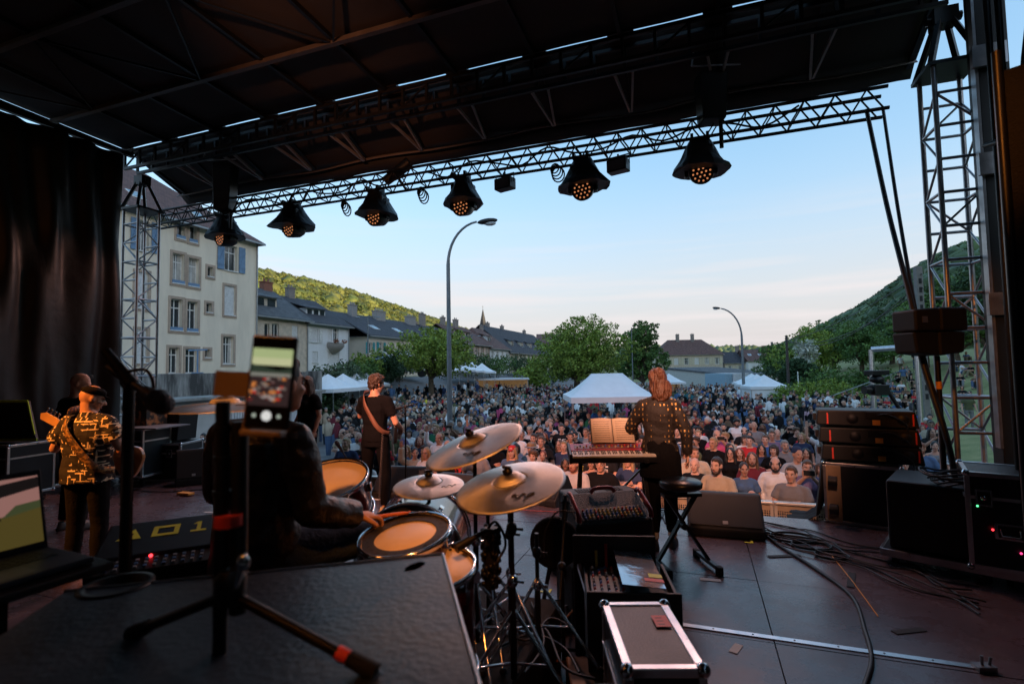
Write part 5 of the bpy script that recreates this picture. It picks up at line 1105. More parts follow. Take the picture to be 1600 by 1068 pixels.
# ---- mics and stands
def boom(label, base, H, tip, r=.011, mic=.03, mlen=.14, tripod=True, mm=None):
    t = thing('mic_stand', label, 'stand', base, 0, 'microphone stands'); b = V(base); tp = V(tip) - b
    c = MB(); c.tube((0, 0, .06), (0, 0, H), r, n=10); c.build('pole', m_blkm, t)
    if tripod:
        for i in range(3): a = 2 * PI * i / 3 + b.x; c = MB(); c.tube((0, 0, .16), (math.cos(a) * .3, math.sin(a) * .3, .012), r * .8, n=8); c.build('leg', m_blkm, t)
    d = (tp - V((0, 0, H))).normalized(); c = MB(); c.tube(V((0, 0, H)) - d * .18, tp, r * .75, n=8); c.build('boom', m_blkm, t); c = MB(); c.ell((0, 0, H), .026, 10, 8); c.build('joint', m_blkp, t)
    m = thing('microphone', 'x', 'microphone', tip, 0, 'microphones'); e = d * mlen; c = MB(); c.tube((0, 0, 0), e * .75, mic * .55, mic * .8, 14); c.build('body', m_blkp, m); c = MB(); c.tube(e * .75, e, mic, mic * .85, 16); c.ell(e, mic * .86, 14, 8); c.build('grille', K('mic_mesh', (.03, .03, .035), .4, .7, .2, 80, .8, 300), m)
    return t, m
b = gp(862, 3.0); b.z = 0; tip = atd(838, 776, 3.2)
_, m = boom('mic stand reaching over the floor in front of the amplifier', b, .62, atd(882, 812, 3.1)); m['label'] = 'black microphone aimed at the round pad and amplifier'
b = gp(755, 7.0); _, m = boom('slim straight mic stand right of the curly haired guitarist', gp(629, 6.9), 1.28, atd(629, 636, 6.85)); m['label'] = 'vocal microphone right of the curly haired guitarist'
b = gp(546, 6.6); _, m = boom('short mic stand with boom left of the curly haired guitarist', b, .55, atd(535, 705, 6.5)); m['label'] = 'dark microphone left of the curly haired guitarist'
# large near mic on boom
b = gp(187, 1.62); _, m = boom('tall black mic stand close at the far front with long boom', b, atd(205, 596, 1.6).z, atd(226, 612, 1.55), .017, .036, .13); m['label'] = 'large black condenser microphone close to us on a boom'
c = MB(); p0 = atd(165, 548, 1.62); p1 = atd(206, 600, 1.6); c.tube(p0, p1, .014, .02, 10); tag(c.build('boom_arm', m_blkm), 'rear end of the near microphone boom pointing up', 'boom')
P = [atd(200, 580, 1.6), atd(228, 578, 1.58), atd(240, 600, 1.56), atd(235, 618, 1.55)]; cable('thin cable curling from the boom to the near microphone', P, .005)

# ---- drum kit on riser
RZ = .40; ra = onz(875, 938, RZ)
t = thing('drum_riser', 'low black carpeted drum riser', 'riser', (0, 0, 0)); c = MB(); c.bb(ra.x - 2.6, ra.x, ra.y - 2.4, ra.y, .02, RZ - .02); c.build('platform', m_blk, t); c = MB(); c.bb(ra.x - 2.6, ra.x, ra.y - 2.4, ra.y, RZ - .018, RZ); c.build('carpet', K('carpet_black', (.02, .019, .02), .95, 0, .4, 3, .8, 150), t, bev=.006)
c = MB()
P = [(ra.x - 1.9 + i * .09, ra.y + .012 + .02 * math.sin(i * 1.9), 0) for i in range(22)]
vs = [(x, y, .0) for x, y, _ in P] + [(x, y - .01, RZ - .004) for x, y, _ in P]; c.add(vs, [(i, i + 1, 22 + i + 1, 22 + i) for i in range(21)], 0, True); c.build('skirt', m_blkc, t)
m_skinD = K('drum_head_amber', (.80, .68, .56), .45, 0, .10, 3, .08, 20); m_shell = K('burgundy_shell', (.06, .006, .010), .18, 0, .15, 3, coat=.6); m_ring = K('damper_ring', (.03, .028, .028), .6)
def drum(label, ctr, r, dep, nrm, name='tom_drum', head=m_skinD, ring=False, cat='drum'):
    n = V(nrm).normalized(); t = thing(name, label, cat, ctr, 0, 'drum kit'); t.rotation_mode = 'QUATERNION'; t.rotation_quaternion = n.to_track_quat('Z', 'Y')
    c = MB(); c.lathe([(r, -dep), (r, 0)], 40, cap=False); c.build('shell', m_shell, t); c = MB(); c.lathe([(0, .004), (r * .97, .004), (r * 1.0, .0)], 40); c.build('drumhead', head, t); c = MB(); c.lathe([(0, -dep - .003), (r, -dep)], 40); c.build('drumhead', head, t)
    for z, s in ((.012, 1), (-dep - .012, -1)):
        c = MB(); c.lathe([(r * 1.0, z + .006 * s), (r + .010, z + .010 * s), (r + .014, z), (r + .014, z - .018 * s), (r + .006, z - .020 * s)], 40, cap=False); c.build('hoop', m_chr, t)
    lm = MB(); lm.tube((r + .012, 0, -.03), (r + .012, 0, .012), .004, n=6); lm.bb(r - .002, r + .022, -.012, .012, -.075, -.03); lg = lm.mesh('lug'); lg.materials.append(m_chr)
    for i in range(8): o = mobj('lug', lg, m_chr, t, (0, 0, 0), 2 * PI * i / 8 + .2)
    if ring:
        c = MB(); c.lathe([(r * .70, .006), (r * .97, .006), (r * .97, .009), (r * .70, .009)], 40, sm=False, cap=False); ro = c.build('damper_ring', m_ring, t)
        hm = MB(); hm.lathe([(0, .0095), (.0055, .0095)], 8); hme = hm.mesh('hole'); hme.materials.append(m_dark)
        for i in range(24): a = 2 * PI * i / 24; mobj('hole', hme, m_dark, ro, (math.cos(a) * r * .84, math.sin(a) * r * .84, 0))
    return t
TC = -F0
def tn(back, roll=0): return ZU + TC * math.tan(math.radians(back)) - R0 * math.tan(math.radians(roll))
drum('dark red rack tom with glowing amber head beside the drummer', atd(512, 752, 2.75), .205, .20, tn(20, 4))
drum('chrome hooped snare drum with a perforated black damper ring', atd(634, 838, 2.15), .185, .14, tn(9, 6), 'snare_drum', ring=True)
drum('dark red floor tom with amber head right of the snare', atd(664, 888, 1.98), .19, .40, tn(6, 0), 'floor_tom')
drum('bass drum lying behind the snare', atd(640, 872, 2.62), .27, .40, -F0 + V((0, 0, .02)), 'bass_drum', head=m_blkp)
m_cym = K('cymbal_bronze', (.85, .84, .82), .46, 1, .2, 5, .06, 9)
_nt = m_cym.node_tree; _b = _nt.nodes['Principled BSDF']; _tg = _nt.nodes.new('ShaderNodeTangent'); _tg.direction_type = 'RADIAL'; _tg.axis = 'Z'; _b.inputs['Anisotropic'].default_value = .7; _nt.links.new(_tg.outputs['Tangent'], _b.inputs['Tangent'])
_tc = _nt.nodes.new('ShaderNodeTexCoord'); _wv = _nt.nodes.new('ShaderNodeTexWave'); _wv.wave_type = 'RINGS'; _wv.rings_direction = 'Z'; _wv.inputs['Scale'].default_value = 55; _wv.inputs['Distortion'].default_value = .6; _bp = _nt.nodes.new('ShaderNodeBump'); _bp.inputs['Strength'].default_value = .25; _bp.inputs['Distance'].default_value = .002; _nt.links.new(_tc.outputs['Object'], _wv.inputs['Vector']); _nt.links.new(_wv.outputs['Fac'], _bp.inputs['Height']); _nt.links.new(_bp.outputs['Normal'], _b.inputs['Normal'])
def stand(label, ctr, base_z=RZ, px=None, spread=.3, name='cymbal_stand'):
    b = V((ctr.x, ctr.y, base_z)); t = thing(name, label, 'stand', b, 0, 'drum hardware'); H = ctr.z - base_z
    c = MB(); c.tube((0, 0, .08), (0, 0, H * .55), .014, n=10); c.tube((0, 0, H * .5), (0, 0, H - .03), .010, n=10); c.build('pole', m_blkm, t)
    for z in (H * .55, H * .8): c = MB(); c.ell((0, 0, z), (.024, .024, .03), 10, 8); c.tube((0, 0, z), (.05, 0, z), .006); c.build('clamp', m_chr if z < H * .7 else m_blkp, t)
    for i in range(3):
        a = 2 * PI * i / 3 + ctr.x * 3; c = MB(); c.tube((0, 0, .36), (math.cos(a) * spread, math.sin(a) * spread, .015), .009, n=8); c.tube((0, 0, .14), (math.cos(a) * spread * .55, math.sin(a) * spread * .55, .17), .006, n=6); c.build('leg', m_chr, t); c = MB(); c.ell((math.cos(a) * spread, math.sin(a) * spread, .015), (.018, .018, .014), 8, 6); c.build('rubber_foot', m_rub, t)
    return t
def cymbal(label, px, py, dep, r, back, roll, lab2, base=RZ):
    q = atd(px, py, dep); n = tn(back, roll).normalized(); t = thing('cymbal', label, 'cymbal', q, 0, 'cymbals'); t.rotation_mode = 'QUATERNION'; t.rotation_quaternion = n.to_track_quat('Z', 'Y'); pr = [(.008, .030), (.03, .028), (.055, .016), (.064, .003), (.07, .0)]
    for i in range(13):
        f = i / 12; rr = .07 + (r - .07) * f; pr.append((rr, -.024 * f * f + (.0006 if i % 2 else 0)))
    pr.append((r - .001, -.0255)); pr += [(rr, z - .0016) for rr, z in pr[::-1][1:]]
    c = MB(); c.lathe(pr, 64); c.build('plate', m_cym, t)
    c = MB(); c.tube((0, 0, -.03), (0, 0, .06), .005); c.lathe([(.02, .032), (.022, .045), (.012, .05), (.01, .056)], 12); c.bb(-.022, .022, -.004, .004, .052, .064); c.build('wing_nut', m_blkp, t)
    # hand-written mark
    x0, y0 = r * .42, -r * .42; P = [(x0 + i * .0085, y0 + .012 * math.sin(i * 1.9) + .004 * math.sin(i * 4.1) + i * .006, -.024 * ((math.hypot(x0 + i * .0085, y0 + i * .006) - .07) / (r - .07)) ** 2 + .002) for i in range(9)]
    c = MB(); c.path(smooth_pts(P, 4), .0016, 4); c.build('signature', K('ink', (.05, .04, .04), .8), t)
    stand(lab2, q - n * .03, base); return t
cymbal('large crash cymbal tilted up to the right, highest of the kit', 738, 688, 2.45, .245, 11, 19, 'black stand of the highest crash cymbal')
cymbal('large crash cymbal right of the hi-hat, nearest to us', 796, 750, 2.15, .235, 12, 11, 'black stand of the nearest crash cymbal')
cymbal('small flat splash cymbal left of the two crashes', 670, 752, 2.75, .19, 8, 0, 'thin stand of the small splash cymbal')
cymbal('ride cymbal seen edge-on left of the phone', 352, 629, 2.35, .255, 1, 0, 'stand of the edge-on ride cymbal')
# hardware by the floor tom: percussion cluster, mic, extra stands
b = onz(800, 1030, RZ); stand('chrome legged stand at the front of the drum riser', V((b.x, b.y, 1.12)), RZ, name='hardware_stand')
b = onz(765, 1000, RZ); stand('dark stand holding the bead shaker', V((b.x, b.y, 1.22)), RZ, name='hardware_stand')
b = onz(842, 1025, RZ); stand('bent black stand at the right edge of the riser', V((b.x, b.y, 1.0)), RZ, name='hardware_stand')
q = atd(767, 862, 2.1); t = thing('bead_shaker', 'black bristly bead shaker hung on a stand beside the floor tom', 'shaker', q); c = MB(); c.tube((0, 0, -.14), (0, 0, .10), .03, n=12); c.build('core', m_blk, t); rs = random.Random(3); bm_ = MB(); bm_.ell((0, 0, 0), .011, 6, 4); bme = bm_.mesh('bead'); bme.materials.append(m_blkp)
for i in range(90): a = rs.uniform(0, 2 * PI); mobj('bead', bme, m_blkp, t, (math.cos(a) * .034, math.sin(a) * .034, -.13 + i * .00255))
a = atd(712, 856, 2.0); b = atd(760, 828, 2.08); t = thing('microphone', 'black tom microphone clipped above the floor tom', 'microphone', a, 0, 'microphones'); d = b - a; c = MB(); c.tube((0, 0, 0), d * .45, .020, .017, 12); c.build('body', m_blkp, t); c = MB(); c.tube(d * .45, d, .012, .009, 10); c.build('connector', m_blkm, t)
for k, (P, r) in enumerate([([(900, 800), (870, 800), (852, 830), (850, 870)], .005), ([(760, 828), (775, 815), (790, 850), (770, 900), (785, 960), (840, 1000)], .006), ([(780, 1010), (830, 990), (880, 1010), (905, 1050)], .006), ([(745, 1000), (790, 970), (850, 980), (880, 1040), (930, 1060)], .006), ([(760, 960), (820, 1000), (860, 965), (900, 985)], .006), ([(830, 940), (850, 1000), (820, 1050)], .006)]):
    PP = [atd(x, y, 3.0 - .0 * i) if k == 0 else (atd(x, y, 2.1) if y < 930 else onz(x, y, RZ + .012)) for i, (x, y) in enumerate(P)]
    cable(['thin lead arching to the amplifier microphone', 'lead dropping from the tom microphone to the riser', 'lead curling on the riser near the power strip', 'long lead looping across the riser carpet', 'short lead beside the hardware legs', 'lead hanging over the riser edge'][k], PP, r)

# ---- foreground: large case, tripod pole, phone, laptop, bin
q = atd(690, 866, 1.50); zc = q.z; rzc = _th + math.radians(13.2)
R3 = Matrix.Rotation(rzc, 3, 'Z'); ex, ey = R3 @ V((1, 0, 0)), R3 @ V((0, 1, 0)); o0 = V((q.x, q.y, 0)) - ex * .47 - ey * .40
t = thing('equipment_trunk', 'large scuffed black trunk filling the lower middle foreground', 'case', o0, rzc); c = MB(); c.bb(-.47, .47, -.40, .40, 0, zc - .012); c.build('body', m_blk, t, bev=.02)
c = MB(); c.bb(-.475, .475, -.405, .405, zc - .011, zc); c.build('lid', K('scuffed_lid', (.016, .024, .033), .42, 0, 0, 4, .12, 60, col2=(.062, .082, .10), thr=(.3, .78)), t, bev=.005)
c = MB(); c.path([(-.474, .404, zc), (.470, .404, zc)], .005, 6); c.path([(.474, .404, zc), (.474, -.404, zc)], .005, 6); c.build('lid_edge', m_alud, t)
c = MB(); c.lathe([(0, 0), (.018, 0)], 16, (.39, .33, zc + .001), (0, 0, 1), sx=2.0); c.build('handle_hole', m_dark, t)
c = MB(); c.bb(.33, .42, .30, .40, zc + .002, zc + .012); 
# neighbour trunk to the left, lower
q3 = gp(60, 1.05); t = thing('equipment_trunk', 'dark trunk in the shadow at the lower far corner', 'case', (o0 - ex * .98 - ey * .25), rzc + .2); c = MB(); c.bb(-.45, .40, -.42, .35, 0, zc - .16); c.build('body', m_blk, t, bev=.02)
c = MB(); c.bb(-.42, .37, -.39, .32, zc - .159, zc - .15); c.build('lid', m_blkc, t, bev=.004)
q = atd(182, 912, 1.32); t = thing('bin', 'round black plastic tub with a thick rim on the dark trunk', 'tub', (q.x, q.y, zc - .15), 0); H = q.z - (zc - .15)
c = MB(); c.lathe([(.055, 0), (.07, H - .012), (.083, H - .012), (.083, H), (.064, H), (.05, .01)], 30); c.build('body', m_blkp, t)
# tripod pole standing on the trunk
b = V(atd(345, 900, 1.0)); b.z = zc; t = thing('light_stand', 'thick black stand pole close to us with red and orange tape', 'stand', b, _th)
ztop = atd(345, 628, 1.0).z - zc
c = MB(); c.tube((0, 0, .0), (0, 0, ztop), .0135, n=14); c.build('pole', m_blkm, t); c = MB(); c.tube((.028, .012, .07), (.028, .012, ztop - .04), .016, n=14); c.build('outer_tube', m_blkp, t)
c = MB(); c.tube((.014, 0, ztop * .50), (.014, 0, ztop * .50 + .022), .027, n=16); c.build('red_tape', m_taper, t)
for z in (ztop * .62, ztop * .76, ztop * .88): c = MB(); c.tube((.0, 0, z), (.0, 0, z + .01), .017, n=14); c.build('collar', m_blkp, t)
hub = V((.03, -.02, .12))
c = MB(); c.lathe([(.02, -.02), (.028, 0), (.028, .03), (.018, .045)], 14, hub); c.build('hub', m_blkm, t)
R_ = Matrix.Rotation(-_th, 3, 'Z')
for i, (px, py) in enumerate([(572, 1042), (215, 985)]):
    e = R_ @ (onz(px, py, zc + .012) - b); c = MB(); c.tube(hub, e, .010, .010, 10); c.build('leg', m_blkm, t); d = (e - hub).normalized()
    c = MB(); c.tube(e - d * .035, e + d * .02, .014, .016, 12); c.build('rubber_foot', m_rub, t); 
    if i == 0: c = MB(); c.tube(e - d * .06, e - d * .038, .0125, n=12); c.build('red_tape', m_taper, t)
c = MB(); c.tube(hub + V((.02, -.02, .02)), hub + V((.05, -.05, .07)), .006); c.ell(hub + V((.05, -.05, .075)), (.012, .008, .016)); c.build('wing_bolt', m_chr, t)
# clamp and phone
pc = atd(424, 597, .88); t = thing('phone', 'phone filming the concert in a clamp close to us', 'phone', pc, 0); Mx = Matrix((RT, FW, UP)).transposed().to_3x3() @ Matrix.Rotation(.06, 3, 'Y') @ Matrix.Rotation(-.10, 3, 'X'); t.rotation_mode = 'QUATERNION'; t.rotation_quaternion = Mx.to_quaternion()
W, H = .078, .160
c = MB(); c.box((0, 0, 0), (W, .009, H)); c.build('body', m_blkp, t, bev=.004)
def em(n, c_, s=1.0, **k): return K(n, tuple(x * .02 for x in c_), .2, emit=c_, es=s, **k)
c = MB(); c.box((0, -.0049, 0), (W * .93, .0006, H * .955)); scr = c.build('screen', K('screen_black', (.004, .004, .005), .12), t)
def srect(x0, z0, x1, z1, m, y, n): c = MB(); c.bb(W * x0, W * x1, -.0054 - y * .0002, -.0052 - y * .0002, H * z0, H * z1); c.build(n, m, scr)
srect(-.44, .26, .44, .36, em('scr_sky_a', (.42, .50, .24), .16), 0, 'picture_sky'); srect(-.44, .18, .44, .26, em('scr_sky_b', (.56, .58, .33), .16), 0, 'picture_sky'); 
c = MB(); c.prism([(-W * .44, H * .19), (-W * .1, H * .155), (W * .15, H * .13), (W * .44, H * .16), (W * .44, H * .1), (-W * .44, H * .1)], -.0058, -.0055); c.build('picture_hill', em('scr_hill', (.03, .045, .03), .16), scr)
srect(-.44, .06, .44, .12, em('scr_tents', (.22, .22, .19), .16), 1, 'picture_tents'); srect(-.44, -.25, .44, .06, em('scr_dark', (.035, .02, .02), .16), 0, 'picture_stage')
rs = random.Random(12)
for i in range(46):
    x = rs.uniform(-.40, .36); z = rs.uniform(-.2, .07); cc = rs.choice([(.5, .04, .02), (.35, .3, .28), (.6, .2, .05), (.2, .16, .14), (.12, .02, .02)]); w2 = rs.uniform(.012, .05)
    c = MB(); c.ell((W * x, -.0056, H * z), (W * w2 * 1.5, .0006, H * w2 * .35), 12, 6); c.build('picture_spot', em('scr_spot_%d' % int(cc[0] * 100), cc, .16), scr)
c = MB(); c.lathe([(0, .0008), (W * .11, .0006)], 24, (0, -.0055, -H * .355), (0, -1, 0)); c.build('shutter_button', em('scr_white', (.8, .8, .78), .16), scr)
for s in (-1, 1): c = MB(); c.lathe([(0, .0008), (W * .045, .0006)], 16, (s * W * .27, -.0055, -H * .355), (0, -1, 0)); c.build('screen_icon', em('scr_icon', (.4, .45, .38), .16), scr)
t2 = thing('phone_clamp', 'dark phone clamp with orange lit lower jaw on the stand pole', 'clamp', pc, 0); t2.rotation_mode = 'QUATERNION'; t2.rotation_quaternion = Mx.to_quaternion()
c = MB(); c.bb(-.040, .030, -.012, .012, -H / 2 - .012, -H / 2 - .002); c.bb(-.045, -.030, .005, .012, -H / 2 - .01, .02); c.build('jaw', K('clamp_plate', (.10, .07, .05), .45), t2, bev=.002)
c = MB(); c.tube((-.04, .02, -.0), (-.085, .10, -.02), .010); c.bb(-.115, -.045, .03, .06, -.03, .015); c.build('arm', K('clamp_plate', (.10, .07, .05), .45), t2)

# laptop on stand
Lw, Ld = .34, .24; rl = _th + PI / 2 - .42; q = atd(76, 852, 1.55) - V((math.cos(rl), math.sin(rl), 0)) * Lw / 2; t = thing('laptop', 'open laptop showing a photo on its screen at the far edge', 'laptop', (q.x, q.y, q.z), rl)
c = MB(); c.bb(-Lw / 2, Lw / 2, -Ld, 0, -.016, 0); c.build('base', K('laptop_grey', (.06, .065, .075), .35, .5), t, bev=.004)
ky = MB(); ky.bb(-.0075, .0075, -.0075, .0075, 0, .0015); kym = ky.mesh('key'); kym.materials.append(m_blkp)
for r in range(5):
    for i in range(14): mobj('key', kym, m_blkp, t, (-.135 + i * .0195 + r * .003, -.035 - r * .0195, .0002))
c = MB(); c.bb(-.05, .05, -.22, -.145, .0, .0006); c.build('touchpad', K('laptop_pad', (.08, .085, .095), .3), t)
Rl = Matrix.Rotation(-.25, 3, 'X'); c = MB(); c.box(Rl @ V((0, .005, .115)) , (Lw, .008, .235), Rl); lid = c.build('lid', m_blkp, t, bev=.003)
def lq(pts, m, k, nm): c = MB(); vs = [Rl @ V((x * Lw, -.0006 - .0003 * k, .115 + z * .22)) for x, z in pts]; c.add(vs, [tuple(range(len(vs)))]); c.build(nm, m, lid)
lq([(-.47, -.44), (.47, -.44), (.47, .46), (-.47, .46)], em('lap_pink', (.62, .30, .26), .08), 1, 'screen_sky'); lq([(-.47, -.44), (.47, -.44), (.47, .02), (-.47, -.12)], em('lap_olive', (.16, .12, .03), .08), 2, 'screen_ground')
lq([(-.47, .30), (.47, .44), (.47, .30), (.15, .22), (-.47, .12)], em('lap_roof', (.02, .015, .015), .08), 2.5, 'screen_roof'); lq([(.06, .25), (.12, .27), (.2, -.06), (.14, -.08)], em('lap_roof', (.02, .015, .015), .08), 3, 'screen_beam'); lq([(.2, -.04), (.47, .02), (.47, .12), (.3, .1)], em('lap_crowd', (.10, .12, .05), .08), 3, 'screen_trees')
b = V((q.x, q.y, 0)); t = thing('laptop_stand', 'black laptop table on a single square leg', 'stand', b, rl); c = MB(); c.bb(-.2, .2, -.28, .02, q.z - .04, q.z - .018); c.build('top', m_blk, t, bev=.004)
c = MB(); c.bb(-.02, .02, -.15, -.11, .02, q.z - .04); c.build('leg', m_blkm, t); c = MB(); c.bb(-.2, .2, -.16, -.1, 0, .02); c.bb(-.03, .03, -.3, .05, 0, .021); c.build('foot', m_blkm, t)
# lighting desk with yellow letters
q = atd(255, 836, 2.5); t = thing('lighting_desk', 'black control desk with yellow taped symbols on its cover', 'control desk', q, rot=(.22, 0, _th + .45)); t.scale = (1.12, 1.12, 1.12); c = MB(); c.bb(-.22, .20, -.14, .16, -.07, 0); c.build('body', m_blkp, t, bev=.01)
c = MB(); c.prism([(-.22, -.12), (.20, -.12), (.20, -.01), (-.22, -.01)], -.24, -.141); c.build('fader_panel', m_blk, t, bev=.004)
c = MB(); c.bb(-.006, .006, -.006, .006, 0, .006); bt = c.mesh('button'); bt.materials.append(m_blk)
for r in range(3):
    for i in range(12):
        o = mobj('button', bt, [K('button_grey', (.3, .32, .35), .4), K('button_blue', (.1, .2, .4), .4)][(i + r) % 2], t, (-.19 + i * .032, -.165 - r * .025, -.009), own=True)
c = MB(); c.ell((-.02, -.15, -.004), .007, 8, 6); c.build('indicator', K('red_led', (.5, .02, .02), .4), t)
def flat(polys, m, nm):
    c = MB()
    for p in polys: c.add([(x, y, .0015) for x, y in p], [tuple(range(len(p)))])
    c.build(nm, m, t)
flat([[(-.17, .0), (-.08, .0), (-.115, .09)]], m_tapey, 'yellow_triangle'); flat([[(-.045, .0), (.055, .0), (.055, .02), (-.045, .02)], [(-.045, .07), (.055, .07), (.055, .09), (-.045, .09)], [(-.045, .02), (-.025, .02), (-.025, .07), (-.045, .07)], [(.035, .02), (.055, .02), (.055, .07), (.035, .07)]], m_tapey, 'yellow_letter')
flat([[(.10, .0), (.16, .0), (.16, .016), (.10, .016)], [(.122, .016), (.138, .016), (.138, .09), (.122, .09)], [(.122, .09), (.105, .07), (.122, .07)]], m_tapey, 'yellow_numeral')
c = MB(); c.add([(-.135, .02, .0022), (-.118, .02, .0022), (-.112, .05, .0022), (-.124, .05, .0022)], [(0, 1, 2, 3)]); c.build('dark_bolt', m_blk, t)
t = thing('desk_stand', 'black folding stand under the lighting desk', 'stand', (q.x, q.y, 0), _th + .45); c = MB(); c.bar((-.18, .1, .01), (.18, -.1, q.z - .08), .03); c.bar((.18, .1, .01), (-.18, -.1, q.z - .08), .03); c.bb(-.2, .2, -.14, .14, q.z - .095, q.z - .075); c.build('frame', m_blkm, t)

# ---- far side cases
q = fp(205, 742, 0); a = gp(206, 8.6); flightcase('tall black road case with table top at the far side', a, .15, 1.0, .55, .78)
t = thing('side_table', 'thin grey table board laid over the tall road case', 'table', (a.x + .2, a.y - .1, .94), .15); c = MB(); c.bb(-.75, .75, -.33, .33, -.02, 0); c.build('board', K('grey_board', (.2, .2, .21), .5), t)
c = MB(); c.bb(-.2, .35, -.1, .25, 0, .55); bx = c.build('merch_box', K('colour_print', (.03, .03, .03), .5, 0, 0, 9, 0, col2=(.55, .22, .08), thr=(.5, .6)), None, (a.x + .05, a.y + .05, .94)); tag(bx, 'dark box with orange and green print on the side table', 'box')
a = gp(262, 8.9); flightcase('black flight case with silver edges beside the tall road case', a, .32, .85, .6, .62, casters=False)
t = thing('cabinet_pair', 'black speaker cabinet tilted on the far flight case', 'speaker', (a.x - .1, a.y + .1, .635), .2); c = MB(); c.prism([(-.33, 0), (.33, 0), (.38, .52), (-.30, .48)], -.22, .22); c.build('cabinet', K('speaker_textured', (.007, .007, .008), .55), t, bev=.015); c = MB(); c.bb(-.28, .3, -.226, -.221, .05, .23); c.bb(-.28, .32, -.226, -.221, .26, .44); c.build('grille', K('grille_black', (.008, .008, .009), .5), t)
a = gp(302, 8.4); wedge('dark wedge monitor at the far end beside the flight case', (a.x, a.y, 0), .9, .5, .4, .55)
a = gp(12, 7.35); flightcase('black flight case with neon taped lid against the far drape', a, .12, .95, .6, .72)
t = thing('taped_lid', 'open black lid edged with neon yellow tape on the far case', 'lid', (a.x + .1, a.y, .86), .12); c = MB(); c.add([(-.9, 0, .0), (.45, 0, .03), (.20, .05, .56), (-.9, .05, .56), (-.9, .03, .0), (.45, .03, .03), (.20, .08, .56), (-.9, .08, .56)], [(0, 1, 2, 3), (7, 6, 5, 4), (0, 4, 5, 1), (1, 5, 6, 2), (2, 6, 7, 3)]); c.build('panel', m_blk, t)
neon = K('neon_tape', (.50, .85, .02), .5)
for A, B in (((-.9, -.004, .0), (.47, -.004, .03)), ((.42, -.004, .10), (.20, .046, .56)), ((.20, .046, .56), (-.9, .046, .56))): c = MB(); c.bar(A, B, .012, .035); c.build('tape', neon, t)
# ---- front wedges, pedalboard, bits around the guitarist
for k, (px, py) in enumerate([(612, 782), (706, 800)]):
    q = fp(px, py, 0); wedge(['wide floor monitor behind the guitarist at the stage edge', 'floor monitor right of it beneath the crash cymbals'][k], (q.x, q.y + .28, 0), .12 - .2 * k, .72, .5, .40)
q = fp(842, 792, 0); wedge('small floor monitor at the stage edge left of the keyboard amplifier', (q.x, q.y + .3, 0), -.3, .6, .45, .36)
q = fp(668, 787, 0); t = thing('pedalboard', 'pedalboard with rows of effect pedals at the guitarist\'s feet', 'pedalboard', q, -.25); c = MB(); c.bb(-.32, .32, -.16, .16, 0, .04); c.build('board', m_blkm, t, bev=.004)
rs = random.Random(9)
for i in range(12):
    c = MB(); x, y = -.26 + (i % 6) * .104, -.075 + (i // 6) * .15; c.bb(x - .042, x + .042, y - .06, y + .06, .04, .075); pd = c.build('pedal', [m_alud, m_blkp, K('pedal_blue', (.1, .2, .35), .4), m_wht, K('pedal_red', (.4, .05, .05), .4)][rs.randrange(5)], t, bev=.004); c = MB(); c.tube((x, y - .03, .075), (x, y - .03, .085), .009, n=8); c.build('footswitch', m_chr, pd)
q = fp(588, 778, .012); c = MB(); c.bb(-.15, .15, -.1, .1, 0, .002); o = c.build('set_list', m_wht, None, q); o.rotation_euler = (0, 0, .3); tag(o, 'white set list sheet on the floor beside the guitarist', 'paper')
q = fp(290, 772, .012); c = MB(); c.bb(-.12, .12, -.05, .05, 0, .03); o = c.build('orange_block', m_tapeo, None, q, bev=.004); tag(o, 'small orange block on the floor beside the drummer', 'block')
q = fp(1002, 838, 0); t = thing('foot_controller', 'small black pedal unit with pale switches by the keyboard player\'s feet', 'pedal', q, .1); c = MB(); c.bb(-.16, .16, -.08, .08, 0, .04); c.build('body', m_blkp, t, bev=.004)
for i in range(4): c = MB(); c.bb(-.12 + i * .07, -.08 + i * .07, -.04, .04, .04, .05); c.build('switch', m_wht, t)
# tape marks on the deck
for k, (px, py) in enumerate([(852, 924), (1170, 847)]):
    q = fp(px, py, .004); c = MB(); c.bb(-.04, .04, -.01, .01, 0, .0015); c.bb(.02, .04, .01, .06, 0, .0015); tag(c.build('tape_mark', m_tapey, None, q), ['yellow tape mark on the floor beside the drum riser', 'yellow tape mark on the floor in front of the wedge'][k], 'tape')
# ---- gaffer tape and worn marks on the deck
m_gaf = K('gaffer_tape', (.012, .012, .013), .7); m_gafw = K('white_gaffer', (.5, .5, .48), .6)
for k, (px, py, l, w_, a, mm, lb) in enumerate([(1225, 868, .30, .05, .4, m_gaf, 'strip of black tape holding the cable bundle right of the wedge'), (1330, 905, .34, .05, 1.3, m_gaf, 'strip of black tape over the cables in the middle of the right hand floor'), (1110, 905, .16, .05, .1, m_gafw, 'short white tape piece on the floor right of the stool'),
        (1150, 1012, .12, .05, 1.2, m_gafw, 'small white tape piece below the aluminium strip'), (330, 800, .2, .05, .2, m_gafw, 'white tape piece on the floor behind the lighting desk'), (700, 905, .2, .05, .6, m_gaf, 'black tape under the cymbal stands'), (1420, 985, .22, .05, .5, m_gaf, 'black tape piece on the floor before the near drape')]):
    q = fp(px, py, .0035); c = MB(); c.bb(-l / 2, l / 2, -w_ / 2, w_ / 2, 0, .0012 if mm is m_gafw else .0035); o = c.build('floor_tape', mm, None, q); o.rotation_euler = (0, 0, a); tag(o, lb, 'tape')
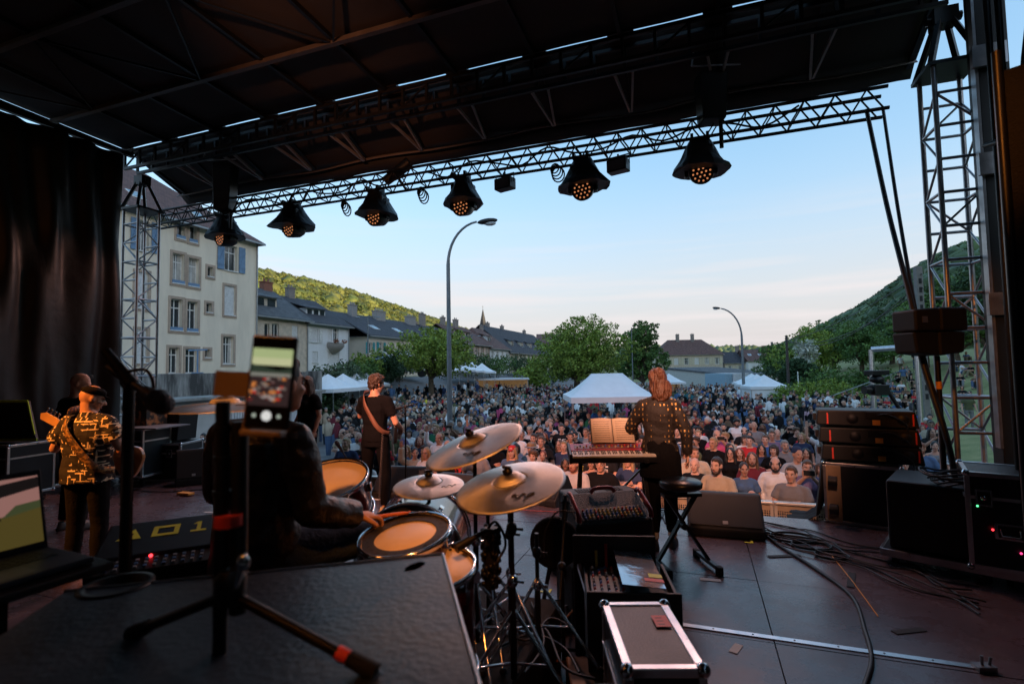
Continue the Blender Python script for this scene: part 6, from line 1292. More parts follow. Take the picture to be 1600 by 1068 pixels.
# ---- cables on the deck
cable('thick black cable snaking toward us over the near floor', [fp(*p) for p in ((1180, 822), (1215, 850), (1270, 885), (1330, 930), (1352, 985), (1362, 1030), (1350, 1075), (1340, 1120))], .014)
rs = random.Random(31)
for k in range(8):
    y0 = 812 + k * 3.5; P = []
    for i in range(8):
        f = i / 7; P.append(fp(1185 + f * (330 + k * 4) + rs.uniform(-16, 16), y0 + f * (70 + k * 7) + rs.uniform(-5, 5), .01 + .012 * (k % 3)))
    cable('black cable %s in the bundle crossing the floor toward the subwoofer' % ['nearest the wedge', 'second', 'third', 'fourth', 'fifth', 'middle', 'seventh', 'eighth', 'ninth', 'tenth', 'lowest'][k], P, .007)
for k, (px, py, r) in enumerate([(1268, 852, .16), (1240, 840, .2), (1300, 868, .13)]):
    q = fp(px, py); c = MB()
    for j in range(2): c.path([q + V((math.cos(a) * r * (1 + .06 * j), math.sin(a) * r * .8, .012 * j)) for a in np.linspace(0, 2 * PI, 24, endpoint=False)], .007, 6, closed=True)
    tag(c.build('cable_coil', m_cable), ['middle coil of cable on the floor right of the wedge', 'larger coil of cable just right of the wedge', 'small coil of cable farthest from the wedge'][k], 'cable', 'cable coils on the floor')
cable('black cable along the far floor under the guitarist', [fp(*p) for p in ((205, 765), (260, 768), (330, 764), (420, 770), (520, 790))], .008)
cable('thin red cable crossing the floor behind the drums', [fp(*p) for p in ((720, 792), (800, 796), (880, 800), (960, 812))], .004, K('red_cable', (.35, .03, .02), .5))
cable('thin orange line on the floor under the cable coils', [fp(x, y, .005) for x, y in ((1300, 868), (1330, 905), (1372, 962))], .004, m_tapeo)
cable('curled grey cable right of the wedge on the floor edge', [fp(*p) for p in ((1190, 830), (1230, 838), (1275, 842), (1330, 862), (1400, 880), (1460, 905), (1530, 950))], .008)
for k in range(5):
    cable('cable %s looping under the keyboard stand' % ['nearest us', 'second', 'third', 'fourth', 'farthest'][k], [fp(990 + rs.uniform(-15, 15) + i * 12, 795 + k * 4 + rs.uniform(-8, 8), .012) for i in range(6)], .007)
q = gp(1480, 4.35, .735); c = MB()
for j in range(7): c.path([q + V((math.cos(a) * (.14 + .02 * j), math.sin(a) * (.11 + .012 * j), .015 * j + .02 * math.sin(a * 3 + j))) for a in np.linspace(0, 2 * PI, 22, endpoint=False)], .008, 6, closed=True)
tag(c.build('cable_coil', m_cable), 'tangle of black cables piled on the subwoofer', 'cable')
t = thing('small_bracket', 'small metal clamp at the near end of the floor strip', 'clamp', fp(1535, 1046, 0), .3); c = MB(); c.bb(-.04, .06, -.03, .03, 0, .03); c.tube((0, 0, .03), (0, 0, .08), .008); c.tube((.04, 0, .03), (.05, 0, .07), .008); c.build('body', m_steel, t)

# ------------------------------------------------------------------ stage lamps (rear truss, out over the musicians)
def spot(label, loc, tgt, e, col, size, blend=.6, rad=.12):
    t = thing('stage_spot', label, 'stage light', loc, 0, 'spotlights on the rear truss'); d = (V(tgt) - V(loc)).normalized(); q = d.to_track_quat('-Z', 'Y'); t.rotation_mode = 'QUATERNION'; t.rotation_quaternion = q
    c = MB(); c.lathe([(.09, .30), (.13, .22), (.14, .05), (.15, .02), (.135, .02), (.12, .06), (.0, .07)], 20); c.build('housing', m_blkp, t); c = MB(); c.path([(-.17, 0, .12), (-.17, 0, .42), (.17, 0, .42), (.17, 0, .12)], .012, 6); c.build('yoke', m_blkm, t)
    l = bpy.data.lights.new('spot_lamp', 'SPOT'); l.energy = e; l.color = col; l.spot_size = math.radians(size); l.spot_blend = blend; l.shadow_soft_size = rad
    o = bpy.data.objects.new('spot_lamp', l); COL.objects.link(o); o.parent = t; return t
truss('rear lighting truss over the back of the stage carrying the spotlights', (-9.6, -.6, 5.2), (2.4, -.6, 5.2), .26, .27, .6, m_blkm, name='rear_truss')
OR = (1, .30, .05)
LIGHTS = True
# =================================================================== PEOPLE
def vox(mb, voxel, it=3, folds=0, seed=0):
    me = mb.mesh('tmp'); o = bpy.data.objects.new('tmp', me); COL.objects.link(o)
    m = o.modifiers.new('r', 'REMESH'); m.mode = 'VOXEL'; m.voxel_size = voxel; m.use_smooth_shade = True
    s = o.modifiers.new('s', 'SMOOTH'); s.iterations = it; s.factor = .5
    dg = bpy.context.evaluated_depsgraph_get(); em_ = bpy.data.meshes.new_from_object(o.evaluated_get(dg)); bpy.data.objects.remove(o); bpy.data.meshes.remove(me)
    if folds:
        n = len(em_.vertices); co = np.empty(n * 3); em_.vertices.foreach_get('co', co); co = co.reshape(-1, 3)
        for i in range(n):
            p = V(co[i]); f = noise.noise(V((p.x * 9, p.y * 9, p.z * 5 + seed))) + .6 * noise.noise(V((p.x * 5 + p.z * 14, p.y * 16, p.z * 13 + seed)))
            co[i] += np.array(em_.vertices[i].normal) * f * folds
        em_.vertices.foreach_set('co', co.ravel())
    em_.polygons.foreach_set('use_smooth', [True] * len(em_.polygons)); em_.update(); return em_
def mb_from(me):
    b = MB(); b.v = [tuple(v.co) for v in me.vertices]; b.f = [tuple(p.vertices) for p in me.polygons]; b.m = [0] * len(b.f); b.s = [True] * len(b.f); return b
def rxz(yaw, pitch=0, roll=0): return Matrix.Rotation(yaw, 3, 'Z') @ Matrix.Rotation(pitch, 3, 'X') @ Matrix.Rotation(roll, 3, 'Y')
def ring(c, side, fwd, rx, ry, n=16, sq=.85):
    out = []
    for i in range(n):
        t = 2 * PI * i / n; a, b = math.cos(t), math.sin(t); a = math.copysign(abs(a) ** sq, a); b = math.copysign(abs(b) ** sq, b); out.append(V(c) + side * (a * rx) + fwd * (b * ry))
    return out
def J0():
    return dict(pel=V((0, 0, .95)), wai=V((0, .0, 1.10)), che=V((0, .0, 1.30)), nek=V((0, -.015, 1.475)), hed=V((0, .025, 1.625)), hy=0.0, hp=0.0, hr=0.0,
                shL=V((-.175, -.01, 1.405)), shR=V((.175, -.01, 1.405)), elL=V((-.25, -.03, 1.14)), elR=V((.25, -.03, 1.14)), wrL=V((-.27, .07, .91)), wrR=V((.27, .07, .91)),
                hiL=V((-.09, 0, .93)), hiR=V((.09, 0, .93)), knL=V((-.11, .015, .50)), knR=V((.11, .015, .50)), anL=V((-.12, -.02, .09)), anR=V((.12, -.02, .09)), toe=0.0, hL=None, hR=None, curl=.5)
def pose(kind, fem=False):
    j = J0()
    if kind == 'down': pass
    elif kind == 'clasp': j.update(elL=V((-.26, -.03, 1.15)), elR=V((.26, -.03, 1.15)), wrL=V((-.07, .20, 1.02)), wrR=V((.07, .19, 1.03)))
    elif kind == 'cross': j.update(elL=V((-.245, .05, 1.17)), elR=V((.245, .05, 1.17)), wrL=V((.04, .21, 1.20)), wrR=V((-.04, .19, 1.24)))
    elif kind == 'phone': j.update(elL=V((-.25, .14, 1.28)), elR=V((.25, .14, 1.28)), wrL=V((-.05, .31, 1.52)), wrR=V((.06, .31, 1.52)), hL=V((0, .15, 1)), hR=V((0, .15, 1)))
    elif kind == 'wave': j.update(elR=V((.33, .10, 1.52)), wrR=V((.30, .14, 1.79)), hR=V((0, .1, 1)), curl=.15)
    elif kind == 'lean': j.update(che=V((0, .10, 1.28)), nek=V((0, .16, 1.45)), hed=V((0, .22, 1.59)), shL=V((-.185, .14, 1.40)), shR=V((.185, .14, 1.40)), elL=V((-.27, .25, 1.21)), elR=V((.27, .25, 1.21)), wrL=V((-.02, .37, 1.24)), wrR=V((.03, .40, 1.25)), wai=V((0, .03, 1.10)))
    elif kind == 'chin': j.update(che=V((0, .10, 1.28)), nek=V((0, .16, 1.45)), hed=V((0, .23, 1.59)), shL=V((-.175, .14, 1.39)), shR=V((.175, .14, 1.39)), elL=V((-.15, .38, 1.24)), elR=V((.15, .38, 1.24)), wrL=V((-.07, .30, 1.47)), wrR=V((.07, .30, 1.47)), wai=V((0, .03, 1.10)), hL=V((0, -.1, 1)), hR=V((0, -.1, 1)))
    elif kind == 'sit':
        for k in ('pel', 'wai', 'che', 'nek', 'hed', 'shL', 'shR', 'elL', 'elR', 'hiL', 'hiR'): j[k] = j[k] - V((0, 0, .78))
        j.update(knL=V((-.16, .36, .45)), knR=V((.16, .36, .45)), anL=V((-.15, .50, .09)), anR=V((.15, .50, .09)), wrL=V((-.1, .32, .50)), wrR=V((.1, .32, .50)), elL=V((-.24, .10, .45)), elR=V((.24, .10, .45)))
    if fem:
        for k in ('shL', 'shR'): j[k] = V((j[k].x * .88, j[k].y, j[k].z - .01))
        for k in ('elL', 'elR'): j[k] = V((j[k].x * .92, j[k].y, j[k].z))
    return j
def capsule(b, p, q, r0, r1, n=10):
    b.tube(p, q, r0, r1, n); b.ell(p, r0, 10, 6); b.ell(q, r1, 10, 6)
def hand(b, wr, d, palm, side, curl=.5, sc=1.0):
    """palm + five fingers; d = direction of the hand, palm = direction the palm faces, side = +1 when the thumb is on cross(d,palm)"""
    d = d.normalized(); palm = (palm - d * palm.dot(d)).normalized(); w = d.cross(palm).normalized() * side
    R = Matrix((w, d, palm)).transposed(); b.ell(wr + d * .045 * sc, (.040 * sc, .052 * sc, .017 * sc), 10, 8, R)
    for k, (o, l) in enumerate(((.029, .070), (.010, .078), (-.010, .072), (-.028, .056))):
        p = wr + d * .085 * sc + w * o * sc; a = curl * (.7 + .12 * k); pts = [p]; cur = d.copy(); ang = 0
        for s in range(3): ang += a * (.55 if s == 0 else .8); v = d * math.cos(ang) + palm * math.sin(ang); pts.append(pts[-1] + v * (l * (.45, .32, .25)[s]) * sc)
        b.path([wr + d * .05 * sc + w * o * sc] + pts, [.0095 * sc, .0095 * sc, .009 * sc, .0082 * sc, .0065 * sc], 6)
    t0 = wr + d * .022 * sc + w * .03 * sc; t1 = t0 + (d * .6 + w * .75 + palm * .3).normalized() * .036 * sc; t2 = t1 + (d * .9 + w * .25 + palm * .5).normalized() * .030 * sc
    b.path([wr + d * .02 * sc + w * .01 * sc, t0, t1, t2], [.013 * sc, .013 * sc, .0105 * sc, .008 * sc], 6)
def headM(j): return Matrix.Translation(j['hed']) @ rxz(j['hy'], j['hp'], j['hr']).to_4x4()
def body_mesh(j, fem=False, voxel=.013, barefeet=False, hands=True, girth=1.0):
    X, Y = V((1, 0, 0)), V((0, 1, 0)); b = MB(); w = (.88 if fem else 1) * girth
    sx = (j['shR'] - j['shL']).normalized(); fy = ZU.cross(sx).normalized()
    b.loft([ring(j['pel'] - V((0, 0, .09)), X, Y, .13 * w, .10), ring(j['pel'], X, Y, (.165 if fem else .158) * girth, .112), ring(j['wai'], X, Y, .135 * w, .10 * girth), ring(j['che'], sx, fy, .168 * w, .118),
            ring((j['shL'] + j['shR']) / 2 + V((0, 0, -.01)), sx, fy, .155 * w, .092), ring(j['nek'], sx, fy, .072, .066), ring(j['nek'] + V((0, .01, .03)), sx, fy, .055, .058)])
    if fem:
        for s in (-1, 1): b.ell(j['che'] + sx * s * .075 + fy * .09 + V((0, 0, .01)), (.065, .06, .062), 10, 8)
    H = headM(j); R = H.to_3x3(); k = .93 if fem else 1.0
    b.tube(j['nek'] - V((0, 0, .03)), H @ V((0, -.02, -.05)), .056 * k, .054 * k, 12)
    def E(c, r): b.ell(H @ V(c), tuple(x * k for x in r), 16, 10, R)
    E((0, -.008, .022), (.075, .095, .096)); E((0, .028, -.032), (.062, .068, .088)); E((0, .045, -.088), (.044, .045, .034)); E((0, .078, .026), (.050, .018, .013))
    E((-.036, .062, -.028), (.024, .03, .024)); E((.036, .062, -.028), (.024, .03, .024))
    b.path([H @ V(p) for p in ((0, .086, .014), (0, .104, -.010), (0, .116, -.030), (0, .100, -.042))], [.009, .0115, .0155, .010], 8)
    for s in (-1, 1): E((s * .078, -.006, -.008), (.010, .020, .030))
    for s in 'LR':
        sh, el, wr = j['sh' + s], j['el' + s], j['wr' + s]; a = (.88 if fem else 1)
        b.tube(j['nek'] - V((0, 0, .035)), sh + V((0, 0, .004)), .050 * a, .046 * a, 12); capsule(b, sh, sh.lerp(el, .5), .052 * a, .047 * a); capsule(b, sh.lerp(el, .5), el, .047 * a, .039 * a); capsule(b, el, el.lerp(wr, .35), .041 * a, .040 * a); capsule(b, el.lerp(wr, .35), wr, .040 * a, .027 * a)
        hi, kn, an = j['hi' + s], j['kn' + s], j['an' + s]
        capsule(b, hi, kn, .088, .056); capsule(b, kn, kn.lerp(an, .35), .054, .056); capsule(b, kn.lerp(an, .35), an, .056, .036)
        b.ell(an + V((0, .06, -.045)), (.042, .12, .04), 10, 8)
    me = vox(b, voxel, 2 if voxel < .012 else 1); m = mb_from(me); bpy.data.meshes.remove(me)
    if hands:
        for s, sg in (('L', -1), ('R', 1)):
            wr, el = j['wr' + s], j['el' + s]; d = j['h' + s] or (wr - el); inw = V((-sg, .0, 0)) if abs(d.normalized().x) < .75 else V((0, -1, 0))
            hand(m, wr - d.normalized() * .012, d, inw + V((0, -.2, 0)) if j['h' + s] is None else V((-sg * .3, -1, 0)), 1 if s == 'L' else -1, j['curl'], .92 if fem else 1)
    n0 = len(m.f)
    for s in (-1, 1):
        m.ell(H @ V((s * .031 * k, .0795 * k, .001)), (.0125, .009, .0075), 10, 6, R, mi=1); m.ell(H @ V((s * .031 * k, .0865 * k, .001)), (.0055, .003, .0060), 8, 6, R, mi=2)
        m.ell(H @ V((s * .031 * k, .0835 * k, .0095)), (.0145, .008, .0028), 8, 5, R, mi=2)
    m.ell(H @ V((0, .0905 * k, -.066)), (.022, .009, .0045), 10, 6, R, mi=3); m.ell(H @ V((0, .0895 * k, -.074)), (.018, .009, .0045), 10, 6, R, mi=3)
    return m.mesh('person_body')
def shirt_mesh(j, fem=False, sleeve='tee', loose=.014, hem=.0, voxel=.015, girth=1.0, collar=False):
    X, Y = V((1, 0, 0)), V((0, 1, 0)); b = MB(); w = (.88 if fem else 1) * girth; o = loose; sx = (j['shR'] - j['shL']).normalized(); fy = ZU.cross(sx).normalized()
    b.loft([ring(j['pel'] - V((0, 0, .05 + hem)), X, Y, .165 * girth + o, .122 + o), ring(j['pel'] + V((0, 0, .05)), X, Y, .16 * girth + o, .115 + o), ring(j['wai'], X, Y, .145 * w + o, .105 * girth + o), ring(j['che'], sx, fy, .172 * w + o, .122 + o),
            ring((j['shL'] + j['shR']) / 2 + V((0, 0, -.01)), sx, fy, .158 * w + o, .095 + o), ring(j['nek'] + V((0, 0, -.008 if sleeve != 'tank' else -.045)), sx, fy, .088 if sleeve != 'tank' else .12, .076)])
    if collar: b.lathe([(.074, 0), (.082, .004), (.070, .045), (.060, .045)], 16, j['nek'] + V((0, 0, -.02)), (0, .1, 1))
    if fem:
        for s in (-1, 1): b.ell(j['che'] + sx * s * .075 + fy * .093 + V((0, 0, .01)), (.072, .066, .07), 10, 8)
    for s in 'LR':
        sh, el, wr = j['sh' + s], j['el' + s], j['wr' + s]
        if sleeve == 'tank': continue
        b.tube(j['nek'] - V((0, 0, .038)), sh + V((0, 0, .004)), .052 + o * .45, .049 + o * .6, 12); capsule(b, sh, sh.lerp(el, .3), .052 + o * .6, .050 + o * .9, 12)
        if sleeve == 'tee': b.tube(sh.lerp(el, .3), sh.lerp(el, .66), .056 + o, .055 + o * 1.3, 12)
        else:
            capsule(b, sh.lerp(el, .3), el, .053 + o, .045 + o, 12); b.tube(el, el.lerp(wr, .93), .045 + o, .033 + o, 12)
    return vox(b, voxel, 2, .006 + loose * .18, j['elR'].x * 31)
def trouser_mesh(j, kind='long', voxel=.018, loose=.012):
    X, Y = V((1, 0, 0)), V((0, 1, 0)); b = MB(); o = loose
    if kind == 'skirt': b.loft([ring(j['pel'] - V((0, 0, .44)), X, Y, .21, .17), ring(j['pel'] - V((0, 0, .05)), X, Y, .185, .135), ring(j['pel'] + V((0, 0, .10)), X, Y, .15, .115)])
    else: b.loft([ring(j['pel'] - V((0, 0, .12)), X, Y, .155 + o, .112 + o), ring(j['pel'], X, Y, .16 + o, .115 + o), ring(j['pel'] + V((0, 0, .09)), X, Y, .145 + o, .105 + o)])
    for s in 'LR':
        hi, kn, an = j['hi' + s], j['kn' + s], j['an' + s]
        if kind != 'skirt': capsule(b, hi, kn, .090 + o, .058 + o, 12)
        if kind in ('long',): b.tube(kn, kn.lerp(an, .5), .057 + o, .055 + o, 12); b.ell(kn, .058 + o, 10, 6); b.tube(kn.lerp(an, .45), an.lerp(kn, .06), .055 + o, .045 + o, 12)
        if kind == 'legging': capsule(b, kn, kn.lerp(an, .4), .058 + o, .058 + o); b.tube(kn.lerp(an, .4), an.lerp(kn, .16), .058 + o, .038 + o, 12)
    return vox(b, voxel, 2, .005, 3)
def shoe_mb(j, toe=(0, 0)):
    b = MB()
    for i, s in enumerate('LR'):
        an = j['an' + s]; R = Matrix.Rotation((.18 if s == 'L' else -.18) + toe[i], 3, 'Z'); f = R @ V((0, 1, 0))
        b.loft([[an + V((0, 0, -.09 + z)) + R @ V((x, y, 0)) for x, y in [(math.cos(t) * .046 * w, math.sin(t) * .135 * w + .05 + dy) for t in np.linspace(0, 2 * PI, 16, endpoint=False)]] for z, w, dy in ((0, 1, 0), (.022, 1.03, 0), (.045, .93, -.004), (.07, .74, -.02), (.10, .50, -.045))])
    return b
# ---- hair and hats in head coordinates
_hc = {}
def hair(kind, fem=False, hi=False):
    key = (kind, fem, hi)
    if key in _hc: return _hc[key]
    b = MB(); k = .95 if fem else 1.0; vx = .008 if hi else .012; am = .004; sd = sum(map(ord, kind)) % 17
    def E(c, r, n=18, m=12): b.ell(c, r, n, m)
    if kind in ('short', 'bob', 'long', 'curly', 'bun', 'fringe', 'pony'):
        E((0, -.020, .030), (.083 * k, .098 * k, .098 * k)); E((0, -.045, -.01), (.078 * k, .066 * k, .085))
    if kind == 'messy':
        E((0, -.020, .030), (.088, .102, .102)); b.loft([ring((0, y, z), V((1, 0, 0)), V((0, 1, 0)), rx, ry, 16) for z, y, rx, ry in ((.06, -.04, .07, .05), (-.02, -.05, .092, .065), (-.10, -.055, .104, .062), (-.17, -.06, .095, .045), (-.21, -.06, .05, .02))]); am = .022
    if kind == 'short': am = .006; E((0, .035, .085), (.055, .045, .03))
    if kind == 'curly': am = .020; E((0, .01, .075), (.085, .085, .055)); E((-.05, -.02, .04), (.05, .07, .07)); E((.05, -.02, .04), (.05, .07, .07))
    if kind in ('bob', 'fringe'):
        for s in (-1, 1): b.loft([ring((s * .070, -.020, z), V((1, 0, 0)), V((0, 1, 0)), rx, ry, 10) for z, rx, ry in ((.07, .02, .05), (.0, .026, .062), (-.06, .028, .06), (-.11, .022, .045))])
        b.loft([ring((0, -.065, z), V((1, 0, 0)), V((0, 1, 0)), rx, ry, 12) for z, rx, ry in ((.05, .06, .03), (-.04, .075, .045), (-.11, .065, .035))])
        if kind == 'fringe': b.ell((0, .078, .058), (.055, .018, .026))
    if kind == 'long':
        for s in (-1, 1): b.loft([ring((s * x, y, z), V((1, 0, 0)), V((0, 1, 0)), rx, ry, 10) for z, x, y, rx, ry in ((.07, .066, .0, .018, .045), (.0, .078, -.01, .022, .052), (-.08, .085, -.015, .026, .05), (-.16, .088, -.01, .030, .045), (-.25, .080, .0, .024, .032), (-.30, .078, .005, .012, .016))])
        b.loft([ring((0, y, z), V((1, 0, 0)), V((0, 1, 0)), rx, ry, 14) for z, y, rx, ry in ((.05, -.06, .06, .035), (-.05, -.075, .08, .045), (-.15, -.085, .095, .04), (-.25, -.09, .09, .032), (-.31, -.09, .06, .018))]); am = .009
    if kind == 'bun': E((0, -.09, .09), (.036, .036, .034)); am = .005
    if kind == 'pony': b.path([(0, -.10, .05), (0, -.14, .02), (0, -.13, -.08), (0, -.12, -.18)], [.03, .032, .028, .01], 8); am = .005
    if kind == 'balding': b.loft([ring((0, -.012, z), V((1, 0, 0)), V((0, 1, 0)), rx, ry, 18) for z, rx, ry in ((-.045, .060, .078), (-.03, .078, .088), (.02, .0805, .097), (.045, .077, .094), (.05, .06, .08))]); am = .003
    if kind == 'beardy': pass
    if kind in ('cap', 'beanie', 'flat', 'sunhat'):
        if kind == 'cap': b.lathe([(.0, .112), (.03, .110), (.058, .098), (.078, .07), (.083, .035), (.082, .02), (.06, .02)], 22, (0, -.010, .012), sx=1); b.ell((0, .105, .042), (.062, .062, .007), 16, 6, Matrix.Rotation(-.15, 3, 'X')); am = 0
        if kind == 'beanie': b.lathe([(.0, .125), (.04, .118), (.07, .09), (.085, .04), (.086, .01), (.06, .0)], 22, (0, -.015, .018)); am = .003
        if kind == 'flat': b.lathe([(.0, .092), (.06, .088), (.098, .062), (.100, .04), (.088, .02), (.06, .018)], 24, (0, -.005, .016)); b.ell((0, .095, .034), (.058, .045, .008), 16, 6, Matrix.Rotation(-.2, 3, 'X')); am = .002
        if kind == 'sunhat': b.lathe([(.0, .115), (.06, .11), (.085, .06), (.088, .03), (.15, .015), (.152, .008), (.08, .01)], 24, (0, -.01, .012)); am = .002
    me = vox(b, vx, 2 if am < .015 else 1)
    if am:
        n = len(me.vertices); co = np.empty(n * 3); me.vertices.foreach_get('co', co); co = co.reshape(-1, 3); fr = 30 if kind in ('curly', 'messy') else 24
        for i in range(n):
            p = V(co[i]); st = V((p.x * fr * 1.6, p.y * fr * 1.6, p.z * (fr * (1.3 if kind == 'curly' else .30)) + sd)); co[i] += np.array(me.vertices[i].normal) * (noise.noise(st) * am)
        me.vertices.foreach_set('co', co.ravel())
    m = mb_from(me)
    if kind not in ('cap', 'beanie', 'flat', 'sunhat'):
        for s in (-1, 1): m.path([(s * .048, .080, .022), (s * .032, .090, .0265), (s * .016, .091, .022)], [.0025, .0038, .003], 5)
    me2 = m.mesh('hair' if kind not in ('cap', 'beanie', 'flat', 'sunhat') else 'hat'); bpy.data.meshes.remove(me); _hc[key] = me2; return me2
def beard_mesh():
    if 'beard' in _hc: return _hc['beard']
    b = MB(); b.ell((0, .050, -.098), (.052, .052, .040), 14, 10)
    for s in (-1, 1): b.ell((s * .050, .025, -.06), (.020, .04, .05), 10, 8)
    b.ell((0, .094, -.055), (.030, .012, .007), 10, 6); me = vox(b, .009, 1); _hc['beard'] = me; me.name = 'beard'; return me
def glasses_mesh():
    if 'gl' in _hc: return _hc['gl']
    b = MB()
    for s in (-1, 1):
        b.path([(s * .032 + math.cos(a) * .021, .098, .0 + math.sin(a) * .016) for a in np.linspace(0, 2 * PI, 12, endpoint=False)], .0022, 5, closed=True); b.path([(s * .053, .097, .004), (s * .076, .02, .004)], .002, 5)
    b.path([(-.011, .099, .004), (.011, .099, .004)], .002, 5); me = b.mesh('glasses'); _hc['gl'] = me; return me
def cloth(name, c, **k): return K('cloth_' + name, c, .9, 0, .12, 5, .35, 60, spec=.25 if max(c) > .03 else .08, **k)
def printed(name, c, pc, sc=16):
    n = 'cloth_' + name
    if n in _M: return _M[n]
    m = K(n, c, .85, 0, .1, 5, .3, 60, spec=.25); nt = m.node_tree; b = nt.nodes['Principled BSDF']; tc = nt.nodes.new('ShaderNodeTexCoord')
    mp = nt.nodes.new('ShaderNodeMapping'); mp.inputs['Location'].default_value = (0, 0, -1.27); nt.links.new(tc.outputs['Object'], mp.inputs['Vector'])
    sx = nt.nodes.new('ShaderNodeSeparateXYZ'); nt.links.new(mp.outputs['Vector'], sx.inputs['Vector'])
    def mth(op, a, bb):
        q = nt.nodes.new('ShaderNodeMath'); q.operation = op
        for i, x in enumerate((a, bb)):
            if isinstance(x, (int, float)): q.inputs[i].default_value = x
            elif x is not None: nt.links.new(x, q.inputs[i])
        return q.outputs[0]
    ax = mth('LESS_THAN', mth('ABSOLUTE', sx.outputs['X'], None), .10); az = mth('LESS_THAN', mth('ABSOLUTE', sx.outputs['Z'], None), .095); ay = mth('GREATER_THAN', sx.outputs['Y'], .05)
    no = nt.nodes.new('ShaderNodeTexNoise'); no.inputs['Scale'].default_value = sc; no.inputs['Detail'].default_value = 1; nt.links.new(tc.outputs['Object'], no.inputs['Vector'])
    g = mth('GREATER_THAN', no.outputs['Fac'], .50); f = mth('MULTIPLY', mth('MULTIPLY', ax, az), mth('MULTIPLY', ay, g))
    x = nt.nodes.new('ShaderNodeMixRGB'); x.inputs['Color2'].default_value = (*pc, 1); nt.links.new(b.inputs['Base Color'].links[0].from_socket, x.inputs['Color1']); nt.links.new(f, x.inputs['Fac']); nt.links.new(x.outputs['Color'], b.inputs['Base Color']); return m
BLK = (.007, .007, .008)
SHIRTS = [('black', cloth('black', BLK), 24), ('black printed', printed('bw', BLK, (.65, .62, .6)), 16), ('black red-printed', printed('br', BLK, (.55, .04, .04)), 7), ('black yellow-printed', printed('by', BLK, (.6, .45, .06), 22), 5),
          ('white', cloth('white', (.75, .75, .75)), 10), ('white printed', printed('wp', (.60, .60, .60), (.05, .05, .06)), 5), ('grey', cloth('grey', (.20, .20, .21)), 7), ('pale grey', cloth('pgrey', (.38, .38, .39)), 5),
          ('navy', cloth('navy', (.025, .04, .09)), 7), ('denim blue', cloth('denim', (.07, .13, .24)), 6), ('bright blue', cloth('blue', (.03, .10, .30)), 1), ('red', cloth('red', (.48, .03, .035)), 4), ('maroon', cloth('maroon', (.14, .02, .03)), 2),
          ('pink', cloth('pink', (.50, .08, .18)), 1), ('pale pink', cloth('ppink', (.55, .32, .36)), 1), ('olive', cloth('olive', (.09, .10, .05)), 4), ('green', cloth('green', (.03, .16, .08)), 2), ('yellow', cloth('yellow', (.62, .55, .06)), .4), ('beige', cloth('beige', (.42, .35, .26)), 4), ('brown', cloth('brown', (.13, .08, .05)), 3), ('teal', cloth('teal', (.03, .13, .15)), 1), ('mauve', cloth('mauve', (.18, .13, .22)), 1)]
PANTS = [cloth('jeans', (.06, .10, .18)), cloth('black', BLK), cloth('khaki', (.20, .17, .11)), cloth('dkjeans', (.025, .04, .07)), cloth('grey', (.20, .20, .21))]
HAIRC = [('black', K('hair_black', (.012, .010, .010), .5, 0, .3, 20, .4, 90), 7), ('dark brown', K('hair_dark_brown', (.035, .020, .013), .5, 0, .3, 20, .4, 90), 10), ('brown', K('hair_brown', (.09, .048, .025), .5, 0, .3, 20, .4, 90), 8), ('blond', K('hair_blond', (.28, .18, .09), .5, 0, .3, 20, .4, 90), 5), ('auburn', K('hair_auburn', (.16, .045, .02), .5, 0, .3, 20, .4, 90), 3), ('grey', K('hair_grey', (.22, .21, .20), .55, 0, .2, 20, .4, 90), 4), ('white', K('hair_white', (.50, .49, .47), .55, 0, .1, 20, .4, 90), 1)]
HATC = [('black', cloth('black', BLK)), ('grey', cloth('grey', (.20, .20, .21))), ('navy', cloth('navy', (.025, .04, .09))), ('beige', cloth('beige', (.42, .35, .26))), ('white', cloth('white', (.62, .62, .62))), ('red', cloth('red', (.40, .03, .035)))]
SKINS = [K('skin_a', (.50, .28, .20), .5, 0, .08, 9, spec=.35), K('skin_b', (.44, .235, .16), .5, 0, .08, 9, spec=.35), K('skin_c', (.55, .33, .25), .5, 0, .08, 9, spec=.35), K('skin_d', (.20, .105, .065), .5, 0, .08, 9, spec=.35)]
m_eyew = K('eye_white', (.60, .58, .55), .3, 0, .02); m_eyed = K('eye_dark', (.02, .015, .012), .25, 0, .1); m_lip = K('lips', (.34, .12, .10), .5, 0, .1); m_shoe = K('shoe_black', (.03, .03, .03), .5); m_shoew = K('shoe_white', (.6, .6, .6), .5)
def wc(rs, L):
    t = sum(x[-1] for x in L); r = rs.uniform(0, t)
    for x in L:
        r -= x[-1]
        if r <= 0: return x
    return L[-1]
_bc = {}
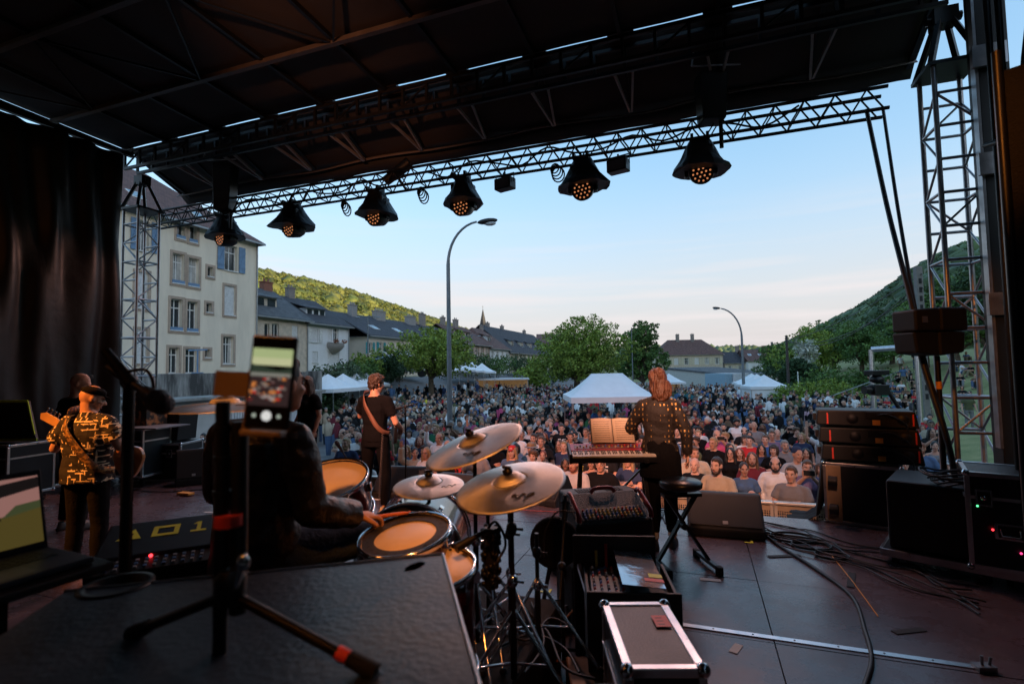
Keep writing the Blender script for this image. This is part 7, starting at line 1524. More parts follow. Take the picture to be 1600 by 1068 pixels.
def assemble(label, loc, rz, kind, fem, sleeve, shirt, pants, skin, hairk, hairm, hat=None, beard=False, glasses=False, scale=1.0, group='people in the crowd', phone=False, legs='long', lean=0):
    t = thing('person', label, 'person', loc, rz, group); t.scale = (scale,) * 3
    kb_ = (kind, fem)
    if kb_ not in _bc:
        j = pose(kind, fem); _bc[kb_] = (j, body_mesh(j, fem), {}, {}, shoe_mb(j).mesh('shoes'))
    j, bm_, sh, pn, so = _bc[kb_]
    mobj('body', bm_, [skin, m_eyew, m_eyed, m_lip], t, own=True)
    if sleeve not in sh: sh[sleeve] = shirt_mesh(j, fem, {'tee': 'tee', 'long': 'long', 'jacket': 'long', 'tank': 'tank'}[sleeve], .032 if sleeve == 'jacket' else (.02 if sleeve == 'long' else .015), voxel=.016)
    mobj('shirt' if sleeve != 'jacket' else 'jacket', sh[sleeve], shirt, t, own=True)
    if legs not in pn: pn[legs] = trouser_mesh(j, legs)
    mobj('trousers', pn[legs], pants, t, own=True); mobj('shoes', so, m_shoe, t)
    def onhead(me, mm, nm): o = mobj(nm, me, mm, t, own=True); o.matrix_local = headM(j); return o
    if hairk: onhead(hair(hairk, fem), hairm, 'hair')
    if hat: onhead(hair(hat[0]), hat[1], 'hat')
    if beard: onhead(beard_mesh(), hairm, 'beard')
    if glasses: onhead(glasses_mesh(), m_blkp, 'glasses')
    return t, j
_pm = MB(); _pm.box((0, 0, 0), (.15, .009, .075)); phone_me = _pm.mesh('held_phone')

# ------------------------------------------------------------------ the crowd
rs = random.Random(2024)
LM = [(500, 'by the left row of tents'), (560, 'left of the curly haired guitarist'), (640, 'behind the curly haired guitarist'), (692, 'left of the tall lamp post'), (735, 'right of the tall lamp post'), (800, 'above the tilted crash cymbal'), (880, 'above the lower crash cymbal'),
      (940, 'behind the red keyboard'), (1000, 'left of the long haired keyboard player'), (1070, 'right of the long haired keyboard player'), (1130, 'above the floor monitor'), (1190, 'just right of the floor monitor'), (1245, 'midway between monitor and speaker stack'), (1290, 'next to the speaker stack'), (1400, 'behind the speaker stack'), (1700, 'seen past the truss tower')]
def lm(px):
    for x, s in LM:
        if px < x: return s
    return LM[-1][1]
def proj(p):
    d = V(p) - CAMP; z = d.dot(FW); return 800 + 800 * d.dot(RT) / z, 534 - 800 * d.dot(UP) / z, z
ORD = ['front', 'second', 'third', 'fourth', 'fifth', 'sixth', 'seventh', 'eighth', 'ninth', 'tenth', 'eleventh', 'twelfth', 'thirteenth', 'fourteenth', 'fifteenth', 'sixteenth', 'seventeenth', 'eighteenth', 'nineteenth', 'twentieth']
AVOID = [(gl(700, 17.5), .45), (gl(946, 21.5), .2), (gl(672, 44), .8), (gl(906, 47), .9)]
spots = []
v = 8.62; r = 0
while v < 23:
    step = .50 + .013 * (v - 8); x0 = -.36 * v - 1.0 - .42 * v; u = -v * .79 + rs.uniform(0, .4)
    while u < 8.5:
        uu, vv = u + rs.uniform(-.13, .13), v + rs.uniform(-.16, .16) * (r > 0); px, py, z = proj((uu, vv, .2))
        if 488 < px < 1460 and z > 0 and uu > -18 and rs.random() < (.97 if r < 3 else .88):
            if all((V((uu, vv, 0)) - V((a.x, a.y, 0))).length > rr for a, rr in AVOID) and not (px < 600 and vv > 19): spots.append((z, uu, vv, r, px))
        u += step * rs.uniform(.85, 1.2)
    v += .68 + .022 * (v - 8); r += 1
spots.sort(key=lambda s: (s[3], s[1])); used_labels = set(); near = sorted(spots, key=lambda s: s[0])[:242]; nearset = {id(s) for s in near}
far_left = [s for s in spots if id(s) not in nearset]
for s in spots:
    if id(s) not in nearset: continue
    z, uu, vv, r, px = s
    for attempt in range(60):
        fem = rs.random() < .42; sn, sm, _ = wc(rs, SHIRTS); hn, hm, _ = wc(rs, HAIRC)
        if r == 0: kind = rs.choice(['lean', 'lean', 'lean', 'chin', 'cross', 'cross', 'clasp'])
        else: kind = rs.choices(['down', 'clasp', 'cross', 'phone', 'wave'], [5, 4, 4, 1.3, .6])[0]
        sleeve = rs.choices(['tee', 'long', 'jacket', 'tank'], [8, 2, 2.2, 1.3 if fem else .2])[0]
        hat = None; beard = (not fem) and rs.random() < .4; glasses = rs.random() < .26
        hk = rs.choices(['long', 'bob', 'fringe', 'bun', 'pony', 'curly', 'short'], [8, 4, 2, 2, 2, 2, 1])[0] if fem else rs.choices(['short', 'balding', None, 'curly', 'long', 'bun'], [10, 3, 3, 2, 1.3, .5])[0]
        hd = {'long': 'long', 'bob': 'bobbed', 'fringe': 'fringed', 'bun': 'tied-up', 'pony': 'ponytailed', 'curly': 'curly', 'short': 'short', 'balding': 'balding', None: 'bald'}[hk]
        if rs.random() < (.16 if not fem else .06):
            hc_ = rs.choice(HATC); hat = (rs.choice(['cap', 'cap', 'cap', 'beanie', 'sunhat']), hc_[1], hc_[0]); 
        garment = {'tee': 'T-shirt', 'long': 'sweater', 'jacket': 'jacket', 'tank': 'sleeveless top'}[sleeve]
        if sleeve in ('jacket', 'tank') and 'printed' in sn: continue
        who = ('woman' if fem else 'man'); hs = 'bald' if hk is None else (hd + ' ' + hn + '-haired' if hk != 'balding' else 'balding')
        if hat: hs = 'in ' + hat[2] + ' ' + {'sunhat': 'sun hat'}.get(hat[0], hat[0])
        act = {'lean': 'leaning', 'chin': 'chin in hands', 'cross': 'arms folded', 'phone': 'holding up a phone', 'clasp': '', 'down': '', 'wave': 'arm raised'}[kind]
        lab = '%s%s %s, %s %s%s%s, %s' % ('' if hat else hs + ' ', who, hs if hat else '', sn, garment, ' and beard' if beard else '', (', ' + act) if act and r < 6 else '', lm(px))
        lab = ' '.join(lab.replace(' ,', ',').split())
        if r < 8: lab = lab + ', ' + ORD[r] + ' row'
        if len(lab.split()) > 16: lab = lab.replace(' and beard', '').replace('just ', '').replace('curly haired guitarist', 'guitarist').replace('long haired keyboard player', 'keyboard player').replace(' midway', '')
        if len(lab.split()) > 16 or lab in used_labels: continue
        used_labels.add(lab); break
    gz = ground_z(uu, vv); sc = (rs.uniform(.90, .98) if fem else rs.uniform(.96, 1.05)) * (.84 if r == 0 and kind in ('lean', 'chin') else 1)
    face = math.atan2(-(0 - uu * .75), -(vv - 2.0)) ; yaw = PI + math.atan2(uu * .55 + 1.0, vv) * -1 + rs.gauss(0, .22 if r else .16)
    dy = -.0
    if r == 0: vv = 8.42; 
    t, j = assemble(lab, (uu, vv, gz), yaw, kind, fem, sleeve, sm, rs.choice(PANTS), rs.choices(SKINS, [5, 4, 4, 1])[0], None if hat and hk is None else ('balding' if hat and hat[0] != 'sunhat' and hk in ('short', 'balding', 'curly') else hk), hm, hat, beard, glasses, sc, legs='skirt' if fem and rs.random() < .2 else 'long')
    if kind == 'phone':
        ph = mobj('held_phone', phone_me, m_blkp, None, own=True); ph.matrix_world = Matrix.Translation((uu, vv, gz)) @ Matrix.Rotation(yaw, 4, 'Z') @ Matrix.Scale(sc, 4) @ Matrix.Translation((0, .345, 1.595))
        tag(ph, ('phone held up by ' + lab).replace(', holding up a phone', '').split(',')[0] + ' ' + lm(px) + (' row ' + ORD[r] if r < 8 else ''), 'phone', 'phones held up in the crowd')
        ws = ph['label'].split()
        if len(ws) > 16: ph['label'] = ' '.join(ws[:16])
# people sitting and standing on the bank, security by the garage, people at stage side
bank = [(1408, 41, 's'), (1390, 38, 'sit'), (1378, 37, 'sit'), (1366, 36, 'sit'), (1352, 35, 'sit'), (1347, 38, 'sit'), (1366, 40, 'sit'), (1384, 42, 'sit'), (1400, 44, 'sit'), (1414, 46, 'sit'), (1420, 40, 'sit'), (1334, 34, 's'), (1318, 36, 's'), (1396, 34, 'sit'), (1410, 33, 'sit'), (1425, 36, 'sit'), (1370, 31, 'sit'), (1385, 30, 'sit'), (1352, 30, 'sit'), (1338, 29, 'sit'), (1432, 31, 'sit'), (1428, 27, 'sit'), (1500, 38, 'sit'), (1514, 36, 'sit'), (1342, 33, 'sit'), (1349, 32, 'sit'), (1360, 33, 'sit'), (1371, 34, 'sit'), (1380, 34, 'sit'), (1388, 36, 'sit'), (1398, 37, 'sit'), (1404, 39, 'sit'), (1376, 39, 'sit'), (1391, 40, 'sit'), (1362, 38, 'sit'), (1418, 43, 'sit'), (1424, 33, 'sit'), (1415, 30, 'sit'), (1402, 28, 'sit'), (1388, 27, 'sit'), (1372, 28, 'sit'), (1356, 27.5, 'sit'), (1434, 38, 'sit'), (1410, 36, 'sit'), (1330, 31, 's'), (1324, 33, 's'), (1440, 29, 'sit'), (1395, 31.5, 'sit'), (1520, 32, 'sit'), (1496, 34, 'sit'), (1490, 40, 'sit'), (1498, 30, 'sit'), (1510, 28, 'sit'), (1506, 24, 's'), (1358, 45, 's'), (1428, 48, 's'), (1405, 49, 's'), (1508, 44, 'sit')]
for k, (px, d, kk) in enumerate(bank):
    q = gl(px, d); 
    for attempt in range(80):
        fem = rs.random() < .45; sn, sm, _ = wc(rs, SHIRTS); hn, hm, _ = wc(rs, HAIRC); hk = rs.choice(['long', 'bob', 'pony']) if fem else rs.choice(['short', 'short', 'curly', 'balding'])
        lab = '%s-haired %s in %s T-shirt %s on the bank %s' % (hn, 'woman' if fem else 'man', sn, 'sitting' if kk == 'sit' else 'standing', 'behind the truss tower' if px > 1445 else ('beside the handrail' if px < 1360 else 'left of the speaker pole'))
        if lab not in used_labels: used_labels.add(lab); break
    assemble(lab, q - V((0, 0, .0 if kk != 'sit' else .03)), PI - .35 + rs.gauss(0, .5), 'sit' if kk == 'sit' else rs.choice(['down', 'clasp']), fem, 'tee', sm, rs.choice(PANTS), rs.choice(SKINS[:3]), hk, hm, group='people on the grassy bank', scale=.97)
assemble('bearded man in grey hooded sweater standing in front of the garage', gp(286, 15.8, -1.75), PI * .86, 'clasp', False, 'long', cloth('grey', (.20, .20, .21)), PANTS[1], SKINS[1], 'short', HAIRC[0][1], beard=True, group='people by the garage')
t, j = assemble('man in black T-shirt looking at his phone by the garage door', gp(316, 15.6, -1.75), PI * 1.15, 'clasp', False, 'tee', cloth('black', BLK), PANTS[1], SKINS[0], 'short', HAIRC[0][1], beard=True, group='people by the garage')

# ---- distant crowd as one mass of low figures
def far_figs(pts, name):
    v0, f0 = ico(1); heads = []; VV = []; FF = []; MI = []; off = 0
    def cyl(z0, z1, r0x, r0y, r1x, r1y, n=7):
        vs = [(math.cos(2 * PI * i / n) * r0x, math.sin(2 * PI * i / n) * r0y, z0) for i in range(n)] + [(math.cos(2 * PI * i / n) * r1x, math.sin(2 * PI * i / n) * r1y, z1) for i in range(n)]
        return np.array(vs), [(i, (i + 1) % n, n + (i + 1) % n, n + i) for i in range(n)] + [tuple(range(n, 2 * n))]
    hd = (v0 * (.085, .10, .125) + (0, .0, 1.62), [tuple(f) for f in f0.tolist()]); hr = (v0 * (.098, .11, .110) + (0, -.018, 1.668), hd[1])
    to = cyl(.88, 1.30, .17, .12, .21, .13); t2 = cyl(1.30, 1.50, .21, .13, .07, .06); le = cyl(0, .92, .10, .08, .17, .12)
    arms = []
    for s in (-1, 1):
        a = cyl(0, 1, .045, .045, .055, .055, 5); m = a[0].copy(); P0, P1 = np.array([s * .24, .12, 1.0]), np.array([s * .22, 0, 1.42]); z = m[:, 2:3].copy(); m[:, 2] = 0; arms.append((m + P0 * (1 - z) + P1 * z, a[1]))
    nS, nH = len(SHIRTS), len(HAIRC)
    for (x, y, z) in pts:
        a = PI + rs.gauss(0, .5); c, s = math.cos(a), math.sin(a); R = np.array([[c, -s, 0], [s, c, 0], [0, 0, 1]]); k = rs.uniform(.92, 1.05); si = SHIRTS.index(wc(rs, SHIRTS)); hi_ = HAIRC.index(wc(rs, HAIRC)); pi_ = rs.randrange(len(PANTS)); bald = rs.random() < .1
        for (vs, fs), mi in ((hd, 0), (hr, 0 if bald else 1 + hi_), (to, 1 + nH + si), (t2, 1 + nH + si), (le, 1 + nH + nS + pi_), (arms[0], 1 + nH + si), (arms[1], 1 + nH + si)):
            VV.append((vs @ R.T) * k + (x, y, z)); FF += [tuple(i + off for i in f) for f in fs]; MI += [mi] * len(fs); off += len(vs)
    me = bpy.data.meshes.new(name); me.from_pydata(np.concatenate(VV).tolist(), [], FF); me.polygons.foreach_set('material_index', MI); me.polygons.foreach_set('use_smooth', [True] * len(FF)); me.update()
    mats = [SKINS[0]] + [x[1] for x in HAIRC] + [cloth(*x) if False else x[1] for x in SHIRTS] + PANTS
    return mobj(name, me, mats, kind='stuff')
fpz = [(s[1], s[2], ground_z(s[1], s[2])) for s in far_left]
v = 23.2
while v < 62:
    u = -v * .8
    while u < 10.5 - max(0, v - 26) * .12:
        uu, vv = u + rs.uniform(-.2, .2), v + rs.uniform(-.3, .3); px, py, z = proj((uu, vv, 0))
        if (585 if v > 38 else 505) < px < 1330 and rs.random() < .66 and uu > -24 and not (px > 1160 and z > 36 and px < 1225): fpz.append((uu, vv, ground_z(uu, vv)))
        u += .62 + (v - 23) * .006
    v += .95 + (v - 23) * .014
fpz += [(gl(px, d).x, gl(px, d).y, gl(px, d).z) for px, d in ((499, 27), (508, 26), (520, 24), (532, 25), (545, 27), (512, 22), (526, 21), (540, 21.5), (552, 23), (566, 24))]
far_figs(fpz, 'crowd')
# =================================================================== MUSICIANS
def custom(label, loc, rz, j, fem, skin, hairk, hairm, shirtm, sleeve, pantm, legs='long', shoem=None, hatm=None, loose=.016, hem=0, girth=1.0, scale=1.0, toe=(0, 0), collar=False, shoes=True, group='people on the stage', hands=True):
    t = thing('person', label, 'person', loc, rz, group); t.scale = (scale,) * 3
    mobj('body', body_mesh(j, fem, .0105, hands=hands, girth=girth), [skin, m_eyew, m_eyed, m_lip], t, own=True)
    mobj('shirt' if sleeve == 'tee' else 'jacket', shirt_mesh(j, fem, sleeve, loose, hem, .011, girth, collar), shirtm, t, own=True)
    mobj('trousers' if legs != 'skirt' else 'skirt', trouser_mesh(j, legs, .012), pantm, t, own=True)
    if shoes: mobj('shoes', shoe_mb(j, toe).mesh('shoes'), shoem or m_shoe, t, own=True)
    def oh(me, mm, nm): o = mobj(nm, me, mm, t, own=True); o.matrix_local = headM(j); return o
    if hairk: oh(hair(hairk, fem, True), hairm, 'hair')
    if hatm: oh(hair(hatm[0], False, True), hatm[1], 'hat')
    return t, oh
SKS = K('skin_stage', (.50, .27, .18), .48, 0, .12, 9, .15, 60, spec=.4)
def strap(t, P, w, m, nm='strap', th=.006):
    P = smooth_pts(P, 5); c = MB(); vs = []; 
    for i, p in enumerate(P):
        d = (P[min(i + 1, len(P) - 1)] - P[max(i - 1, 0)]).normalized(); o = V((p.x, p.y, 0)).normalized(); s = d.cross(o).normalized(); vs += [p - s * w / 2, p + s * w / 2]
    c.add(vs, [(2 * i, 2 * i + 2, 2 * i + 3, 2 * i + 1) for i in range(len(P) - 1)], 0, True); o = c.build(nm, m, t); so = o.modifiers.new('s', 'SOLIDIFY'); so.thickness = th; return o
def guitar(label, loc, rot, bodym, neckm, scale=1.0, bass=False):
    """x: body centre to headstock; body plane x-z, front -y"""
    t = thing('bass_guitar' if bass else 'guitar', label, 'guitar', loc); t.rotation_mode = 'QUATERNION'; t.rotation_quaternion = rot; t.scale = (scale,) * 3
    P = [(-.20, .0), (-.19, .09), (-.13, .15), (-.05, .14), (.02, .11), (.08, .13), (.15, .145), (.17, .12), (.11, .06), (.10, 0), (.11, -.05), (.15, -.08), (.13, -.12), (.06, -.12), (.0, -.11), (-.06, -.14), (-.14, -.15), (-.19, -.09)]
    Q = smooth_pts([V((x, 0, z)) for x, z in P + [P[0]]], 3)[:-1]; c = MB(); c.prism([(p.x, p.z) for p in Q], -.02, .02); c.build('body', bodym, t, bev=.006)
    L_ = .72 if bass else .56; c = MB(); c.bb(.05, L_, -.034, -.016, -.026, .026); c.build('neck', neckm, t, bev=.004)
    c = MB(); c.prism([(L_, -.028), (L_ + .05, -.035), (L_ + .19, -.03), (L_ + .21, .02), (L_ + .16, .05), (L_ + .03, .045), (L_, .028)], -.032, -.018); c.build('headstock', neckm, t, bev=.003)
    for i in range(4): c = MB(); c.tube((L_ + .04 + i * .042, -.025, .04), (L_ + .04 + i * .042, -.025, .075), .005); c.ell((L_ + .04 + i * .042, -.025, .085), (.014, .006, .014)); c.tube((L_ + .04 + i * .042, -.04, .01), (L_ + .04 + i * .042, -.02, .01), .010); c.build('tuning_peg', m_chr, t)
    for i in range(4): c = MB(); c.tube((-.1, -.037, -.012 + i * .008), (L_ + .04 + i * .04, -.037, -.010 + i * .007), .0009, n=4); c.build('string', m_chr, t)
    c = MB(); c.bb(-.02, .02, -.027, -.019, -.035, .035); c.build('pickup', m_blkp, t); c = MB(); c.bb(-.12, -.08, -.03, -.019, -.035, .035); c.build('bridge', m_chr, t)
    return t
# ---- curly haired guitarist
g0 = fp(587, 800, 0); Rz = 0
j = J0(); j.update(hy=-.5, hp=-.12, shL=V((-.185, -.01, 1.41)), shR=V((.185, -.01, 1.41)), elL=V((-.30, .12, 1.20)), wrL=V((-.15, .42, 1.22)), elR=V((.275, .03, 1.13)), wrR=V((.23, .26, 1.03)), hL=V((-.2, 1, .2)), hR=V((-.6, .6, -.5)), curl=.7,
                   knL=V((-.15, .04, .50)), anL=V((-.19, .02, .09)), knR=V((.13, .03, .50)), anR=V((.17, -.06, .09)))
t, oh = custom('curly haired guitarist in black T-shirt and trousers seen from behind', g0, Rz + .05, j, False, SKS, 'curly', HAIRC[1][1], cloth('black', BLK), 'tee', cloth('black', BLK), shoem=K('shoe_cream', (.55, .50, .42), .5), toe=(.3, -.5), loose=.012, girth=.96, scale=.985)
strap(t, [V((-.12, .06, 1.52)), V((-.115, -.07, 1.50)), V((-.06, -.150, 1.38)), V((.02, -.155, 1.24)), V((.11, -.145, 1.10)), V((.17, -.10, 1.03)), V((.20, .0, 1.0))], .055, K('strap_brown', (.16, .07, .04), .6))
P = []
for i in range(150): f = i / 149; a = i * 1.3; P.append(V((.21 - .02 * f + .014 * math.cos(a), -.15 - .06 * f + .014 * math.sin(a), 1.0 - .93 * f)))
c = MB(); c.path(P, .0028, 5); tag(c.build('coiled_cable', K('coil_pale', (.14, .12, .11), .5), None, g0), 'pale coiled guitar cable hanging beside the guitarist\'s right leg', 'cable')
guitar('dark guitar hung in front of the curly haired guitarist', g0 + V((.13, .22, 1.02)), Euler((0, -.28, PI * .72)).to_quaternion(), m_blkp, m_wood)
# ---- keyboard player
k0 = fp(1036, 858, 0)
j = J0(); j.update(hy=.25, hp=-.25, elL=V((-.27, .10, 1.16)), wrL=V((-.22, .34, 1.03)), elR=V((.25, -.02, 1.13)), wrR=V((.26, .05, .90)), hL=V((0, 1, -.15)), curl=.4, shL=V((-.15, -.01, 1.39)), shR=V((.15, -.01, 1.39)),
                   knL=V((-.07, .03, .50)), anL=V((-.075, .0, .09)), knR=V((.09, .06, .50)), anR=V((.10, .10, .09)))
def goldmat():
    m = K('jacket_gold_dots', (.016, .012, .010), .7, 0, .1, 5, .3, 40); nt = m.node_tree; b = nt.nodes['Principled BSDF']; tc = nt.nodes.new('ShaderNodeTexCoord'); vo = nt.nodes.new('ShaderNodeTexVoronoi')
    mp = nt.nodes.new('ShaderNodeMapping'); mp.inputs['Scale'].default_value = (26, 26, 20); vo.inputs['Scale'].default_value = 1; vo.inputs['Randomness'].default_value = .25; nt.links.new(tc.outputs['Object'], mp.inputs['Vector']); nt.links.new(mp.outputs['Vector'], vo.inputs['Vector'])
    lt = nt.nodes.new('ShaderNodeMath'); lt.operation = 'LESS_THAN'; lt.inputs[1].default_value = .27; nt.links.new(vo.outputs['Distance'], lt.inputs[0])
    w = nt.nodes.new('ShaderNodeTexWave'); w.inputs['Scale'].default_value = 9; w.inputs['Distortion'].default_value = .6; nt.links.new(tc.outputs['Object'], w.inputs['Vector']); g = nt.nodes.new('ShaderNodeMath'); g.operation = 'GREATER_THAN'; g.inputs[1].default_value = .35; nt.links.new(w.outputs['Fac'], g.inputs[0])
    mm = nt.nodes.new('ShaderNodeMath'); mm.operation = 'MULTIPLY'; nt.links.new(lt.outputs[0], mm.inputs[0]); nt.links.new(g.outputs[0], mm.inputs[1])
    x = nt.nodes.new('ShaderNodeMixRGB'); x.inputs['Color2'].default_value = (.62, .42, .16, 1); nt.links.new(mm.outputs[0], x.inputs['Fac']); nt.links.new(b.inputs['Base Color'].links[0].from_socket, x.inputs['Color1']); nt.links.new(x.outputs['Color'], b.inputs['Base Color']); nt.links.new(mm.outputs[0], b.inputs['Metallic']); return m
t, oh = custom('auburn haired keyboard player in black jacket with gold dots', k0, .12, j, True, SKS, 'messy', K('hair_chestnut', (.09, .036, .018), .5, 0, .3, 20, .4, 90), goldmat(), 'long', cloth('black', BLK), legs='legging', shoem=m_shoe, loose=.018, hem=-.05, scale=.99)
c = MB(); X_, Y_ = V((1, 0, 0)), V((0, 1, 0)); c.loft([ring(j['pel'] - V((0, 0, .25)), X_, Y_, .205, .150), ring(j['pel'] - V((0, 0, .05)), X_, Y_, .195, .145), ring(j['pel'] + V((0, 0, .12)), X_, Y_, .155, .125)])
sk = vox(c, .013, 2, .005, 1); mobj('skirt', sk, cloth('black', BLK), t, own=True)
for a in (j['anL'], j['anR']): c = MB(); c.tube(a + V((0, 0, .02)), a + V((0, 0, .09)), .046, .044, 12); c.build('sock', K('sock_white', (.6, .58, .55), .8), t)
# ---- bassist in the black and gold shirt
b0_ = gp(136, 4.55); 
def mazemat():
    m = K('shirt_maze', (.012, .011, .011), .8, 0, .1, 5, .3, 40); nt = m.node_tree; b = nt.nodes['Principled BSDF']; tc = nt.nodes.new('ShaderNodeTexCoord'); mp = nt.nodes.new('ShaderNodeMapping'); mp.inputs['Rotation'].default_value = (PI / 2, 0, 0)
    nt.links.new(tc.outputs['Object'], mp.inputs['Vector']); src = mp.outputs['Vector']; fac = None
    for sc, off, bw in ((6.4, .0, .62), (4.3, .37, 1.1)):
        sn_ = nt.nodes.new('ShaderNodeTexNoise'); sn_.inputs['Scale'].default_value = 5 + off * 6; sn_.inputs['Detail'].default_value = 0; nt.links.new(mp.outputs['Vector'], sn_.inputs['Vector']); sp_ = nt.nodes.new('ShaderNodeVectorMath'); sp_.operation = 'SNAP'; sp_.inputs[1].default_value = (.12, .12, .12); nt.links.new(sn_.outputs['Color'], sp_.inputs[0]); sk_ = nt.nodes.new('ShaderNodeVectorMath'); sk_.operation = 'MULTIPLY_ADD'; sk_.inputs[1].default_value = (.42, .42, .42); nt.links.new(sp_.outputs[0], sk_.inputs[0]); nt.links.new(mp.outputs['Vector'], sk_.inputs[2]); src = sk_.outputs[0]; br = nt.nodes.new('ShaderNodeTexBrick'); br.inputs['Scale'].default_value = sc; br.inputs['Mortar Size'].default_value = .035; br.inputs['Mortar Smooth'].default_value = 0; br.inputs['Brick Width'].default_value = bw; br.inputs['Row Height'].default_value = .46; br.offset = .37 + off; br.squash = .6; br.squash_frequency = 3
        nt.links.new(src, br.inputs['Vector']); no = nt.nodes.new('ShaderNodeTexVoronoi'); no.inputs['Scale'].default_value = sc * .9; no.distance = 'CHEBYCHEV'; nt.links.new(src, no.inputs['Vector']); s2 = nt.nodes.new('ShaderNodeSeparateColor'); nt.links.new(no.outputs['Color'], s2.inputs['Color'])
        g = nt.nodes.new('ShaderNodeMath'); g.operation = 'GREATER_THAN'; g.inputs[1].default_value = .42; nt.links.new(s2.outputs[0], g.inputs[0]); mu = nt.nodes.new('ShaderNodeMath'); mu.operation = 'MULTIPLY'; nt.links.new(br.outputs['Fac'], mu.inputs[0]); nt.links.new(g.outputs[0], mu.inputs[1])
        if fac is None: fac = mu.outputs[0]
        else: mx = nt.nodes.new('ShaderNodeMath'); mx.operation = 'MAXIMUM'; nt.links.new(fac, mx.inputs[0]); nt.links.new(mu.outputs[0], mx.inputs[1]); fac = mx.outputs[0]
    x = nt.nodes.new('ShaderNodeMixRGB'); x.inputs['Color2'].default_value = (.75, .62, .42, 1); nt.links.new(fac, x.inputs['Fac']); nt.links.new(b.inputs['Base Color'].links[0].from_socket, x.inputs['Color1']); nt.links.new(x.outputs['Color'], b.inputs['Base Color']); return m
j = J0(); j.update(hy=-.75, hp=-.3, elL=V((-.33, .02, 1.17)), wrL=V((-.30, .20, 1.32)), elR=V((.28, .02, 1.15)), wrR=V((.20, .24, 1.06)), hL=V((-.3, .5, .8)), hR=V((-.7, .6, -.3)), curl=.8)
t, oh = custom('bassist in flat cap and black shirt with golden maze lines seen from behind', b0_, .35, j, False, SKS, None, None, mazemat(), 'tee', cloth('black', BLK), hatm=('flat', cloth('black', BLK)), loose=.032, hem=.03, girth=1.08, collar=True, scale=.96)
strap(t, [V((-.12, .07, 1.53)), V((-.115, -.08, 1.51)), V((-.07, -.168, 1.38)), V((.01, -.178, 1.24)), V((.11, -.165, 1.10)), V((.19, -.11, 1.00)), V((.24, .0, .97))], .06, K('strap_pattern', (.05, .03, .015), .6, 0, 0, 30, col2=(.35, .2, .06), thr=(.48, .55)))
Rb = Matrix.Rotation(.35, 3, 'Z'); gq = b0_ + Rb @ V((.12, .255, 1.04)) * .96
gx = (Rb @ V((-.88, .05, .42))).normalized(); gy = (Rb @ V((-.05, -1, .0))); gy = (gy - gx * gy.dot(gx)).normalized(); gz = gx.cross(gy)
guitar('bass guitar with natural wood headstock pointing to the far drape', gq, Matrix((gx, gy, gz)).transposed().to_quaternion(), K('bass_sunburst', (.35, .16, .05), .3, coat=.5), K('maple_neck', (.55, .32, .13), .4), 1.0, True)
# ---- bald man behind him
j = J0(); j.update(hy=-.9, hp=-.35, elL=V((-.27, .04, 1.16)), wrL=V((-.10, .26, 1.10)), elR=V((.27, .05, 1.16)), wrR=V((.08, .28, 1.08)))
m0 = gp(118, 6.0); t, oh = custom('bald technician in black T-shirt with dark glasses pushed up on his head', m0, .1, j, False, SKS, None, None, cloth('black', BLK), 'tee', cloth('black', BLK), scale=1.03, girth=1.08)
o = oh(glasses_mesh(), m_blkp, 'sunglasses'); o.matrix_local = headM(j) @ Matrix.Translation((0, -.02, .075)) @ Matrix.Rotation(.35, 4, 'X')
# ---- drummer, seated with his back to us
d0 = gp(392, 2.12); d0.z = RZ
j = J0()
for k_ in ('pel', 'wai', 'che', 'nek', 'hed', 'shL', 'shR', 'elL', 'elR', 'hiL', 'hiR'): j[k_] = j[k_] - V((0, 0, .33))
j.update(che=V((0, .02, .99)), nek=V((0, .03, 1.16)), hed=V((.05, .07, 1.305)), hy=-.12, shL=V((-.195, .0, 1.09)), shR=V((.195, .0, 1.09)), elL=V((-.27, .06, .84)), wrL=V((-.14, .30, .80)), elR=V((.255, .02, .82)), wrR=V((.315, .24, .735)), hR=V((.25, .9, -.15)), hL=V((.3, 1, 0)),
         hiL=V((-.10, .02, .62)), hiR=V((.10, .02, .62)), knL=V((-.26, .42, .60)), knR=V((.28, .40, .60)), anL=V((-.26, .50, .10)), anR=V((.26, .52, .10)), curl=1.0)
m_leath = K('leather_jacket', (.007, .006, .006), .38, 0, .3, 4, .7, 16)
t, oh = custom('drummer in black leather jacket and teal cap seen from behind', d0, -.02, j, False, SKS, 'short', HAIRC[1][1], m_leath, 'long', cloth('dkjeans', (.025, .04, .07)), hatm=('beanie', K('cap_teal', (.02, .07, .09), .7)), loose=.026, hem=.02, girth=1.0, scale=1.0)
st_ = thing('drum_stool', 'round drum stool under the drummer', 'stool', d0); c = MB(); c.lathe([(0, .44), (.17, .44), (.18, .47), (.17, .50), (0, .50)], 24); c.build('seat', m_blkp, st_); c = MB(); c.tube((0, 0, .1), (0, 0, .44), .018); c.build('post', m_chr, st_)
for i in range(3): a = 2 * PI * i / 3; c = MB(); c.tube((0, 0, .25), (math.cos(a) * .25, math.sin(a) * .25, .01), .01); c.build('leg', m_chr, st_)
hnd = d0 + Matrix.Rotation(-.02, 3, 'Z') @ V((.345, .31, .715)); tip = atd(640, 800, 2.35); a = hnd - (tip - hnd).normalized() * .08; c = MB(); c.tube(a, a.lerp(tip, .86), .0095, .0080, 10); c.tube(a.lerp(tip, .86), tip, .0080, .0045, 10); c.ell(tip, .0075, 8, 6); tag(c.build('drumstick', K('drumstick_red', (.55, .16, .07), .4), None), 'reddish drumstick in the drummer\'s right hand', 'drumstick')
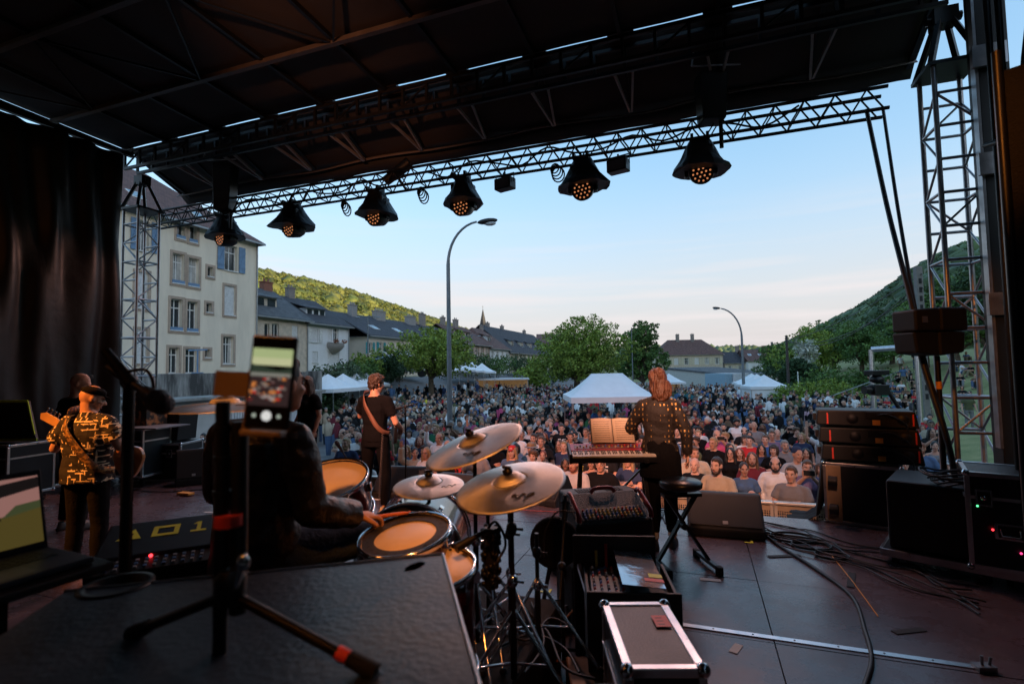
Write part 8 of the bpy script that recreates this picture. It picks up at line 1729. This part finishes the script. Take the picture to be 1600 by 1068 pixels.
# lanyard-less helper seen behind the drummer's cap
j = J0(); s0 = gp(482, 5.2); 
t, oh = custom('long haired person standing between the drummer and the guitarist', gp(474, 5.4, -.42), 2.9, J0(), True, SKS, 'long', HAIRC[2][1], cloth('black', BLK), 'tee', cloth('black', BLK), scale=.98)
t.location.z = 0; t.location = gp(477, 7.7)

# ------------------------------------------------------------------ lamps
sn = atd(634, 838, 2.15)
spot('orange spotlight over the far end of the stage', (-6.6, -.6, 4.85), b0_ + V((0, 0, 1.2)), 560, OR, 20)
spot('narrow orange spotlight aimed at the snare drum', (.5, -.6, 4.85), sn, 105, OR, 11, .8)
spot('narrow orange spotlight aimed at the rack tom', (-1.4, -.6, 4.85), atd(512, 752, 2.75), 120, OR, 11, .8)
spot('orange spotlight aimed at the two crash cymbals', (1.0, -.6, 4.85), atd(765, 720, 2.3), 60, OR, 14, .8)
spot('orange spotlight aimed at the drummer', (-4.2, -.6, 4.85), d0 + V((.1, 0, 1.0)), 14, OR, 16)
spot('orange spotlight aimed at the guitarist', (-3.8, -.6, 4.85), g0 + V((.3, 0, 1.2)), 170, OR, 14)
spot('orange spotlight aimed at the keyboard player', (.6, -.6, 4.85), k0 + V((-.2, 0, 1.3)), 70, (1, .36, .10), 20)
spot('orange spotlight aimed past the near tower', (-.6, -.6, 4.85), (2.75, 6.8, 1.6), 130, OR, 15)
spot('warm pink spotlight aimed over the keyboard at the front rows', (.2, -.6, 4.9), (-.2, 10.8, -.3), 760, (1, .46, .30), 28, .9)
spot('warm pink spotlight aimed over the drums at the front rows', (-3.2, -.6, 4.9), (-2.6, 11, -.2), 1100, (1, .42, .30), 36, .9)
spot('added dim orange lamp on the far drape, standing in for glowing haze', (-7.4, 1.2, 4.6), (-9.9, 4.2, 4.2), 4, OR, 100, 1)  # added lamp, its glow on the drape replaces lit haze
spot('narrow orange spotlight aimed at the phone clamp', (-1.9, -1.4, 4.6), pc + V((-.05, 0, -.03)), 100, OR, 5.5, .6)
spot('added orange lamp on the centre roof, standing in for glowing haze', (-3.0, -.6, 4.85), (-4.4, 4.6, 6.2), 200, (1, .36, .16), 34, 1)  # added lamp, tints the roof in place of warm glowing smoke
